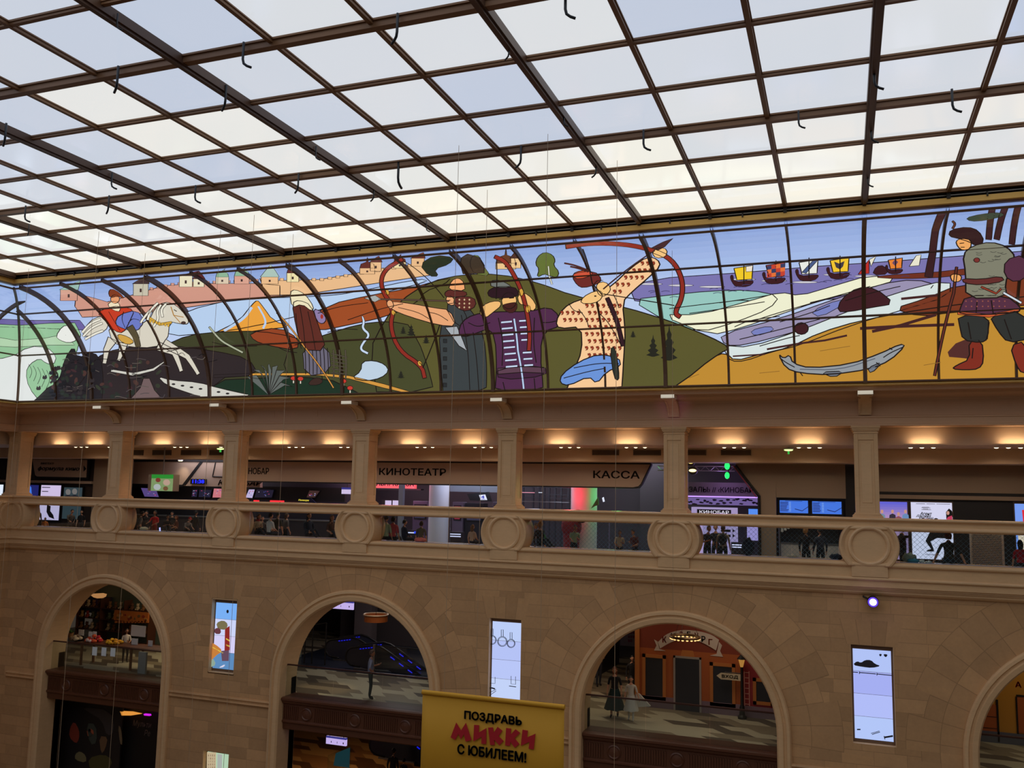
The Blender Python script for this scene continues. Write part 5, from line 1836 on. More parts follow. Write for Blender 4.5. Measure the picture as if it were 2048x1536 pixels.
mb = MB()
for u0, u1, v in ((1832, 1850, 1007), (1853, 1870, 1007.4), (1873, 1900, 1007.8), (1844, 1858, 1014), (1843, 1861, 1015.5), (1843, 1862, 1019), (1846, 1856, 1017.5), (1850, 1880, 1109)):
    pbox(mb, u0, u1, v, v+0.8, y-0.008, 0.008, PRINT)
mb.build('small_print', t)
t = thing('film_poster', 'blue, white and red lit film poster at the right edge of the gallery', 'poster', at_rect(2032, 2090, 1006, 1120, SF))
pbox(MB(), 2029, 2092, 1004, 1126, y+0.02, 0.06, mat('bronze frame', (84, 66, 54), 0.5, 0.4)).build('frame', t)
pbox(MB(), 2032, 2090, 1008, 1124, y, 0.02, lit('lit poster blue', (120, 160, 246), 0.9)).build('sheet', t)
mb = MB()
ppoly(mb, [(2044, 1020), (2056, 1019), (2056, 1050), (2047, 1050)], y-0.012, 0.012, lit('lit poster red', (226, 40, 56), 0.9))
ppoly(mb, [(2036, 1070), (2056, 1072), (2056, 1104), (2040, 1104)], y-0.012, 0.012, lit('lit poster cream', (236, 214, 190), 0.9))
mb.build('printed_shapes', t)
t = thing('perforated_screen', 'pale perforated metal screen between two film posters', 'screen', at_rect(1942, 2005, 1060, 1135, 2.0))
x0, x1, za, zb = R_(1942, 2006, 1060, 1134, 2.2)
mb = MB()
for i in range(27):
    zz = -2.4+i*0.055
    pts = [(x0+(x1-x0)*j/36, 2.2, zz+(0.014 if j % 2 else -0.014)) for j in range(37)]
    mb.tube(pts, 0.017, mat('pale mesh metal', (226, 204, 180), 0.5, 0.0), 4)
mb.build('mesh_panel', t)
mb = MB()
for xx in (x0, x1):
    mb.box(xx-0.03, xx+0.03, 2.17, 2.23, FG, -0.8, mat('pale mesh metal', (186, 164, 144), 0.5, 0.3))
mb.build('side_posts', t)

# --- hanging green notice on a stem
t = thing('hanging_notice', 'green topped picture box hanging on a thin rod over the bar', 'hanging sign', at_rect(293, 346, 948, 983, 2.6))
c0 = PY(306, 965, 2.6)
x0, x1, za, zb = R_(303, 346, 949, 982, 2.6)
MB().box(x0, x1, 2.6, 3.0, za, zb, mat('pale box', (150, 132, 116), 0.6)).build('case', t)
MB().box(x0-0.30, x0-0.01, 2.72, 3.0, za, zb, mat('pale box', (150, 132, 116), 0.6)).build('side_panel', t)
MB().box(x0, x1, 2.58, 2.6, zb-(zb-za)*0.24, zb, lit('lit green', (40, 150, 50), 0.75)).build('green_band', t)
MB().box(x0, x1, 2.58, 2.6, za, zb-(zb-za)*0.24, lit('lit pale green', (150, 180, 120), 0.6)).build('picture', t)
mb = MB()
for u, v, r, rgb in ((316, 960, 5, (140, 60, 50)), (333, 965, 7, (214, 180, 160)), (314, 974, 7, (200, 210, 210)), (331, 977, 5, (130, 90, 60))):
    ppoly(mb, [(u+r*math.cos(a*PI/5), v+r*0.9*math.sin(a*PI/5)) for a in range(10)], 2.565, 0.012, lit('picture tone %d' % rgb[1], rgb, 0.65))
mb.build('printed_faces', t)
MB().tube([((x0+x1)/2-0.15, 2.8, zb), ((x0+x1)/2-0.15, 2.8, 1.70)], 0.025, STEEL).build('rod', t)

# --- air grilles in the lower fascia
GR = mat('grille brown', (112, 92, 74), 0.6)
GRD = mat('grille dark', (64, 52, 44), 0.7)
for u0, u1, lab in ((250, 287, 'leftmost brown air grille, partly behind a column'), (306, 343, 'brown air grille above the hanging green notice'), (363, 402, 'brown air grille above the blue clock'),
                    (420, 458, 'brown air grille left of the third column'), (1185, 1238, 'brown air grille above the КАССА lettering'),
                    (1267, 1322, 'brown air grille just left of the column after КАССА'), (1366, 1412, 'brown air grille just right of the column after КАССА'),
                    (1442, 1502, 'brown air grille above the slanted portal edge')):
    x0, x1, za, zb = R_(u0, u1, 900, 910.5, 3.4)
    t = thing('air_grille', lab, 'air grille', ((x0+x1)/2, 3.4, za), 'air grilles of the gallery')
    MB().box(x0, x1, 3.37, 3.41, za, zb, GRD).build('backing', t)
    mb = MB()
    mb.box(x0, x1, 3.35, 3.39, zb-0.025, zb, GR)
    mb.box(x0, x1, 3.35, 3.39, za, za+0.025, GR)
    mb.box(x0, x0+0.025, 3.35, 3.39, za, zb, GR)
    mb.box(x1-0.025, x1, 3.35, 3.39, za, zb, GR)
    mb.build('frame', t)
    mb = MB()
    for i in range(5):
        z = za+(zb-za)*(i+0.7)/5.4
        mb.box(x0, x1, 3.355, 3.38, z-0.008, z+0.008, GR)
    mb.build('slats', t)
for u, v, lab in ((441, 897, 'green tinted ceiling lamp above the blue clock'), (1577, 899, 'green tinted ceiling lamp above the timetable screens')):
    c = PY(u, v, 2.2)
    t = thing('ceiling_lamp', lab, 'lamp', (c.x, 2.2, c.z))
    MB().lathe([(0.02, 1.70-c.z), (0.02, 0.06), (0.17, 0.03), (0.17, 0.0)], c, 'z', WHITE, 20).build('shade', t)
    MB().ball(c+Vector((0, 0, -0.02)), (0.15, 0.15, 0.035), lit('pale green lamp', (214, 255, 150), 1.8), 18, 8).build('bulb', t, smooth=True)
    MB().box(c.x-0.03, c.x+0.03, 2.17, 2.23, c.z-0.16, c.z-0.06, lit('green pip', (60, 200, 80), 0.8)).build('green_pip', t)

# --- downlights and wall washers, two groups to a bay
WARM = (1.0, 0.80, 0.58)
dl0 = None
for bay in range(-33, 10, 6):
    for s in (-1, 1):
        xg = bay+1.25*s
        if bay == -33:
            xg = -34.0+(0 if s < 0 else 2.0)
        for i in (-1, 0, 1):
            if dl0 is None:
                dl0 = t = thing('downlight', '', '', (xg+i*0.34, 2.15, 1.70))
                MB().lathe([(0.085, 0.0), (0.085, -0.018), (0.06, -0.022), (0.055, -0.004)], (0, 0, 0), 'z', WHITE, 18, caps=False).build('ring', t, loc=(0, 0, 0))
                MB().ball((0, 0, -0.012), (0.07, 0.07, 0.03), lit('downlight lens', (255, 232, 180), 5.0), 14, 8).build('lens', t, smooth=True, loc=(0, 0, 0))
            else:
                t = copy_tree(dl0)
                t.location = (xg+i*0.34, 2.15, 1.70)
            tag(t, 'small round warm downlight in a row of three under the gallery soffit', 'downlight', 'downlights under the gallery soffit')
        spot_lamp('downlight_beam', (xg, 2.15, 1.66), (xg, 2.5, -2.6), 2.75, WARM, 84, 0.7, 0.15)
        w = MB()
        w.box(xg-0.6, xg+0.6, 0.80, 0.995, 1.695, 1.73, PLASTER)
        t = tag(w.build('wall_washer', loc=(xg, 0.95, 1.70)), 'slim washer light bar glowing up the soffit face', 'wall washer', 'washer bars on the soffit face')
        for q in (-0.34, 0, 0.34):
            MB().lathe([(0.03, 1.73), (0.03, 1.736)], (xg+q, 0.93, 0), 'z', lit('washer lens', (255, 220, 160), 3.0), 10).build('lens', t)
        area_lamp('washer_beam', (xg, 0.84, 1.745), (xg, 0.99, 2.05), 0.8, (1.0, 0.78, 0.50), 2.5, 0.06)

# coloured hall lamps
point_lamp('red_stage_light', pc+Vector((-0.25, -1.3, 0.15)), (1.0, 0.06, 0.10), 38, 0.2)
point_lamp('green_stage_light', pc+Vector((1.5, -0.35, 0.2)), (0.08, 1.0, 0.2), 26, 0.15)
point_lamp('cool_stage_light', pc+Vector((-2.2, 0.0, 0.4)), (0.65, 0.75, 1.0), 40, 0.3)
pv = PY(1440, 985, 6.6)
point_lamp('violet_stage_light', (pv.x, 6.8, 0.6), (0.55, 0.32, 1.0), 40, 0.3)
pv = PY(800, 990, 6.8)
point_lamp('pink_stage_light', (pv.x-0.9, 7.4, 0.2), (1.0, 0.16, 0.35), 45, 0.3)
pv = PY(880, 990, 6.0)
point_lamp('blue_stage_light', (pv.x+0.6, 6.3, 0.7), (0.5, 0.66, 1.0), 60, 0.3)
pv = PY(650, 990, 7.0)
point_lamp('magenta_stage_light', (pv.x+0.5, 7.2, 0.3), (0.9, 0.2, 0.5), 14, 0.3)

# --- glass between the roundels
LEDGE_BL = mat('blue edge glass', (110, 140, 190), 0.2)
NET = mat('net cord', (120, 150, 170), 0.6)
for i, bay in enumerate([-32.9, -27, -21, -15, -9, -3, 3, 9]):
    xa, xb = (XL+0.885, -30.885) if i == 0 else (bay-3+0.885, bay+3-0.885)
    lab = ['left of all others, by the lilac poster', 'below the bar clock', 'below the КИНОБАР lettering', 'below the КИНОТЕАТР lettering', 'below the КАССА lettering',
           'below the timetable screens', 'below the lit film posters', 'beyond the right edge'][i]
    t = thing('glass_guard', 'clear glass guard between two stone bosses, '+lab, 'glass guard', ((xa+xb)/2, 0.45, -1.94), 'glass guards of the balustrade')
    n = 3
    for j in range(n):
        MB().box(xa+(xb-xa)*j/n+0.008, xa+(xb-xa)*(j+1)/n-0.008, 0.44, 0.455, -1.93, -0.98, GLASS).build('pane', t)
    MB().box(xa, xb, 0.42, 0.475, -1.95, -1.925, LEDGE_BL).build('bottom_channel', t)
    if i in (4, 5, 6):
        mb = MB()
        step, H = 0.15, 0.93
        k_ = int((xb-xa+H)/step)
        for j in range(k_+1):
            for sgn in (1, -1):
                x_s = xa-H+j*step if sgn > 0 else xa+j*step
                a0, a1 = (x_s, -1.92), (x_s+sgn*H, -0.99)
                # clip to the bay
                def cl(x, p, q):
                    f = (x-p[0])/(q[0]-p[0])
                    return (x, p[1]+(q[1]-p[1])*f)
                p, q = a0, a1
                if p[0] > q[0]:
                    p, q = q, p
                if q[0] <= xa or p[0] >= xb:
                    continue
                if p[0] < xa:
                    p = cl(xa, p, q)
                if q[0] > xb:
                    q = cl(xb, p, q)
                mb.tube([(p[0], 0.52, p[1]), (q[0], 0.52, q[1])], 0.0035, NET, 4, caps=False)
        mb.build('safety_net', t)

# ================================================================ PEOPLE
SKIN = mat('skin', (206, 150, 118), 0.6)
SKIN_D = mat('tan skin', (164, 112, 84), 0.6)
HAIRS = {'brown': mat('brown hair', (70, 44, 30), 0.6), 'dark': mat('dark hair', (30, 22, 20), 0.6), 'fair': mat('fair hair', (176, 126, 72), 0.6),
         'light': mat('light brown hair', (136, 92, 58), 0.6), 'red': mat('auburn hair', (112, 56, 32), 0.6)}
EYE = mat('eye', (24, 18, 18), 0.3)
LIP = mat('lip', (150, 80, 72), 0.6)
CLOTH = {}


def cloth(rgb):
    if rgb not in CLOTH:
        CLOTH[rgb] = mat('cloth %d %d %d' % rgb, rgb, 0.85)
    return CLOTH[rgb]


ARMS = {'down': ((.06, -.02, -.27), (.08, .07, -.51)), 'phone': ((.05, .04, -.27), (-.08, .27, -.18)), 'prop': ((.13, -.04, -.26), (.24, -.02, -.52)),
        'up': ((.14, .10, .02), (.02, .18, .20)), 'hug': ((.24, .04, -.04), (.46, .10, -.03)), 'fwd': ((.03, .17, -.21), (.0, .40, -.26)),
        'hip': ((.20, -.06, -.22), (.07, .03, -.36)), 'lap': ((.05, .06, -.26), (-.06, .26, -.34)), 'hold': ((.08, .03, -.26), (.16, .10, -.46))}


def person(label, x, y, z, k, face, base='stand', shirt=(80, 80, 80), pants=(40, 42, 52), hair='brown', long=0, arms=('down', 'down'),
           lean=0.0, sleeve='short', skin=None, skirt=None, cap=None, shoes=(40, 34, 32), twist=0.0, stride=0.0, extra=None, bag=None):
    """one figure: a skinned body with head, face and five-fingered hands, hair and clothing as children.
    face: heading in radians, 0 looks towards the hall (-y)"""
    sk = skin or SKIN
    fx, fy = math.sin(face), -math.cos(face)          # forward
    rx, ry = -math.cos(face), -math.sin(face)         # the figure's left-to-right axis (its left = +)

    def W(p):
        return Vector((x+k*(p[0]*rx+p[1]*fx), y+k*(p[0]*ry+p[1]*fy), z+k*p[2]))
    sit = base == 'sit'
    pz = 0.11 if sit else 0.95

    def up(p):                                         # bend the trunk forward about the pelvis
        d = p[2]-pz
        return (p[0], p[1]+d*math.sin(lean), pz+d*math.cos(lean)-p[1]*math.sin(lean)*0.3)
    J, E, Rr, L = [], [], [], []

    def j(p, r, parent=None, lab='shirt', bend=True):
        J.append(Vector(up(p) if bend else p))
        Rr.append(r)
        L.append(lab)
        if parent is not None:
            E.append((parent, len(J)-1))
        return len(J)-1
    pel = j((0, 0, pz), (.145, .105), None, 'pants', False)
    w_ = j((0, .0, pz+.17), (.125, .095), pel)
    ch = j((0, .01, pz+.36), (.155, .105), w_)
    nb = j((0, -.01, pz+.52), (.070, .062), ch)
    hb = j((0, .01, pz+.60), (.052, .055), nb, 'skin')
    hands = []
    for s, pose in ((1, arms[0]), (-1, arms[1])):
        sh = j((.175*s, -.005, pz+.455), (.062, .060), ch)
        e, h = ARMS[pose]
        b0 = (.175*s, -.005, pz+.455)
        pe = (b0[0]+e[0]*s, b0[1]+e[1], b0[2]+e[2])
        ph = (b0[0]+h[0]*s, b0[1]+h[1], b0[2]+h[2])
        el = j(pe, (.042, .042), sh, 'shirt')
        wr = j(ph, (.026, .028), el, 'shirt' if sleeve == 'long' else 'skin')
        d = Vector([a-b for a, b in zip(ph, pe)]).normalized()
        pm = tuple(Vector(ph)+d*0.075)
        j(pm, (.038, .020), wr, 'skin')
        hands.append((s, Vector(up(ph)), Vector(up(pm))))
    for s in (1, -1):
        st = stride*s
        if sit:
            hp = j((.09*s, .04, .10), (.085, .085), pel, 'pants', False)
            if math.cos(face) < -0.75:                 # facing inwards: shins hang off the back of the ledge
                kn = j((.11*s, .43, .11), (.062, .062), hp, 'pants', False)
                an = j((.11*s, .47, -.33), (.038, .040), kn, 'pants', False)
                j((.12*s, .59, -.37), (.040, .026), an, 'shoe', False)
            else:                                      # sideways: legs drawn up along the ledge
                kn = j((.10*s, .36, .30), (.062, .062), hp, 'pants', False)
                an = j((.10*s, .62, .05), (.038, .040), kn, 'pants', False)
                j((.11*s, .75, .04), (.040, .026), an, 'shoe', False)
        else:
            hp = j((.09*s, 0, .90), (.088, .092), pel, 'pants', False)
            kn = j((.10*s, .03+st*0.7, .50), (.060, .062), hp, 'pants', False)
            an = j((.10*s, -.02+st, .09), (.040, .042), kn, 'pants', False)
            j((.115*s, .13+st, .035), (.042, .028), an, 'shoe', False)
    me = bpy.data.meshes.new('sk')
    me.from_pydata([W(p) for p in J], E, [])
    o = bpy.data.objects.new('sk', me)
    C.objects.link(o)
    md = o.modifiers.new('skin', 'SKIN')
    md.use_smooth_shade = True
    if not me.skin_vertices:
        bm = bmesh.new()
        bm.from_mesh(me)
        bm.verts.layers.skin.verify()
        bm.to_mesh(me)
        bm.free()
    for i, r in enumerate(Rr):
        sv = me.skin_vertices[0].data[i]
        sv.radius = (r[0]*k, r[1]*k)
        sv.use_root = i == 0
    o.modifiers.new('sub', 'SUBSURF').levels = 1
    dg = bpy.context.evaluated_depsgraph_get()
    body = bpy.data.meshes.new_from_object(o.evaluated_get(dg))
    bpy.data.objects.remove(o)
    bpy.data.meshes.remove(me)
    slots = {'shirt': 0, 'pants': 1, 'skin': 2, 'shoe': 3}
    mats = [cloth(shirt), cloth(pants), sk, cloth(shoes)]
    WJ = [W(p) for p in J]
    segs = [(WJ[a], WJ[b], L[b]) for a, b in E]
    MBd = MB()
    fl = []
    for p in body.polygons:
        c = p.center
        best, bl = 1e9, 'shirt'
        for a, b, lab in segs:
            ab = b-a
            t = max(0, min(1, (c-a).dot(ab)/max(1e-9, ab.length_squared)))
            d = (c-(a+ab*t)).length
            if d < best:
                best, bl = d, lab
        fl.append(bl)
    vs_ = [v.co.copy() for v in body.vertices]
    for m_ in mats:
        MBd.slot(m_)
    MBd.v = [tuple(v) for v in vs_]
    for p, lab in zip(body.polygons, fl):
        MBd.f.append(tuple(p.vertices))
        MBd.mi.append(slots[lab])
    bpy.data.meshes.remove(body)
    # head with jaw, nose, ears, eyes, mouth
    hc = Vector(up((0, .03, pz+.715)))
    F = Vector((0, math.cos(lean*0.6), -math.sin(lean*0.6)))
    ca, sa = math.cos(twist), math.sin(twist)
    def H(a, b, c):                                   # head-local: across, forward, up
        q = Vector((a*ca+b*sa, -a*sa+b*ca, c))
        return W(hc+Vector((q.x, q.y*math.cos(lean*0.6)+q.z*math.sin(lean*0.6)*0.6, q.z-q.y*math.sin(lean*0.6)*0.6)))
    hv, hf = [], []
    N, M = 14, 10
    for i in range(M+1):
        a = -PI/2+PI*i/M
        for n in range(N):
            b = 2*PI*n/N
            xx, yy, zz = .076*math.cos(a)*math.cos(b), .096*math.cos(a)*math.sin(b), .118*math.sin(a)
            if zz < 0:
                xx *= 1-0.35*(-zz/.118)
                yy = yy*(1-0.25*(-zz/.118))+0.018*(-zz/.118)
            if yy > .07 and abs(xx) < .02 and -.03 < zz < .03:
                yy += .020
            hv.append(H(xx, yy, zz))
    for i in range(M):
        for n in range(N):
            hf.append((i*N+n, i*N+(n+1) % N, (i+1)*N+(n+1) % N, (i+1)*N+n))
    MBd.add(hv, hf, sk)
    for s in (1, -1):
        MBd.ball(H(.078*s, -.005, -.005), .022*k, sk, 8, 6)
    # hands: four unequal curled fingers and a thumb from the side of the palm
    for s, wr, pm in hands:
        d = (pm-wr).normalized()
        side = Vector((0, 1, 0)) if abs(d.y) < 0.8 else Vector((1, 0, 0))
        side = (side-d*side.dot(d)).normalized()
        nrm = d.cross(side)
        if nrm.x*s > 0:
            nrm = -nrm
        for q, (off, ln) in enumerate(((-.028, .062), (-.010, .074), (.009, .080), (.027, .070))):
            a = pm+side*off+d*0.012
            b = a+d*ln*0.55+nrm*0.008
            c = b+d*ln*0.40+nrm*0.026
            MBd.tube([W(a), W(b), W(c)], [.0095*k, .0085*k, .0065*k], sk, 5)
        a = wr+d*0.03+side*0.026
        MBd.tube([W(a), W(a+side*0.030+d*0.022+nrm*0.01), W(a+side*0.040+d*0.052+nrm*0.02)], [.011*k, .010*k, .007*k], sk, 5)
    t = MBd.build('person', None, smooth=True, loc=(x, y, z))
    tag(t, label, 'person', None)
    # face
    fc = MB()
    for s in (1, -1):
        fc.ball(H(.030*s, .086, .012), (.010*k, .010*k, .008*k), EYE, 8, 6)
    fc.build('eyes', t)
    MB().ball(H(0, .092, -.052), (.022*k, .012*k, .007*k), LIP, 8, 6).build('mouth', t)
    # hair: cap over crown and back, longer at the back if long
    hm = cap if cap else HAIRS[hair]
    hv, hf = [], []
    Nh, Mh = 16, 7
    for i in range(Mh+1):
        for n in range(Nh):
            b = 2*PI*n/Nh
            front = math.sin(b)
            low = 0.30+0.45*max(0, front)-0.75*max(0, -front)-0.2*(1-abs(front))
            a = low+(PI/2-low)*i/Mh
            g = 1.14+0.02*math.sin(5*b)
            hv.append(H(.078*g*math.cos(a)*math.cos(b), .098*g*math.cos(a)*math.sin(b)-.006, .120*g*math.sin(a)))
    for i in range(Mh):
        for n in range(Nh):
            hf.append((i*Nh+n, i*Nh+(n+1) % Nh, (i+1)*Nh+(n+1) % Nh, (i+1)*Nh+n))
    hb_ = MB().add(hv, hf, HAIRS[hair] if not cap else cloth(cap))
    hb_.build('cap' if cap else 'hair', t, smooth=True)
    if cap:
        MB().add([H(.07, .09, .05), H(-.07, .09, .05), H(-.05, .17, .035), H(.05, .17, .035), H(.07, .09, .06), H(-.07, .09, .06), H(-.05, .17, .043), H(.05, .17, .043)],
                 [(0, 1, 2, 3), (4, 5, 6, 7), (0, 1, 5, 4), (1, 2, 6, 5), (2, 3, 7, 6), (3, 0, 4, 7)], cloth(cap)).build('peak', t)
    if long:
        hv, hf = [], []
        Nl, Ml = 12, 6
        for i in range(Ml+1):
            f = i/Ml
            cz = 0.05-f*(0.12+0.28*long)
            for n in range(Nl):
                b = 2*PI*n/Nl
                w2 = (.088+.02*math.sin(f*PI))*(1-.25*f)
                hv.append(H(w2*math.cos(b), -.045-.025*f+.055*math.sin(b)*(1-.3*f), cz))
        for i in range(Ml):
            for n in range(Nl):
                hf.append((i*Nl+n, i*Nl+(n+1) % Nl, (i+1)*Nl+(n+1) % Nl, (i+1)*Nl+n))
        hf.append(tuple(range(Nl)))
        hf.append(tuple(Ml*Nl+n for n in range(Nl)))
        MB().add(hv, hf, HAIRS[hair]).build('long_hair', t, smooth=True)
    if skirt:
        rgb, ln, flare = skirt
        hv, hf = [], []
        Ns = 20
        for i, f in enumerate((0, .15, .5, 1.0)):
            for n in range(Ns):
                b = 2*PI*n/Ns
                r = .15+(flare-.15)*f
                q = 1+0.06*math.sin(b*6)*f
                hv.append(W((r*q*1.05*math.cos(b), r*q*.85*math.sin(b), 1.02-ln*f+0.02*math.sin(b*6)*f)))
        for i in range(3):
            for n in range(Ns):
                hf.append((i*Ns+n, i*Ns+(n+1) % Ns, (i+1)*Ns+(n+1) % Ns, (i+1)*Ns+n))
        MB().add(hv, hf, cloth(rgb)).build('skirt', t, smooth=True)
    if bag == 'backpack':
        bp = MB()
        c = Vector(up((0, -.20, pz+.30)))
        bp.ball(W(c), (.155*k, .12*k, .22*k), cloth((40, 44, 52)), 14, 10)
        bp.build('backpack', t, smooth=True)
        st = MB()
        for s in (1, -1):
            st.tube([W(up((.10*s, -.13, pz+.50))), W(up((.11*s, .02, pz+.545))), W(up((.12*s, .125, pz+.42))), W(up((.13*s, .05, pz+.2)))], .018*k, cloth((30, 26, 28)), 5)
        st.build('straps', t)
    if bag == 'scarf':
        MB().lathe([(.085*k, -.04*k), (.105*k, .0), (.085*k, .045*k)], W(up((0, -.01, pz+.545))), 'z', cloth((170, 44, 50)), 16, caps=False).build('scarf', t, smooth=True)
    if extra:
        extra(t, W, H, up, pz, k)
    return t


SEAT = -1.945


def sitter(label, u, v, y=0.78, face=0.0, **kw):
    p = PY(u, v, y)
    k = (p.z-SEAT)/(0.11+0.715+0.125)
    return person(label, p.x, y, SEAT, max(0.62, min(1.08, k)), face, 'sit', **kw)


def stander(label, u, v, y=2.2, face=0.0, zf=FG, **kw):
    p = PY(u, v, y)
    k = (p.z-zf)/(0.95+0.715+0.125)
    return person(label, p.x, y, zf, max(0.55, min(1.08, k)), face, 'stand', **kw)


BK = PI                                                              # back turned to the hall
stander('person in a dark coat turned sideways before the lilac lit poster', 76, 1013, 2.6, 1.3, shirt=(74, 60, 52), pants=(44, 40, 40), sleeve='long', hair='dark')
stander('small child in an orange top below the lilac lit poster', 91, 1035, 2.0, 0.6, shirt=(226, 130, 50), hair='light')
stander('person in a grey jacket leaning forward, just left of the second column', 141, 1017, 2.2, 1.2, shirt=(104, 94, 84), pants=(70, 62, 56), sleeve='long', hair='dark', lean=0.35, arms=('fwd', 'lap'))
stander('dim person in black behind the person in a grey jacket', 164, 1020, 3.6, 0.4, shirt=(34, 32, 34), hair='dark')
sitter('person in a grey shirt with a backpack, right of the first roundel', 279, 1022, 0.95, BK-0.5, shirt=(112, 104, 96), hair='dark', bag='backpack', lean=0.2)
stander('person in a dark jacket behind the grey shirt with backpack', 294, 1022, 2.6, 0.3, shirt=(44, 40, 40), hair='dark', sleeve='long')
stander('girl in a red top with long dark hair under the green notice', 311, 1021, 2.0, 0.2, shirt=(206, 36, 44), pants=(150, 40, 44), hair='dark', long=0.7, arms=('fwd', 'lap'), skin=SKIN_D)
sitter('person in a black top with a white headband looking at a phone', 335, 1029, 0.95, 0.9, shirt=(38, 36, 42), hair='dark', arms=('phone', 'phone'), lean=0.2, skin=SKIN_D)
stander('dim person in dark clothes behind the phone user', 345, 1023, 3.2, 0.2, shirt=(46, 42, 42), hair='dark')
stander('woman with a reddish face and brown top right of the phone user', 354, 1031, 1.9, -0.6, shirt=(112, 66, 54), hair='red', long=0.3, arms=('phone', 'lap'))
sitter('boy in a red cap and grey shirt leaning right', 372, 1030, 0.95, 1.3, shirt=(150, 138, 126), pants=(44, 44, 54), cap=(214, 30, 36), lean=0.55, arms=('fwd', 'fwd'))
stander('person in black behind the boy in a red cap', 392, 1021, 2.4, BK, shirt=(40, 40, 38), hair='dark', sleeve='long')
sitter('woman with a red scarf and beige sleeves right of the second roundel', 515, 1027, 1.08, 1.3, shirt=(176, 150, 120), pants=(34, 34, 42), hair='brown', long=0.2, arms=('phone', 'lap'), sleeve='long', bag='scarf', lean=0.15)
stander('person in a grey brown hoodie between the scarf woman and white shirt', 524, 1031, 2.3, 0.8, shirt=(92, 80, 74), hair='dark', sleeve='long', lean=0.3)
sitter('youth in a white t-shirt turning right behind the balustrade', 541, 1026, 0.74, BK-0.3, shirt=(216, 206, 194), hair='dark', arms=('lap', 'lap'))
stander('broad person in a dark green shirt seen from behind', 556, 1024, 1.6, BK, shirt=(62, 60, 44), hair='dark', pants=(40, 40, 40), arms=('down', 'down'))
stander('person in a grey patterned top beside the dark green shirt', 573, 1026, 2.2, BK-0.4, shirt=(96, 92, 92), hair='brown', long=0.4)
sitter('woman with long dark hair in a dark blue top reclining', 618, 1025, 1.0, 1.2, shirt=(38, 44, 58), pants=(34, 38, 50), hair='dark', long=0.8, arms=('lap', 'lap'), sleeve='long')
sitter('woman with long brown hair at the left edge of the third roundel', 664, 1030, 1.1, 1.0, shirt=(90, 62, 50), hair='brown', long=0.8, arms=('lap', 'phone'))
sitter('woman in a pale green top with an arm round her neighbour', 773, 1030, 0.86, BK, shirt=(172, 186, 150), hair='dark', arms=('down', 'hug'))
sitter('woman in a rose red top being hugged', 787, 1031, 0.92, BK, shirt=(196, 74, 78), hair='dark', long=0.15)
sitter('youth in a dark navy uniform with black hair', 809, 1039, 0.98, BK-0.6, shirt=(34, 38, 62), pants=(30, 32, 46), hair='dark', sleeve='long', arms=('lap', 'lap'))
sitter('girl with brown hair and patterned top, a pink bag beside her', 843, 1042, 0.8, BK+0.2, shirt=(112, 96, 74), hair='brown', long=0.1, arms=('down', 'down'))
sitter('girl with long light brown hair and bare shoulders', 945, 1049, 0.78, BK-0.3, shirt=(214, 170, 140), hair='light', long=0.75, arms=('lap', 'down'))
sitter('woman with orange fair hair in a dark top, right of the fourth roundel', 1078, 1041, 1.0, 1.1, shirt=(62, 44, 40), hair='fair', long=0.2, sleeve='long', lean=0.1)
stander('woman in a green t-shirt bending over the ledge', 1093, 1041, 1.7, -1.2, shirt=(36, 112, 58), pants=(30, 32, 42), hair='brown', lean=0.6, arms=('fwd', 'fwd'))
stander('boy in a pale green t-shirt leaning on the ledge with a phone', 1148, 1047, 1.55, 0.5, shirt=(150, 178, 146), hair='dark', lean=0.35, arms=('fwd', 'phone'), skin=SKIN_D)
stander('person in a cream t-shirt looking down under КАССА', 1239, 1059, 1.6, 0.3, shirt=(196, 178, 150), hair='dark', lean=0.25, arms=('lap', 'phone'), skin=SKIN_D)
stander('person in a maroon patterned top next to the cream t-shirt', 1271, 1058, 1.6, -0.4, shirt=(112, 60, 60), hair='dark', lean=0.25, arms=('phone', 'lap'))
stander('dark t-shirt youth looking down, left of the backpack wearer', 1414, 1050, 1.8, 0.6, shirt=(58, 54, 58), hair='dark', lean=0.2, arms=('phone', 'lap'), skin=SKIN_D)
stander('dim person in black behind the dark t-shirt youth', 1431, 1049, 2.6, 0.2, shirt=(46, 40, 46), hair='dark')
stander('person in a grey shirt with a dark backpack seen from behind', 1446, 1050, 1.7, BK, shirt=(172, 162, 146), hair='brown', bag='backpack')
stander('fair-haired woman in black at the ticket desk', 1611, 1054, 1.8, BK-0.3, shirt=(34, 34, 38), pants=(30, 30, 36), hair='fair', long=0.1, sleeve='long', arms=('hip', 'down'))
stander('person in a dark checked shirt at the ticket desk', 1640, 1055, 2.3, BK+0.4, shirt=(58, 62, 78), pants=(36, 38, 48), hair='dark', sleeve='long')
stander('person in dark brown with a bent arm before the white film poster', 1803, 1049, 1.6, BK-1.2, shirt=(52, 40, 36), pants=(34, 38, 48), hair='dark', sleeve='long', arms=('up', 'hip'))
sitter('woman in a sleeveless dark olive top with arms propped wide', 1896, 1062, 0.72, BK, shirt=(58, 50, 36), pants=(44, 52, 62), hair='red', long=0.15, arms=('prop', 'prop'))
sitter('girl in a red t-shirt with a dark ponytail at the right edge', 2040, 1080, 0.72, BK, shirt=(196, 30, 40), hair='dark', long=0.5)


# ---------------------------------------------------------------- things lying on the ledge
def on_ledge(u, y=0.62):
    p = PY(u, 1100, y)
    return p.x


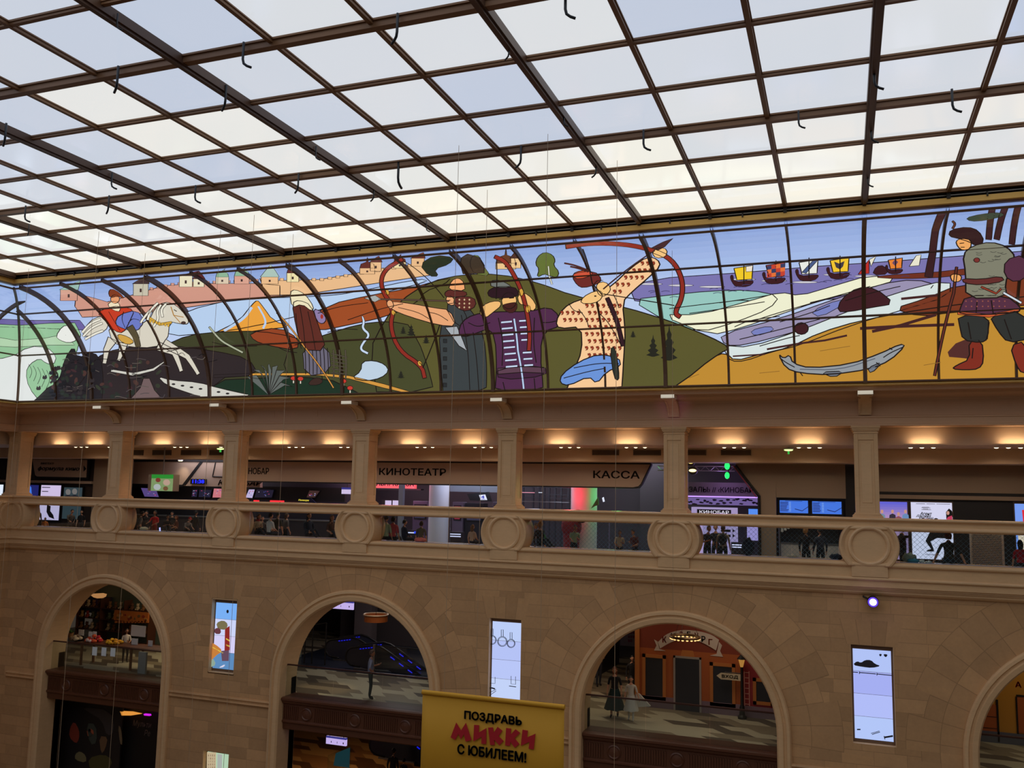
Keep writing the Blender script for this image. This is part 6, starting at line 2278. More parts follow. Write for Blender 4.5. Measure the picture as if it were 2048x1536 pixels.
def blob(name, label, cat, u, size, rgb, y=0.62, rough=0.7):
    x = on_ledge(u, y)
    m_ = MB()
    m_.ball((x, y, SEAT+size[2]*0.5), (size[0]/2, size[1]/2, size[2]/2), cloth(rgb), 14, 10)
    o = m_.build(name, smooth=True, loc=(x, y, SEAT))
    for v in o.data.vertices:                         # flat underside, slightly rumpled top
        if v.co.z < 0.02:
            v.co.z = 0.0
        v.co.z *= 1+0.12*math.sin(v.co.x*40)*math.cos(v.co.y*31)
    return tag(o, label, cat)


blob('cloth_bag', 'cream cloth bag lying on the ledge near the backpack wearer on the left', 'bag', 285, (0.42, 0.25, 0.16), (214, 196, 160))
blob('shoulder_bag', 'coral pink bag on the ledge beside the girl in a patterned top', 'bag', 840, (0.5, 0.25, 0.18), (232, 118, 104), 0.56)
blob('shoulder_bag', 'dark navy bag on the ledge right of the couple at the ticket desk', 'bag', 1672, (0.42, 0.22, 0.18), (36, 42, 64))
blob('backpack', 'dark blue backpack standing on the ledge right of the violet kiosk', 'bag', 1496, (0.42, 0.28, 0.58), (34, 38, 54), 0.85)
blob('cloth_bag', 'crumpled cream cloth on the ledge left of the fair-haired woman', 'cloth', 1584, (0.30, 0.2, 0.12), (206, 190, 166))
blob('carrier_bag', 'pale carrier bag with a teal base on the ledge before the film posters', 'bag', 1818, (0.42, 0.26, 0.30), (146, 150, 128), 0.66)
blob('carrier_bag', 'small teal bag in front of the pale carrier bag', 'bag', 1826, (0.36, 0.14, 0.14), (70, 140, 160), 0.56)
x = on_ledge(318)
t = thing('phone', 'glowing phone propped on the ledge by the girl in red', 'phone', (x, 0.6, SEAT))
MB().obox((x, 0.6, SEAT+0.085), (0.04, 0, 0.008), (0, 0.006, 0.0), (-0.015, 0, 0.085), BLACK).build('case', t)
MB().obox((x, 0.592, SEAT+0.085), (0.035, 0, 0.007), (0, 0.003, 0.0), (-0.013, 0, 0.077), lit('phone glow', (190, 190, 255), 1.3)).build('display', t)
for i, (u, lab) in enumerate(((1843, 'white cup lying on the ledge left of the propped arms'), (1856, 'white crumpled napkin on the ledge nearest the propped arm'))):
    x = on_ledge(u, 0.58)
    if i == 0:
        o = MB().lathe([(0.045, -0.07), (0.05, 0.0), (0.055, 0.07), (0.05, 0.07), (0.045, 0.0), (0.03, -0.06)], (x, 0.58, SEAT+0.058), 'x', PAPER, 16, caps=False).build('paper_cup', smooth='auto', loc=(x, 0.58, SEAT))
        tag(o, lab, 'cup')
    else:
        blob('napkin', lab, 'napkin', u, (0.2, 0.14, 0.09), (226, 222, 214), 0.58)

# ================================================================ SHOPS SEEN THROUGH THE ARCHES
AN = ['first arch from the left, toy shop', 'second arch, escalators', 'third arch, orange shop front', 'fourth arch at the right edge']
for i, c in enumerate(ARCH):
    t = thing('carved_beam', 'dark carved wooden beam across the '+AN[i], 'beam', (c, 0.75, -9.24), 'carved beams across the arches')
    x0, x1 = c-AR+0.01, c+AR-0.01
    MB().sweepx([(0.42, -8.02), (0.34, -8.05), (0.34, -8.12), (0.40, -8.16), (0.44, -8.24), (0.52, -8.30), (0.52, -8.86), (0.46, -8.90), (0.46, -8.95), (0.54, -9.0),
                 (0.54, -9.20), (0.58, -9.24), (1.30, -9.24), (1.30, -8.02)], x0, x1, WOOD).build('moulded_beam', t)
    n = 3
    mb = MB()
    st = [c-2.1, c, c+2.1]
    xx = x0+0.06
    while xx < x1-0.05:
        if min(abs(xx-q) for q in st) > 0.34:
            mb.box(xx-0.02, xx+0.02, 0.485, 0.525, -8.82, -8.36, WOOD)
        xx += 0.085
    mb.build('fluting', t)
    for q in st:
        MB().lathe([(0.24, 0.53), (0.24, 0.49), (0.20, 0.46), (0.17, 0.49), (0.09, 0.47), (0.0, 0.46)], (q, 0, -8.59), 'y', WOOD, 24, caps=False).build('rosette', t, smooth='auto')
    t = thing('glass_guard', 'glass guard with dark handrail in the '+AN[i], 'glass guard', (c, 0.62, -8.02), 'glass guards in the arches')
    for j in range(3):
        a, b = x0+(x1-x0)*j/3+0.008, x0+(x1-x0)*(j+1)/3-0.008
        MB().box(a, b, 0.612, 0.628, -8.015, -6.86, GLASS_T).build('pane', t)
    MB().box(x0, x1, 0.59, 0.65, -6.86, -6.81, mat('brown handrail', (70, 44, 38), 0.35, 0.3)).build('handrail', t)

# ---- unseen lamps added under the ceilings to brighten the shop floors
for (xx, yy, zz, p, col, sz) in ((-30, 4.4, -3.80, 85, (1.0, 0.76, 0.50), 2.4), (-20, 7.6, -3.80, 75, (0.9, 0.82, 0.85), 2.4), (-18.5, 3.0, -3.80, 34, (1.0, 0.86, 0.72), 2.4), (-9.5, 5.0, -3.80, 46, (1.0, 0.78, 0.55), 2.4),
                                (-5, 2.6, -3.80, 34, (1.0, 0.8, 0.6), 2.0), (5.5, 3.0, -3.80, 26, (1.0, 0.78, 0.5), 2.0), (-22, 6.0, -8.86, 36, (1.0, 0.72, 0.42), 2.0), (-30, 5.0, -8.86, 5, (1.0, 0.8, 0.6), 2.0)):
    area_lamp('shop_fill_light', (xx, yy, zz), (xx, yy, zz-2), sz, col, p)
spot_lamp('floor_spot', (-20.6, 2.2, -3.9), (-20.6, 2.4, -8.05), 0.7, (1, 0.72, 0.42), 160, 0.8, 0.1)
for (xx, yy, p) in ((-22, 7.4, 150), (-9.6, 9.0, 80), (-30, 6.5, 90), (-16, 8.6, 100), (-1, 5.6, 40), (-39.5, -6, 70)):  # unseen fill lamps added to brighten the gallery interior
    area_lamp('gallery_fill_light', (xx, yy, 1.38), (xx, yy, 0), 3.0, (0.85, 0.85, 1.0), p)

# ---- third arch: painted street front
FY = 5.0
t = thing('painted_shop_front', 'orange painted street front with dark windows, door and white ribbon sign', 'shop front', PY(1400, 1420, FY))
ORANGE = mat('orange paint', (176, 92, 44), 0.6)
RUST = mat('rust paint', (136, 58, 38), 0.6)
x0, x1 = PY(1271, 1330, FY).x, PY(1486, 1370, FY).x
zr = PY(1300, 1296, FY).z
MB().box(x0, x1, FY, FY+0.3, F3, zr, ORANGE).build('front_wall', t)
MB().box(x0, x1, FY, FY+0.3, zr, -3.76, RUST).build('upper_wall', t)
MB().box(x0-0.02, x0+0.16, FY-0.04, FY+0.3, F3, -3.76, mat('ochre paint', (190, 116, 56), 0.6)).build('corner_strip', t)
PL_ = mat('purple lit plinth', (128, 104, 116), 0.6)  # purple light on the plinth put into its colour
MB().box(x0, x1, FY-0.05, FY+0.3, F3, F3+0.42, PL_).build('plinth', t)
for nm, u0, u1, v0, v1 in (('window', 1285, 1332, 1309, 1399), ('window', 1420, 1471, 1326, 1413)):
    a, b, za, zb = R_(u0, u1, v0, v1, FY)
    w = MB()
    for (p, q, r_, s_) in ((a, a+0.12, za, zb), (b-0.12, b, za, zb), (a, b, za, za+0.12), (a, b, zb-0.12, zb)):
        w.box(p, q, FY-0.05, FY, r_, s_, mat('ochre paint', (190, 116, 56), 0.6))
    wf = w.build(nm, t)
    MB().box(a+0.12, b-0.12, FY-0.02, FY, za+0.12, zb-0.12, mat('dark pane', (46, 48, 56), 0.4)).build('pane', wf)
a, b, za, zb = R_(1347.5, 1403, 1313, 1421, FY)
w = MB()
DG = mat('grey door trim', (156, 146, 140), 0.6)
for (p, q, r_, s_) in ((a, a+0.07, F3, zb), (b-0.07, b, F3, zb), (a, b, zb-0.07, zb)):
    w.box(p, q, FY-0.07, FY, r_, s_, DG)
wf = w.build('door_frame', t)
MB().box(a+0.07, b-0.07, FY-0.06, FY, F3, zb-0.07, mat('dark pane', (46, 48, 56), 0.4)).build('door', wf)
MB().prism([PY(1361, 1312, FY-0.03), PY(1389, 1315, FY-0.03), PY(1386, 1302, FY-0.03), PY(1364, 1300, FY-0.03)], (0, 0.03, 0), mat('ochre paint', (190, 116, 56), 0.6)).build('door_pediment', t)
RIB = mat('ribbon white', (206, 188, 176), 0.6)
top = sm([(1316, 1284), (1332, 1268), (1355, 1261), (1378, 1260), (1405, 1264), (1424, 1270), (1438, 1280)], 2)
bot = sm([(1320, 1297), (1340, 1285), (1358, 1279), (1378, 1278), (1398, 1282), (1416, 1291), (1432, 1301)], 2)
ppoly(MB(), top+bot[::-1], FY-0.06, 0.05, RIB).build('ribbon', t)
mb = MB()
ppoly(mb, [(1308, 1279), (1316, 1284), (1319, 1298), (1331, 1302), (1308, 1301), (1313, 1291)], FY-0.03, 0.03, RIB)
mb.build('ribbon_tail', t)
mb = MB()
ppoly(mb, [(1438, 1284), (1444, 1291), (1440, 1302), (1446, 1314), (1420, 1311), (1433, 1308)], FY-0.03, 0.03, RIB)
mb.build('ribbon_tail', t)
for ch, u, v, col, h in (('К', 1329, 1279, (190, 44, 36), 13), ('И', 1346, 1271, INK, 10), ('Д', 1362, 1268, (190, 44, 36), 10), ('Б', 1378, 1268, INK, 10), ('У', 1393, 1271, (190, 44, 36), 11), ('Р', 1407, 1278, INK, 12), ('Г', 1421, 1284, (190, 80, 56), 12)):
    ptext(ch, u-4, u+4, v-h/2, v+h/2, FY-0.06, INK if col is INK else mat('lettering %d' % col[1], col, 0.6), t, name='letter', bold=0.02)
t = thing('painted_shop_front', 'crimson street front panel with a painted white ladder, right of the orange front', 'shop front', PY(1520, 1430, FY))
CRIM = mat('crimson paint', (150, 44, 50), 0.6)
x2, x3 = PY(1487, 1370, FY).x, PY(1572, 1400, FY).x
MB().box(x2, x3, FY, FY+0.3, F3, -3.76, CRIM).build('front_wall', t)
MB().box(x2, x3, FY-0.05, FY+0.3, F3, F3+0.4, PL_).build('plinth', t)
a, b, za, zb = R_(1506, 1548, 1357, 1410, FY)
w = MB()
for (p, q, r_, s_) in ((a, a+0.12, za, zb), (b-0.12, b, za, zb), (a, b, za, za+0.12), (a, b, zb-0.12, zb)):
    w.box(p, q, FY-0.05, FY, r_, s_, mat('ochre paint', (190, 116, 56), 0.6))
wf = w.build('window', t)
MB().box(a+0.12, b-0.12, FY-0.02, FY, za+0.12, zb-0.12, mat('dark pane', (46, 48, 56), 0.4)).build('pane', wf)
mb = MB()
LAD = mat('ladder white', (214, 150, 140), 0.6)
for u in (1488.5, 1498):
    p, q = PY(u, 1343, FY-0.03), PY(u, 1420, FY-0.03)
    mb.box(p.x-0.015, p.x+0.015, FY-0.03, FY, q.z, p.z, LAD)
xa, xb = PY(1488.5, 1380, FY).x, PY(1498, 1380, FY).x
for i in range(8):
    z = PY(1493, 1345+i*10.5, FY).z
    mb.box(xa, xb, FY-0.025, FY, z-0.012, z+0.012, LAD)
mb.build('ladder', t)
# lamp post with the ВХОД arrow
b_ = PZ(1486, 1434, F3)
ly = FY-0.35
lx = PY(1484, 1390, ly).x
t = thing('lamp_post', 'black street lamp post with a pale arrow board lettered ВХОД', 'lamp post', (lx, ly, F3))
MB().lathe([(0.16, F3), (0.16, F3+0.08), (0.10, F3+0.14), (0.09, F3+0.4), (0.055, F3+0.5), (0.045, F3+1.9), (0.035, PY(1483, 1334, ly).z)], (lx, ly, 0), 'z', BLACK, 16).build('post', t, smooth='auto')
zl = PY(1483, 1334, ly).z
MB().lathe([(0.05, zl), (0.12, zl+0.28)], (lx, ly, 0), 'z', lit('lantern glass', (210, 150, 70), 0.55), 8).build('lantern', t)
MB().lathe([(0.17, zl+0.28), (0.03, zl+0.45), (0.0, zl+0.5)], (lx, ly, 0), 'z', BLACK, 8).build('lantern_cap', t)
za, zb = PY(1455, 1359.5, ly).z, PY(1455, 1346.5, ly).z
xa, xb = PY(1433, 1352, ly-0.03).x, lx-0.03
zm = (za+zb)/2
MB().prism([(xa, ly-0.02, zm), (xa+0.16, ly-0.02, zb), (xb, ly-0.02, zb), (xb, ly-0.02, za), (xa+0.16, ly-0.02, za)], (0, 0.03, 0), mat('cream board', (206, 190, 160), 0.6)).build('arrow_board', t)
fit_text('ВХОД', xa+0.19, xb-0.10, za+0.05, zb-0.05, ly-0.035, INK, t, bold=0.015)
MB().tube([(xa+0.3, ly, zb+0.03), (lx, ly, zb+0.03)], 0.02, BLACK, 6).build('bracket', t)


def ring_lamp(label, u, v, y, r, rgb, e, drop=0.0, zceil=-3.76):
    c = PY(u, v, y)
    t = thing('ring_lamp', label, 'lamp', c)
    pts = [(c.x+r*math.cos(2*PI*i/32), c.y+r*math.sin(2*PI*i/32), c.z) for i in range(32)]
    MB().tube(pts, 0.05, mat('bronze ring', (110, 82, 54), 0.35, 0.6), 8, closed=True).build('ring', t, smooth=True)
    for i in range(20):
        a = 2*PI*i/20
        MB().ball((c.x+r*math.cos(a), c.y+r*math.sin(a), c.z-0.055), (0.045, 0.045, 0.03), lit('ring bulb', rgb, e), 8, 6).build('bulb', t)
    for i in range(3):
        a = 2*PI*i/3+0.4
        MB().tube([(c.x+r*math.cos(a), c.y+r*math.sin(a), c.z), (c.x, c.y, zceil)], 0.006, DARKMETAL, 4).build('cable', t)
    return t


ring_lamp('round ring lamp with small bulbs before the white ribbon sign', 1370, 1274, 3.0, 0.5, (255, 206, 130), 1.4)
t = thing('drum_lamp', 'round amber drum lamp with a pale rim under the second arch', 'lamp', PY(752, 1236, 4.5))
c = PY(752, 1230, 4.5)
MB().lathe([(0.50, 0.0), (0.50, -0.26)], c, 'z', mat('amber shade', (160, 84, 34), 0.5), 32, caps=False).build('shade', t, smooth='auto')
MB().tube([(c.x+0.52*math.cos(2*PI*i/32), c.y+0.52*math.sin(2*PI*i/32), c.z+0.02) for i in range(32)], 0.03, mat('pale rim', (196, 170, 140), 0.4, 0.3), 6, closed=True).build('rim', t, smooth=True)
MB().tube([c, (c.x, c.y, -3.76)], 0.012, DARKMETAL).build('cable', t)
MB().lathe([(0.0, -0.1), (0.48, -0.1)], c, 'z', mat('amber shade', (160, 84, 34), 0.5), 24, caps=False).build('diffuser', t)

# depth behind the orange front, left
mb = MB()
mb.box(-16, -3, 14.8, 15.0, F3, -3.76, mat('dark shop wall', (58, 52, 54), 0.6))
struct(mb.build('wall_shop'))
t = thing('dark_counter', 'long dark slanted counter behind the walking woman', 'counter', PY(1240, 1330, 8.6))
mb = MB()
a_, b2 = PZ(1190, 1356, F3), PZ(1274, 1307, F3)
b2 = a_+(b2-a_)*((12.9-a_.y)/(b2.y-a_.y))
q = (b2-a_).normalized()
q = Vector((-q.y, q.x, 0))*0.8
mb.prism([a_, b2, b2+q, a_+q], (0, 0, 1.7), mat('dark counter', (52, 48, 56), 0.4))
mb.build('body', t)
t = thing('show_case', 'dim lilac show case with dark pink letters above the walking woman', 'show case', PY(1255, 1290, 13.6))
pbox(MB(), 1240, 1272, 1262, 1292, 13.6, 0.25, mat('dim lilac', (120, 108, 124), 0.6)).build('body', t)
for i in range(8):
    u, v = 1256+(i % 3)*4.6, 1263+(i//3)*8
    pbox(MB(), u, u+3.4, v, v+5, 13.58, 0.02, mat('dark pink print', (110, 40, 74), 0.6)).build('printed_letter', t)

# people of the third arch
p = PZ(1229, 1434, F3)
person('woman with long hair, black top and dark green skirt walking under the third arch', p.x, p.y, F3, 0.99, 0.1, shirt=(30, 28, 32), pants=(196, 150, 120), skirt=((30, 52, 50), 0.74, 0.36), hair='red', long=0.55,
       arms=('down', 'down'), stride=0.12)
p = PZ(1249, 1438, F3)
person('boy in a white shirt and wide white trousers walking beside the woman', p.x+0.26, p.y-0.1, F3, 0.86, 0.1, shirt=(206, 196, 180), pants=(206, 200, 188), hair='dark', arms=('down', 'hold'), stride=-0.10, shoes=(190, 184, 176),
       skirt=((206, 200, 188), 0.62, 0.30))
t = thing('dress_bag', 'white cloth bag swinging beside the boy in white', 'bag', (p.x+0.62, p.y+0.1, F3+0.45))
MB().prism([(p.x+0.40, p.y+0.08, F3+0.92), (p.x+0.52, p.y+0.08, F3+0.90), (p.x+0.92, p.y+0.12, F3+0.50), (p.x+0.38, p.y+0.12, F3+0.42)], (0, 0.10, 0), cloth((206, 200, 188))).build('cloth', t, bevel=0.03)
p = PZ(1197, 1372, F3)
person('man in dark jeans holding a phone, far back at the left of the third arch', p.x, p.y, F3, 1.0, 0.6, shirt=(58, 54, 58), pants=(52, 52, 64), hair='dark', arms=('phone', 'phone'), stride=0.1)
p = PZ(1264, 1396, F3)
person('person in black half hidden behind the boy in white', p.x, p.y, F3, 0.92, 0.4, shirt=(32, 30, 34), pants=(36, 34, 40), hair='dark', sleeve='long')

# ---- second arch: escalators, signs, man
MIDGREY = mat('grey render', (96, 84, 80), 0.7)
mb = MB()
pbox(mb, 708, 742, 1200, 1330, 11.5, 0.6, mat('pale grey pier', (120, 108, 108), 0.7), F3, -3.76)
struct(mb.build('wall_pier_shop'))
mb = MB()
mb.box(-26, -14.8, 12.6, 12.8, F3, -3.76, mat('dim grey wall', (74, 66, 66), 0.7))
struct(mb.build('wall_escalator_hall'))
DKFL = mat('dark floor strip', (46, 50, 64), 0.3)
struct(MB().box(-25.5, -15.2, 5.7, 12.6, F3, F3+0.012, DKFL).build('floor'))
LED = lit('blue led strip', (22, 28, 230), 0.9)


def escalator(label, base, zf, length=3.4, drop=True, w=1.0):
    x, y = base
    t = thing('escalator', label, 'escalator', (x, y, zf))
    GL_D = mat('dark balustrade', (52, 54, 70), 0.25)
    for s in (0, w):
        yy = y+s
        path = [(x+0.55, 0.12), (x+0.2, 0.14)]
        for i in range(9):
            a = -PI/2-PI*i/8
            path.append((x+0.2+0.40*math.cos(a)*1.0, 0.54+0.40*math.sin(a)))
        path += [(x+0.9, 1.06), (x+1.25, 1.12), (x+1.6, 1.05), (x+2.0, 0.86), (x+length, 0.86-(length-2.0)*0.55)]
        hp_ = [(px, yy, zf+pz_) for px, pz_ in path]
        MB().tube(hp_, 0.045, BLACK, 8).build('handrail', t, smooth=True)
        inner = [(px, pz_) for px, pz_ in path[1:]]
        low = [(x+length, 0.86-(length-2.0)*0.55-0.75), (x+2.0, 0.1), (x+0.9, 0.06)]
        MB().prism([(px, yy-0.015, zf+pz_) for px, pz_ in inner+low], (0, 0.03, 0), GL_D).build('side_panel', t)
        mb = MB()
        for i in range(5):
            f0, f1 = i/5+0.02, (i+0.6)/5
            p0 = Vector((x+0.5+0.7*f0, yy-0.03, zf+0.90+0.12*f0))
            p1 = Vector((x+0.5+0.7*f1, yy-0.03, zf+0.90+0.12*f1))
            mb.tube([p0, p1], 0.018, LED, 5)
        for i in range(5):
            f0, f1 = i/5+0.03, (i+0.62)/5
            L_ = length-2.0
            p0 = Vector((x+2.0+L_*f0, yy-0.03, zf+0.72-L_*0.55*f0))
            p1 = Vector((x+2.0+L_*f1, yy-0.03, zf+0.72-L_*0.55*f1))
            mb.tube([p0, p1], 0.024, LED, 5)
        mb.build('led_strip', t)
    mb = MB()
    mb.box(x+0.2, x+1.9, y+0.04, y+w-0.04, zf, zf+0.05, STEEL)
    for i in range(7):
        mb.box(x+1.9+i*0.28, x+2.18+i*0.28, y+0.04, y+w-0.04, zf-0.1-i*0.15, zf+0.0-i*0.15, DARKMETAL)
    mb.build('steps', t)
    return t


escalator('escalator with blue lights, the left of two under the second arch', (PY(658, 1305, 7.8).x, 7.8), F3, w=0.85)
escalator('escalator with blue lights, behind the man under the second arch', (PY(700, 1305, 6.4).x, 6.4), F3, 4.2, w=0.85)
t = thing('steel_barrier', 'thin dark steel gate frame left of the escalators', 'barrier', PZ(640, 1332, F3))
b1 = PZ(640, 1330, F3)
mb = MB()
for dx in (-0.85, -0.45, 0.25):
    mb.tube([(b1.x+dx, b1.y, F3), (b1.x+dx, b1.y, F3+1.9)], 0.03, DARKMETAL, 6)
mb.build('posts', t)
MB().tube([(b1.x-0.45, b1.y, F3+1.75), (b1.x+0.25, b1.y, F3+1.9)], 0.025, DARKMETAL, 6).build('top_bar', t)
MB().tube([(b1.x-0.85, b1.y, F3+1.1), (b1.x+0.25, b1.y, F3+1.1)], 0.02, DARKMETAL, 6).build('mid_bar', t)
t = thing('glass_barrier', 'glass barrier with steel end post behind the man under the second arch', 'barrier', PZ(760, 1345, F3))
b1, b2 = PZ(750, 1345, F3), PZ(858, 1362, F3)
MB().box(b1.x, b2.x, b1.y-0.01, b1.y+0.01, F3+0.05, F3+1.15, GLASS_T).build('pane', t)
MB().box(b1.x-0.12, b1.x-0.02, b1.y-0.05, b1.y+0.05, F3, F3+1.2, STEEL).build('end_post', t)
MB().tube([(b1.x, b1.y, F3+1.17), (b2.x, b2.y if False else b1.y, F3+1.17)], 0.025, DARKMETAL, 6).build('handrail', t)
p = PZ(738, 1399, F3)
person('man in a grey blue t-shirt and dark trousers standing under the second arch', p.x, p.y+0.05, F3, 1.03, BK-1.0, shirt=(112, 116, 136), pants=(48, 52, 50), hair='brown', arms=('hip', 'phone'), skin=SKIN_D)


def info_sign(label, u0, u1, v0, v1, y, ztop):
    x0, x1, za, zb = R_(u0, u1, v0, v1, y)
    t = thing('hanging_sign', label, 'sign', ((x0+x1)/2, y, za))
    MB().box(x0, x1, y, y+0.10, za, zb-(zb-za)*0.22, lit('lit lilac sign', (198, 178, 236), 0.95)).build('lit_face', t)
    MB().box(x0, x1, y, y+0.10, zb-(zb-za)*0.22, zb, lit('navy lit', (50, 52, 140), 0.8)).build('top_band', t)
    for f in (0.15, 0.85):
        xx = x0+(x1-x0)*f
        MB().tube([(xx, y+0.05, zb), (xx, y+0.05, ztop)], 0.012, DARKMETAL, 5).build('hanger', t)
    mb = MB()
    for f, w in ((0.25, 0.03), (0.55, 0.02), (0.85, 0.04)):
        xx = x0+(x1-x0)*f
        mb.box(xx, xx+w, y-0.006, y, (za+zb)/2-0.04-0.05, (za+zb)/2+0.03-0.05, INK)
    mb.build('small_marks', t)


info_sign('white lit sign with a navy band hanging at the top of the second arch', 652, 706, 1201, 1218, 6.0, -3.76)
info_sign('lilac lit sign hanging below the beam of the second arch', 652, 692, 1474, 1490, 3.2, F3-0.75)

# second arch, floor below
b1 = PZ(690, 1545, F2)
escalator('escalator with blue lights under the beam of the second arch, left', (-19.6, 5.0), F2+1.3, 3.4)
t = thing('glass_barrier', 'teal lit glass barrier under the beam of the second arch', 'barrier', (-20.5, 5.8, F2))
c0, c1 = PY(655, 1530, 5.8), PY(702, 1500, 5.8)
MB().prism([(c0.x, 5.8, F2), (c1.x, 5.8, F2), (c1.x, 5.8, PY(702, 1492, 5.8).z), (c0.x, 5.8, PY(655, 1510, 5.8).z)], (0, 0.02, 0), GLASS_T).build('pane', t)
MB().prism([(c0.x+0.3, 5.79, F2+0.5), (c1.x-0.05, 5.79, F2+0.5), (c1.x-0.05, 5.79, PY(702, 1495, 5.79).z), (c0.x+0.4, 5.79, PY(668, 1506, 5.79).z)], (0, 0.01, 0), lit('teal glow', (24, 72, 80), 0.4)).build('glow_panel', t)
for u, v, k, lab in ((787, 1497, 1.0, 'dark silhouette of an adult under the beam of the second arch'), (808, 1517, 0.72, 'dark silhouette of a child beside the adult under the beam')):
    q = PY(u, v, 4.0)
    t_ = person(lab, q.x, 4.0, q.z-1.79*k, k, BK, shirt=(34, 26, 26), pants=(30, 26, 26), hair='dark', sleeve='long')
zst = PY(787, 1497, 4.0).z-1.79
qx = PY(797, 1500, 4.0).x
tag(MB().box(qx-0.9, qx+0.9, 3.4, 4.9, F2, zst, mat('dark landing', (54, 44, 40), 0.6)).build('landing', loc=(qx, 4.1, F2)), 'dark raised landing carrying the two silhouettes', 'landing')
zc_ = PY(808, 1517, 4.0).z-1.79*0.72

# ---- first arch: toy shop
SY = 6.2
mb = MB()
mb.box(-38, -25.2, SY+1.4, SY+1.6, F3, -3.76, mat('sage wall', (106, 118, 104), 0.7))
struct(mb.build('wall_toy_shop'))
t = thing('wall_poster', 'purple and black poster at the top of the toy shop arch', 'poster', at_rect(152, 223, 1192, 1226, SY+1.0))
pbox(MB(), 152, 222, 1192, 1226, SY+1.2, 0.06, mat('dark violet print', (44, 34, 66), 0.6)).build('sheet', t)
mb = MB()
for u, v, w, h, rgb in ((165, 1208, 8, 14, (58, 54, 112)), (193, 1206, 7, 18, (84, 54, 116)), (209, 1208, 8, 16, (110, 84, 136)), (180, 1212, 5, 10, (40, 30, 52))):
    ppoly(mb, rnd([(u-w, v+h/2), (u-w*0.4, v-h/2), (u+w*0.5, v-h*0.4), (u+w, v+h/2)]), SY+1.18, 0.015, mat('violet tone %d' % rgb[0], rgb, 0.6))
mb.build('printed_shapes', t)
o = ppoly(MB(), rnd([(178, 1188), (212, 1186), (208, 1196), (190, 1197)]), SY+0.6, 0.1, lit('warm ceiling glow', (196, 140, 86), 0.7)).build('ceiling_light', loc=PY(195, 1190, SY+0.6))
tag(o, 'warm glowing ceiling light above the purple poster', 'lamp')
t = thing('orange_pelmet', 'orange scalloped shelf front with printed animals, right of the purple poster', 'shelf front', at_rect(227, 292, 1222, 1245, SY))
mb = MB()
pbox(mb, 228, 296, 1223, 1243, SY, 0.1, mat('orange pelmet', (196, 112, 48), 0.6))
for i in range(10):
    p = PY(231+i*6.6, 1244, SY)
    mb.lathe([(0.055, 0.0), (0.055, 0.1)], (p.x, SY, p.z), 'y', mat('orange pelmet', (196, 112, 48), 0.6), 12)
mb.build('board', t)
mb = MB()
rr = random.Random(11)
for i in range(16):
    u, v = rr.uniform(231, 292), rr.uniform(1227, 1240)
    ppoly(mb, ell(u, v, rr.uniform(1.6, 3.2), rr.uniform(2, 4), 9), SY-0.015, 0.015, mat('animal tone %d' % (i % 3), ((206, 150, 84), (150, 60, 40), (120, 96, 60))[i % 3], 0.6))
mb.build('printed_animals', t)
# shelving unit with toys: every toy a thing
t = thing('toy_shelf', 'dark shelving unit full of soft toys under the orange shelf front', 'shelf', at_rect(160, 245, 1240, 1300, SY+0.3))
x0, x1 = PY(150, 1270, SY+0.3).x, PY(294, 1280, SY+0.3).x
for z in (F3+0.1, F3+0.65, F3+1.2, F3+1.75):
    MB().box(x0, x1, SY+0.3, SY+0.85, z-0.03, z, WOOD).build('shelf_board', t)
for f in (0, 0.33, 0.66, 1.0):
    MB().box(x0+(x1-x0)*f-0.02, x0+(x1-x0)*f+0.02, SY+0.3, SY+0.85, F3, F3+2.2, WOOD).build('upright', t)
tb = None
tones = [(150, 104, 62), (196, 150, 92), (112, 72, 46), (170, 60, 44), (206, 184, 150), (90, 96, 70)]
nt = 0
names_t = ['tan', 'honey', 'brown', 'red', 'cream', 'olive']
for r, z in enumerate((F3+0.65, F3+1.2, F3+1.75)):
    for q in range(13):
        f = (q+0.5)/13
        if min(abs(f-g) for g in (0, 0.33, 0.66, 1)) < 0.025:
            continue
        xx = x0+(x1-x0)*f
        tn = (q*2+r) % 6
        t = thing('soft_toy', 'small soft toy sitting in a row on the dark toy shelving', 'soft toy', (xx, SY+0.5, z), 'soft toys on the shelving')
        m_ = cloth(tones[tn])
        mb = MB().ball((xx, SY+0.5, z+0.10), (0.11, 0.09, 0.10), m_, 10, 8)
        mb.ball((xx-0.06, SY+0.42, z+0.04), (0.04, 0.06, 0.04), m_, 8, 6)
        mb.ball((xx+0.06, SY+0.42, z+0.04), (0.04, 0.06, 0.04), m_, 8, 6)
        mb.build('body', t, smooth=True)
        mb = MB().ball((xx, SY+0.49, z+0.25), (0.085, 0.08, 0.08), m_, 10, 8)
        mb.ball((xx-0.06, SY+0.5, z+0.32), (0.03, 0.02, 0.03), m_, 8, 6)
        mb.ball((xx+0.06, SY+0.5, z+0.32), (0.03, 0.02, 0.03), m_, 8, 6)
        mb.build('head', t, smooth=True)
        nt += 1
# display tables at the guard with heaps and cards
TY = 2.2
t = thing('display_table', 'long dark display table behind the glass of the toy shop', 'table', (-30, TY, F3))
MB().box(-33.0, -27.0, TY-0.4, TY+0.5, F3+0.92, F3+1.0, WOOD).build('tabletop', t)
for xx in (-32.8, -30, -27.2):
    for yy in (TY-0.3, TY+0.4):
        MB().box(xx-0.04, xx+0.04, yy-0.04, yy+0.04, F3, F3+0.92, WOOD).build('leg', t)
ZT_ = F3+1.0


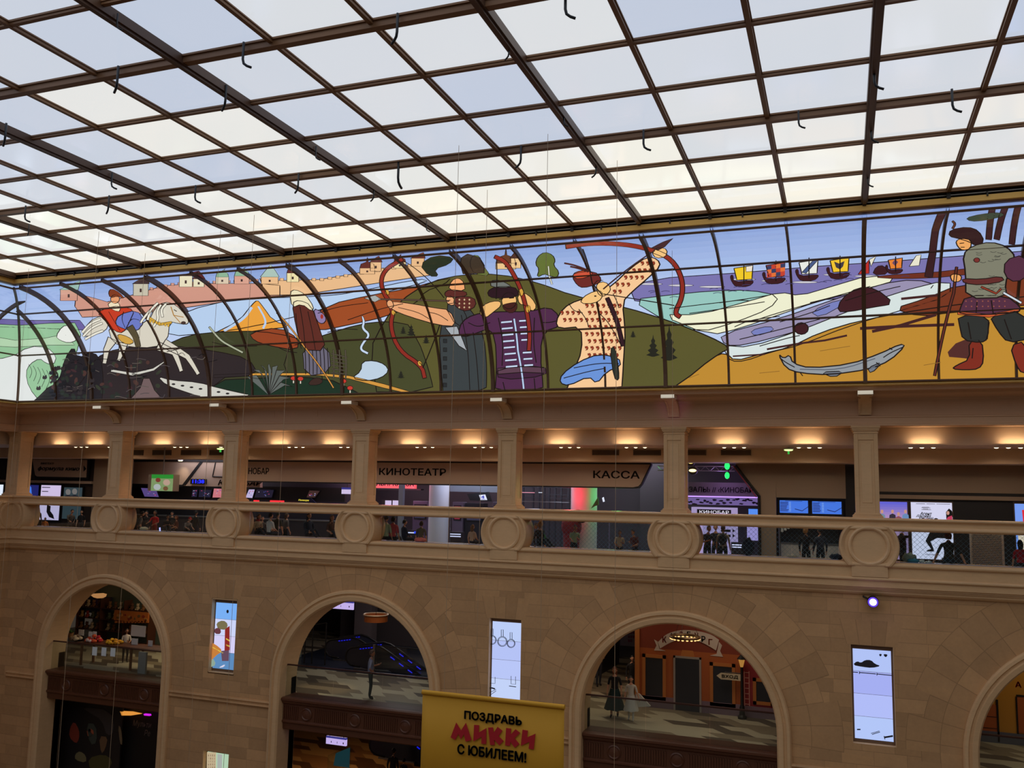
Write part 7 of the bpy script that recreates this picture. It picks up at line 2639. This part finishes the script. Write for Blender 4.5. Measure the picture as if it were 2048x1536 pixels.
def heap(name, label, cat, u, w, d, h, cols, n, seed, y=TY):
    """a loose heap: each piece in it is small; built as one pile of many lumps"""
    rr = random.Random(seed)
    x = PY(u, 1285, y).x
    mb = MB()
    for i in range(n):
        a, r = rr.uniform(0, 2*PI), rr.uniform(0, 1)**0.5
        px, py = x+w/2*r*math.cos(a), y+d/2*r*math.sin(a)
        hz = h*(1-r*r)*rr.uniform(0.4, 1)
        q = rr.uniform(0.05, 0.10)
        mb.ball((px, py, ZT_+max(q*0.8, hz)), (q, q, q*0.8), cloth(cols[i % len(cols)]), 8, 6)
    o = mb.build(name, smooth=True, loc=(x, y, ZT_))
    tag(o, label, cat, None, 'stuff')


heap('toy_heap', 'heap of small red and orange toys in the toy shop', 'toys', 187, 0.8, 0.6, 0.3, [(206, 44, 40), (226, 96, 50), (190, 30, 50), (226, 200, 190)], 46, 1)
heap('toy_heap', 'heap of small yellow toys in front of the shop assistant', 'toys', 228, 0.7, 0.6, 0.22, [(226, 170, 30), (206, 140, 24)], 40, 2)
heap('toy_heap', 'heap of pale small packets left of the red toys', 'toys', 152, 0.40, 0.5, 0.2, [(170, 150, 120), (120, 100, 80), (206, 190, 160)], 30, 3)
heap('toy_heap', 'heap of small brown and white packets at the left of the toy shop', 'toys', 124, 0.40, 0.36, 0.16, [(196, 180, 160), (90, 70, 56), (140, 110, 84)], 30, 4)
for u0, u1, v0, v1, y, lab in ((122, 128, 1257, 1269, 2.3, 'white price card on a stick, leftmost in the toy shop'), (129, 135, 1258, 1270, 2.3, 'white price card second from the left in the toy shop'),
                               (157, 167.5, 1259, 1271, 2.4, 'wide white price card in the middle left of the toy shop'), (177, 184.5, 1263, 1273, 2.2, 'white price card above the red toys, left one'),
                               (186, 193, 1263, 1273, 2.2, 'white price card above the red toys, right one'), (262, 291, 1251, 1273, 2.9, 'large blank white board by the shop assistant'),
                               (263, 275.5, 1277, 1289, 2.4, 'small white card on the table below the large white board'), (296, 305, 1281, 1294, 2.4, 'white card at the right end of the toy shop table')):
    x0, x1, za, zb = R_(u0, u1, v0, v1, y)
    t = thing('price_card', lab, 'card', ((x0+x1)/2, y, ZT_))
    MB().box(x0, x1, y, y+0.012, za, zb, PAPER).build('card', t)
    MB().box((x0+x1)/2-0.01, (x0+x1)/2+0.01, y+0.012, y+0.03, ZT_, zb-0.02, DARKMETAL).build('stick', t)
for i, (u, lab) in enumerate(((189, 'left of three white notices stuck on the toy shop glass'), (207.5, 'middle of three white notices stuck on the toy shop glass'), (225.5, 'right of three white notices stuck on the toy shop glass'))):
    x0, x1, za, zb = R_(u-4.7, u+4.7, 1294+i, 1311+i, 0.60)
    o = MB().box(x0, x1, 0.602, 0.610, za, zb, mat('notice paper', (226, 236, 240), 0.6)).build('notice', loc=((x0+x1)/2, 0.606, za))
    tag(o, lab, 'notice')
t = thing('potted_plant', 'small green plant beside the price cards in the toy shop', 'plant', (PY(141, 1270, 2.64).x, 2.64, ZT_))
x = PY(141, 1270, 2.6).x
MB().lathe([(0.10, ZT_), (0.14, ZT_+0.22), (0.13, ZT_+0.22), (0.0, ZT_+0.2)], (x, 2.6, 0), 'z', mat('clay pot', (150, 110, 70), 0.7), 16, caps=False).build('pot', t, smooth='auto')
mb = MB()
rr = random.Random(9)
for i in range(26):
    a = rr.uniform(0, 2*PI)
    e_ = rr.uniform(0.2, 1.3)
    d = Vector((math.cos(a)*math.cos(e_), math.sin(a)*math.cos(e_), math.sin(e_)))
    b0 = Vector((x, 2.6, ZT_+0.2))
    s_ = d.cross(Vector((0, 0, 1))).normalized()*0.03
    L_ = rr.uniform(0.18, 0.34)
    mb.add([b0, b0+d*L_*0.5+s_, b0+d*L_+Vector((0, 0, -0.03)), b0+d*L_*0.5-s_], [(0, 1, 2, 3)], cloth((70, 110, 40)))
mb.build('foliage', t)
p = PY(254, 1257, 3.2)
person('shop assistant in a white t-shirt behind the toy shop table', p.x, 3.2, F3, (p.z-F3)/1.79, 0.9, shirt=(206, 196, 180), pants=(40, 40, 48), hair='dark', arms=('lap', 'lap'), skin=SKIN_D)
t = thing('sales_board', 'pale grey display panel behind the glass at the right of the toy shop', 'panel', at_rect(276, 291, 1302, 1345, 1.6))
x0, x1, za, zb = R_(276, 291, 1300, 1350, 1.6)
MB().box(x0, x1, 1.6, 1.7, F3, za+0.95, mat('pale panel', (150, 150, 146), 0.6)).build('panel', t)

# first arch, floor below: dark posters
t = thing('wall_poster', 'big very dark poster with muted red, green and cream shapes below the toy shop', 'poster', at_rect(112, 235, 1408, 1536, 2.0))
pbox(MB(), 108, 240, 1396, 1600, 2.0, 0.08, mat('near black print', (34, 28, 26), 0.6)).build('sheet', t)
mb = MB()
for pts, rgb in (([(148, 1442), (158, 1460), (158, 1478), (152, 1488), (138, 1474), (140, 1455)], (150, 60, 40)), ([(173, 1458), (186, 1458), (188, 1470), (176, 1476)], (190, 100, 66)),
                 ([(172, 1446), (192, 1448), (194, 1486), (180, 1490)], (70, 76, 66)), ([(198, 1472), (216, 1474), (210, 1500), (202, 1508)], (120, 90, 60)),
                 ([(162, 1414), (222, 1420), (230, 1462), (214, 1474), (204, 1440), (180, 1426)], (66, 60, 60)), ([(150, 1508), (160, 1502), (172, 1512), (172, 1526), (150, 1520)], (130, 118, 80)),
                 ([(176, 1516), (206, 1508), (226, 1520), (216, 1544), (180, 1540)], (84, 78, 40)), ([(236, 1450), (242, 1456), (245, 1490), (240, 1488)], (130, 110, 80))):
    ppoly(mb, rnd(pts), 1.985, 0.015, mat('poster tone %d %d' % (rgb[0], rgb[1]), rgb, 0.6))
mb.build('printed_shapes', t)
t = thing('wall_poster', 'black wall poster with thin handwritten letters right of the muted shapes', 'poster', at_rect(242, 305, 1430, 1536, 2.4))
pbox(MB(), 238, 330, 1396, 1600, 2.4, 0.08, mat('black poster', (22, 18, 18), 0.6)).build('sheet', t)
ptext('Мульти', 266, 303, 1442, 1457, 2.4, mat('chalk grey', (110, 100, 92), 0.7), t, shear=0.2, bold=-0.01)
ptext('Ре', 289, 301, 1460, 1472, 2.4, mat('chalk grey', (110, 100, 92), 0.7), t, shear=0.2, bold=-0.01)
for pts, rgb, lab in (([(240, 1423), (262, 1424), (281, 1428), (262, 1431), (243, 1431)], (236, 156, 66), 'long amber glowing light under the toy shop beam'), ([(287, 1428), (298, 1429), (299, 1432), (288, 1431)], (226, 40, 246), 'short magenta glowing light under the toy shop beam')):
    o = ppoly(MB(), pts, 2.0, 0.12, lit('glow %d' % rgb[2], rgb, 0.9)).build('glow_light', loc=PY(pts[0][0], pts[0][1], 2.0))
    tag(o, lab, 'lamp')

# ---- fourth arch: yellow street front
t = thing('painted_shop_front', 'yellow street front with orange panels at the right edge', 'shop front', PY(2010, 1480, FY))
x0 = PY(1940, 1430, FY).x
MB().box(x0, 9.4, FY, FY+0.3, F3, -3.76, mat('yellow paint', (196, 140, 50), 0.6)).build('front_wall', t)
MB().box(x0, 9.4, FY-0.05, FY+0.3, F3, F3+0.36, mat('blue grey plinth', (92, 94, 110), 0.6)).build('plinth', t)
for u0, u1, v0, v1 in ((1950, 1994, 1408, 1470), (2036, 2090, 1396, 1468)):
    pbox(MB(), u0, u1, v0, v1, FY-0.03, 0.03, ORANGE).build('orange_panel', t)
mb = MB()
pbox(mb, 1994, 1998, 1400, 1484, FY-0.05, 0.05, BLACK)
pbox(mb, 2033, 2036, 1394, 1468, FY-0.05, 0.05, BLACK)
pbox(mb, 2033, 2090, 1392, 1395, FY-0.05, 0.05, BLACK)
for v in (1432, 1455, 1470):
    pbox(mb, 1950, 1994, v, v+1, FY-0.04, 0.03, BLACK)
mb.build('outlines', t)
ptext('А', 2030, 2043, 1363, 1375, FY, mat('red letter', (176, 44, 40), 0.6), t, bold=0.03)

# ================================================================ SCREENS IN THE NICHES
def video(label, c, ztop, zbot, faces):
    t = thing('video_screen', label, 'screen', (c, 0.5, zbot))
    w = 0.545
    MB().box(c-0.60, c+0.60, 0.50, 0.70, zbot-0.10, ztop+0.14, mat('screen surround', (120, 92, 70), 0.5)).build('surround', t)
    mb = MB()
    for (p_, q_, r_, s_) in ((c-NW, c-0.60, zbot-0.13, ztop+0.18), (c+0.60, c+NW, zbot-0.13, ztop+0.18), (c-NW, c+NW, zbot-0.13, zbot-0.10), (c-NW, c+NW, ztop+0.14, ztop+0.18)):
        mb.box(p_, q_, WY+0.005, 0.75, r_, s_, STONE)
    mb.build('recess_lining', t)
    n = len(faces)
    for i, rgb in enumerate(faces):
        za, zb = ztop-(ztop-zbot)*(i+1)/n, ztop-(ztop-zbot)*i/n
        MB().box(c-w, c+w, 0.485, 0.50, za+0.006, zb-0.006, lit('screen %d %d %d' % rgb, rgb, 0.97)).build('display_panel', t)
    return t


SY2 = 0.47
SINK = lit('screen ink', (24, 24, 34), 0.5)


def on_screen(t, name, shapes):
    mb = MB()
    for pts, m_ in shapes:
        ppoly(mb, pts, SY2, 0.012, m_)
    return mb.build(name, t)


t = video('tall lit screen with a dark cloud, fence line and planks', 0.0, -4.62, -7.30, [(178, 196, 248), (166, 176, 244), (178, 190, 250), (180, 200, 250)])
on_screen(t, 'drawn_cloud', [(rnd([(1705, 1330), (1714, 1322), (1722, 1326), (1730, 1320), (1742, 1320), (1750, 1328), (1762, 1332), (1744, 1336), (1726, 1334)]), SINK),
                             (rnd([(1758, 1308), (1764, 1308), (1762, 1313), (1759, 1312)]), SINK), (rnd([(1767, 1308), (1776, 1309), (1772, 1315), (1768, 1312)]), SINK)])
on_screen(t, 'drawn_fence', [(thick([(1706, 1344), (1716, 1345)], 1.6), SINK), (thick([(1719, 1345), (1752, 1348)], 1.6), SINK), (thick([(1754, 1348), (1784, 1351)], 1.6), SINK), (thick([(1754, 1346), (1754, 1351)], 1.6), SINK), (thick([(1719, 1343), (1719, 1348)], 1.6), SINK)])
on_screen(t, 'drawn_planks', [(thick([(1714, 1459), (1721, 1459)], 2.4), SINK), (thick([(1744, 1469), (1760, 1464)], 1.2), SINK), (thick([(1742, 1467), (1759, 1462)], 1.0), SINK), (thick([(1768, 1475), (1786, 1472)], 3.4), SINK), (thick([(1768, 1472), (1770, 1479)], 1.4), SINK)])
t = video('tall lit screen with sketched hanging pans, behind the yellow banner', -12.0, -4.60, -7.22, [(190, 208, 250), (182, 196, 248), (186, 200, 250), (196, 212, 250)])
sh = []
for u, v, r in ((984, 1280, 8.5), (1004.5, 1283, 9.5), (1022, 1287, 8)):
    c1 = ell(u, v, r, r*1.05, 20)
    sh.append((thick(c1+[c1[0]], 0.9), SINK))
    c1 = ell(u, v, r*0.84, r*0.88, 20)
    sh.append((thick(c1+[c1[0]], 0.7), SINK))
    sh.append((thick([(u-2, v-r), (u-2, v-r-14), (u+2, v-r-14), (u+2, v-r)], 0.9), SINK))
on_screen(t, 'drawn_pans', sh)
on_screen(t, 'drawn_table', [(thick([(974, 1376), (984, 1376), (990, 1378)], 2.6), SINK), (thick([(974, 1388), (992, 1379)], 1.0), SINK), (thick([(976, 1393), (992, 1382)], 1.0), SINK),
                             (thick([(1018, 1372), (1032, 1374)], 1.4), SINK), (thick([(1022, 1352), (1022, 1368), (1031, 1369), (1031, 1353)], 0.8), SINK), (thick([(976, 1352), (976, 1366), (990, 1367), (990, 1354)], 0.8), SINK)])
t = video('tall lit screen with colourful drawn blocks, left of the escalator arch', -24.0, -4.66, -7.24, [(120, 176, 246), (206, 214, 250), (214, 208, 248), (92, 140, 190)])
on_screen(t, 'drawn_blocks', [(rnd([(432, 1246), (446, 1240), (456, 1248), (452, 1260), (436, 1258)]), lit('screen olive', (130, 120, 84), 0.8)), (rnd([(428, 1258), (440, 1254), (442, 1268), (430, 1268)]), lit('screen maroon', (110, 60, 70), 0.8)),
                              ([(450, 1258), (459, 1252), (459, 1300), (449, 1302)], lit('screen red', (150, 40, 36), 0.85)), ([(452, 1276), (459, 1280), (459, 1283), (452, 1279)], lit('screen yellow', (236, 214, 80), 0.9)),
                              ([(452, 1288), (459, 1291), (459, 1294), (452, 1291)], lit('screen yellow', (236, 214, 80), 0.9)), (rnd([(416, 1284), (430, 1288), (446, 1302), (430, 1312), (416, 1330)]), lit('screen orange', (206, 130, 60), 0.9)),
                              (thick(sm([(416, 1290), (430, 1297), (446, 1306)]), 1.6), lit('screen yellow', (236, 214, 80), 0.9)), ([(442, 1302), (458, 1300), (457, 1322), (444, 1322)], lit('screen plum', (110, 80, 100), 0.8)),
                              (rnd([(416, 1322), (426, 1316), (432, 1330), (418, 1336)]), lit('screen sage', (150, 176, 160), 0.85)), (rnd([(436, 1336), (450, 1328), (448, 1334)]), lit('screen pale', (226, 220, 240), 0.9)),
                              (thick(sm([(423, 1210), (424, 1224), (428, 1234)]), 1.0), SINK), (ell(455, 1223, 2.2, 3.6, 10), SINK)])
t = video('lower lit screen with a green and cream house picture at the bottom edge', -24.0, -10.44, -13.0, [(176, 206, 176), (196, 180, 150)])
on_screen(t, 'drawn_houses', [(([(414, 1504), (432, 1505), (431, 1560), (413, 1560)]), lit('screen cream', (206, 186, 150), 0.85)), ([(435, 1508), (444, 1509), (443, 1560), (434, 1560)], lit('screen stone', (180, 186, 180), 0.85)),
                              ([(403, 1505), (412, 1505), (410, 1516), (403, 1514)], lit('screen tan', (190, 150, 110), 0.85))]
          + [([(416+i*4, 1509+j*6), (418+i*4, 1509+j*6), (418+i*4, 1513+j*6), (416+i*4, 1513+j*6)], lit('screen brown', (140, 110, 90), 0.8)) for i in range(4) for j in range(5)])

# ---- wall projector under the cornice
c = PY(1746, 1204, -0.05)
t = thing('wall_projector', 'small dark projector with a bright violet white lens under the cornice', 'projector', (c.x, 0.2, c.z))
MB().lathe([(0.15, -0.05), (0.17, 0.0), (0.16, 0.28), (0.08, 0.32)], c, 'y', DARKMETAL, 24).build('housing', t, smooth='auto')
MB().ball(c+Vector((0, -0.05, 0)), (0.105, 0.03, 0.105), lit('projector lens', (240, 232, 255), 1.6), 20, 10).build('lens', t, smooth=True)
MB().lathe([(0.105, -0.05), (0.105, -0.062), (0.15, -0.062), (0.15, -0.05)], c, 'y', lit('violet rim', (96, 60, 226), 1.0), 28, caps=False).build('violet_rim', t, smooth='auto')
MB().tube([c+Vector((-0.1, 0.2, 0.05)), c+Vector((-0.26, 0.25, 0.12)), c+Vector((-0.26, 0.36, 0.12))], 0.03, DARKMETAL, 8).build('arm', t)
point_lamp('projector_glow', c+Vector((0, -0.18, -0.02)), (0.55, 0.35, 1.0), 1.6, 0.06)
pv = Vector((-6.0, -1.9, 2.9))
spot_lamp('violet_wash', (-5.4, -3.2, 2.4), (-6.0, 0.0, 2.95), 0.42, (0.8, 0.30, 0.85), 26, 1.0, 0.1)
spot_lamp('violet_wash', (-4.0, -6.0, -2.0), (-6.0, 0.1, 0.4), 0.16, (0.9, 0.7, 1.0), 36, 1.0, 0.1)

# ================================================================ BANNER, WIRES, HOOKS
BY = -12.0
YEL = mat('yellow banner cloth', (206, 150, 30), 0.7)
t = thing('hanging_banner', 'yellow cloth banner with black and red lettering in front of the wall', 'banner', (-7.66, BY, -7.0))
tl, tr = PY(845, 1383, BY), PY(1128, 1416, BY)
zt = (tl.z+tr.z)/2
mb = MB()
n = 20
vs2, fs2 = [], []
for i in range(n+1):
    f = i/n
    for j, z in enumerate((zt-0.03, zt-1.2, zt-2.6)):
        vs2.append((tl.x+(tr.x-tl.x)*f, BY+0.02+0.012*j*math.sin(f*7), z))
for i in range(n):
    for j in range(2):
        fs2.append((i*3+j, i*3+j+1, (i+1)*3+j+1, (i+1)*3+j))
mb.add(vs2, fs2, YEL)
cl = mb.build('cloth', t, smooth=True)
sd = cl.modifiers.new('solid', 'SOLIDIFY')
sd.thickness = 0.008
MB().tube([(tl.x-0.01, BY+0.02, zt), (tr.x+0.01, BY+0.02, zt)], 0.05, YEL, 12).build('top_pole_sleeve', t, smooth='auto')
cv = lambda q: [(820+a*0.16113, 1360+b*0.16113) for a, b in q]
x0, x1 = PY(929, 1430, BY).x, PY(1044, 1444, BY).x
fit_text('ПОЗДРАВЬ', x0, x1, PY(929, 1441, BY).z, PY(929, 1420.5, BY).z, BY-0.02, INK, t, bold=0.034)
x0, x1 = PY(915.6, 1497, BY).x, PY(1053.5, 1512, BY).x
fit_text('С ЮБИЛЕЕМ!', x0, x1, PY(916, 1507.5, BY).z, PY(916, 1486.5, BY).z, BY-0.03, INK, t, bold=0.034)
RED = mat('red lettering', (186, 26, 40), 0.6)
for q in ([(572, 530), (632, 628), (692, 532), (762, 748), (690, 766), (668, 672), (630, 738), (600, 668), (560, 744), (503, 712)],
          [(795, 558), (857, 562), (852, 652), (946, 598), (944, 795), (884, 792), (888, 705), (785, 765)],
          [(968, 592), (1028, 588), (1038, 655), (1085, 583), (1146, 632), (1098, 698), (1160, 758), (1108, 812), (1044, 742), (1050, 806), (994, 808)],
          [(1192, 596), (1254, 604), (1250, 676), (1308, 612), (1366, 658), (1296, 724), (1356, 796), (1300, 842), (1246, 770), (1240, 818), (1180, 812)],
          [(1396, 618), (1462, 630), (1452, 712), (1556, 668), (1534, 862), (1472, 852), (1482, 768), (1374, 818)]):
    ppoly(MB(), cv(q), BY-0.025, 0.015, RED).build('red_letter', t)

WIRE = mat('pale wire', (176, 150, 120), 0.5)
wl = [(35, 800, -6.0, -13), (172, 800, -9.0, -13), (270, 800, -6.5, -13), (421, 800, -8.0, -13), (488, 800, -9.0, -13), (570, 800, -7.0, -13), (1345, 800, -4.0, -3.2)]
for u, v, y, zb in wl:
    p = PY(u, v, y)
    o = MB().tube([(p.x, y, zb), (p.x, y, ZC-0.05)], 0.0055, WIRE, 5).build('hanging_wire', loc=(p.x, y, zb))
    tag(o, 'thin pale wire hanging straight down from the skylight', 'wire', 'wires hanging from the skylight')
for u, v, y in ((904, 800, BY+0.02), (1088, 800, BY+0.02)):
    p = PY(u, v, y)
    o = MB().tube([(p.x, y, zt+0.045), (p.x, y, ZC-0.05)], 0.0055, WIRE, 5).build('banner_wire', loc=(p.x, y, zt))
    tag(o, 'thin pale wire carrying the yellow banner, '+('left one' if u < 1000 else 'right one'), 'wire')
for u, v, y in ((965, 800, -9.0), (1232, 800, -10.0)):
    p = PY(u, v, y)
    o = MB().tube([(p.x, y, -13), (p.x, y, ZC-0.05)], 0.0055, WIRE, 5).build('hanging_wire', loc=(p.x, y, -13))
    tag(o, 'thin pale wire hanging straight down from the skylight', 'wire', 'wires hanging from the skylight')

HOOK = mat('hook black', (44, 48, 54), 0.4, 0.3)
h0 = None
for i, (u, v, a, s) in enumerate([(487, 95, 0.3, 1), (795, 38, 2.6, 1), (236, 142, 2.6, 1), (452, 180, 2.6, 1), (12, 255, 2.6, 1), (632, 298, 0.4, .7), (1042, 300, 2.7, 1), (1018, 92, 2.7, .6), (1128, 232, 0.3, .6),
                                  (1192, 328, 2.7, .8), (1287, 268, 0.2, 1), (1597, 229, 0.1, .8), (1904, 188, 0.1, 1), (224, 352, 0.4, .9), (391, 378, 0.4, 1), (597, 354, 2.6, 1), (51, 418, 0.4, 1), (58, 453, 2.6, .7),
                                  (218, 398, 2.6, 1), (748, 378, 2.7, .8), (853, 446, 0.3, .7), (1131, -8, 0.3, 1), (1748, 140, 0.2, 1), (1742, 255, 0.2, .9), (1735, 350, 0.2, .8), (216, 503, 0.3, .7), (235, 34, 0.3, .6), (797, 332, 1.6, 1.3)]):
    p = PZ(u, v, ZC-0.14)
    if h0 is None:
        h0 = o = MB().tube([(0, 0, 0.10), (0, 0, -0.22), (0.02, 0, -0.30), (0.08, 0, -0.345), (0.16, 0, -0.375)], 0.024, HOOK, 8).build('pipe_hook', smooth=True, loc=(0, 0, 0))
        o.location = p
    else:
        o = h0.copy()
        C.objects.link(o)
        o.location = p
    o.rotation_euler.z = a
    o.scale = (s, s, s)
    tag(o, 'dark bent pipe hook hanging from a bar of the skylight', 'hook', 'pipe hooks under the skylight')

# ---------------------------------------------------------------- tidy up helper properties
for o in bpy.data.objects:
    if '_base' in o:
        del o['_base']
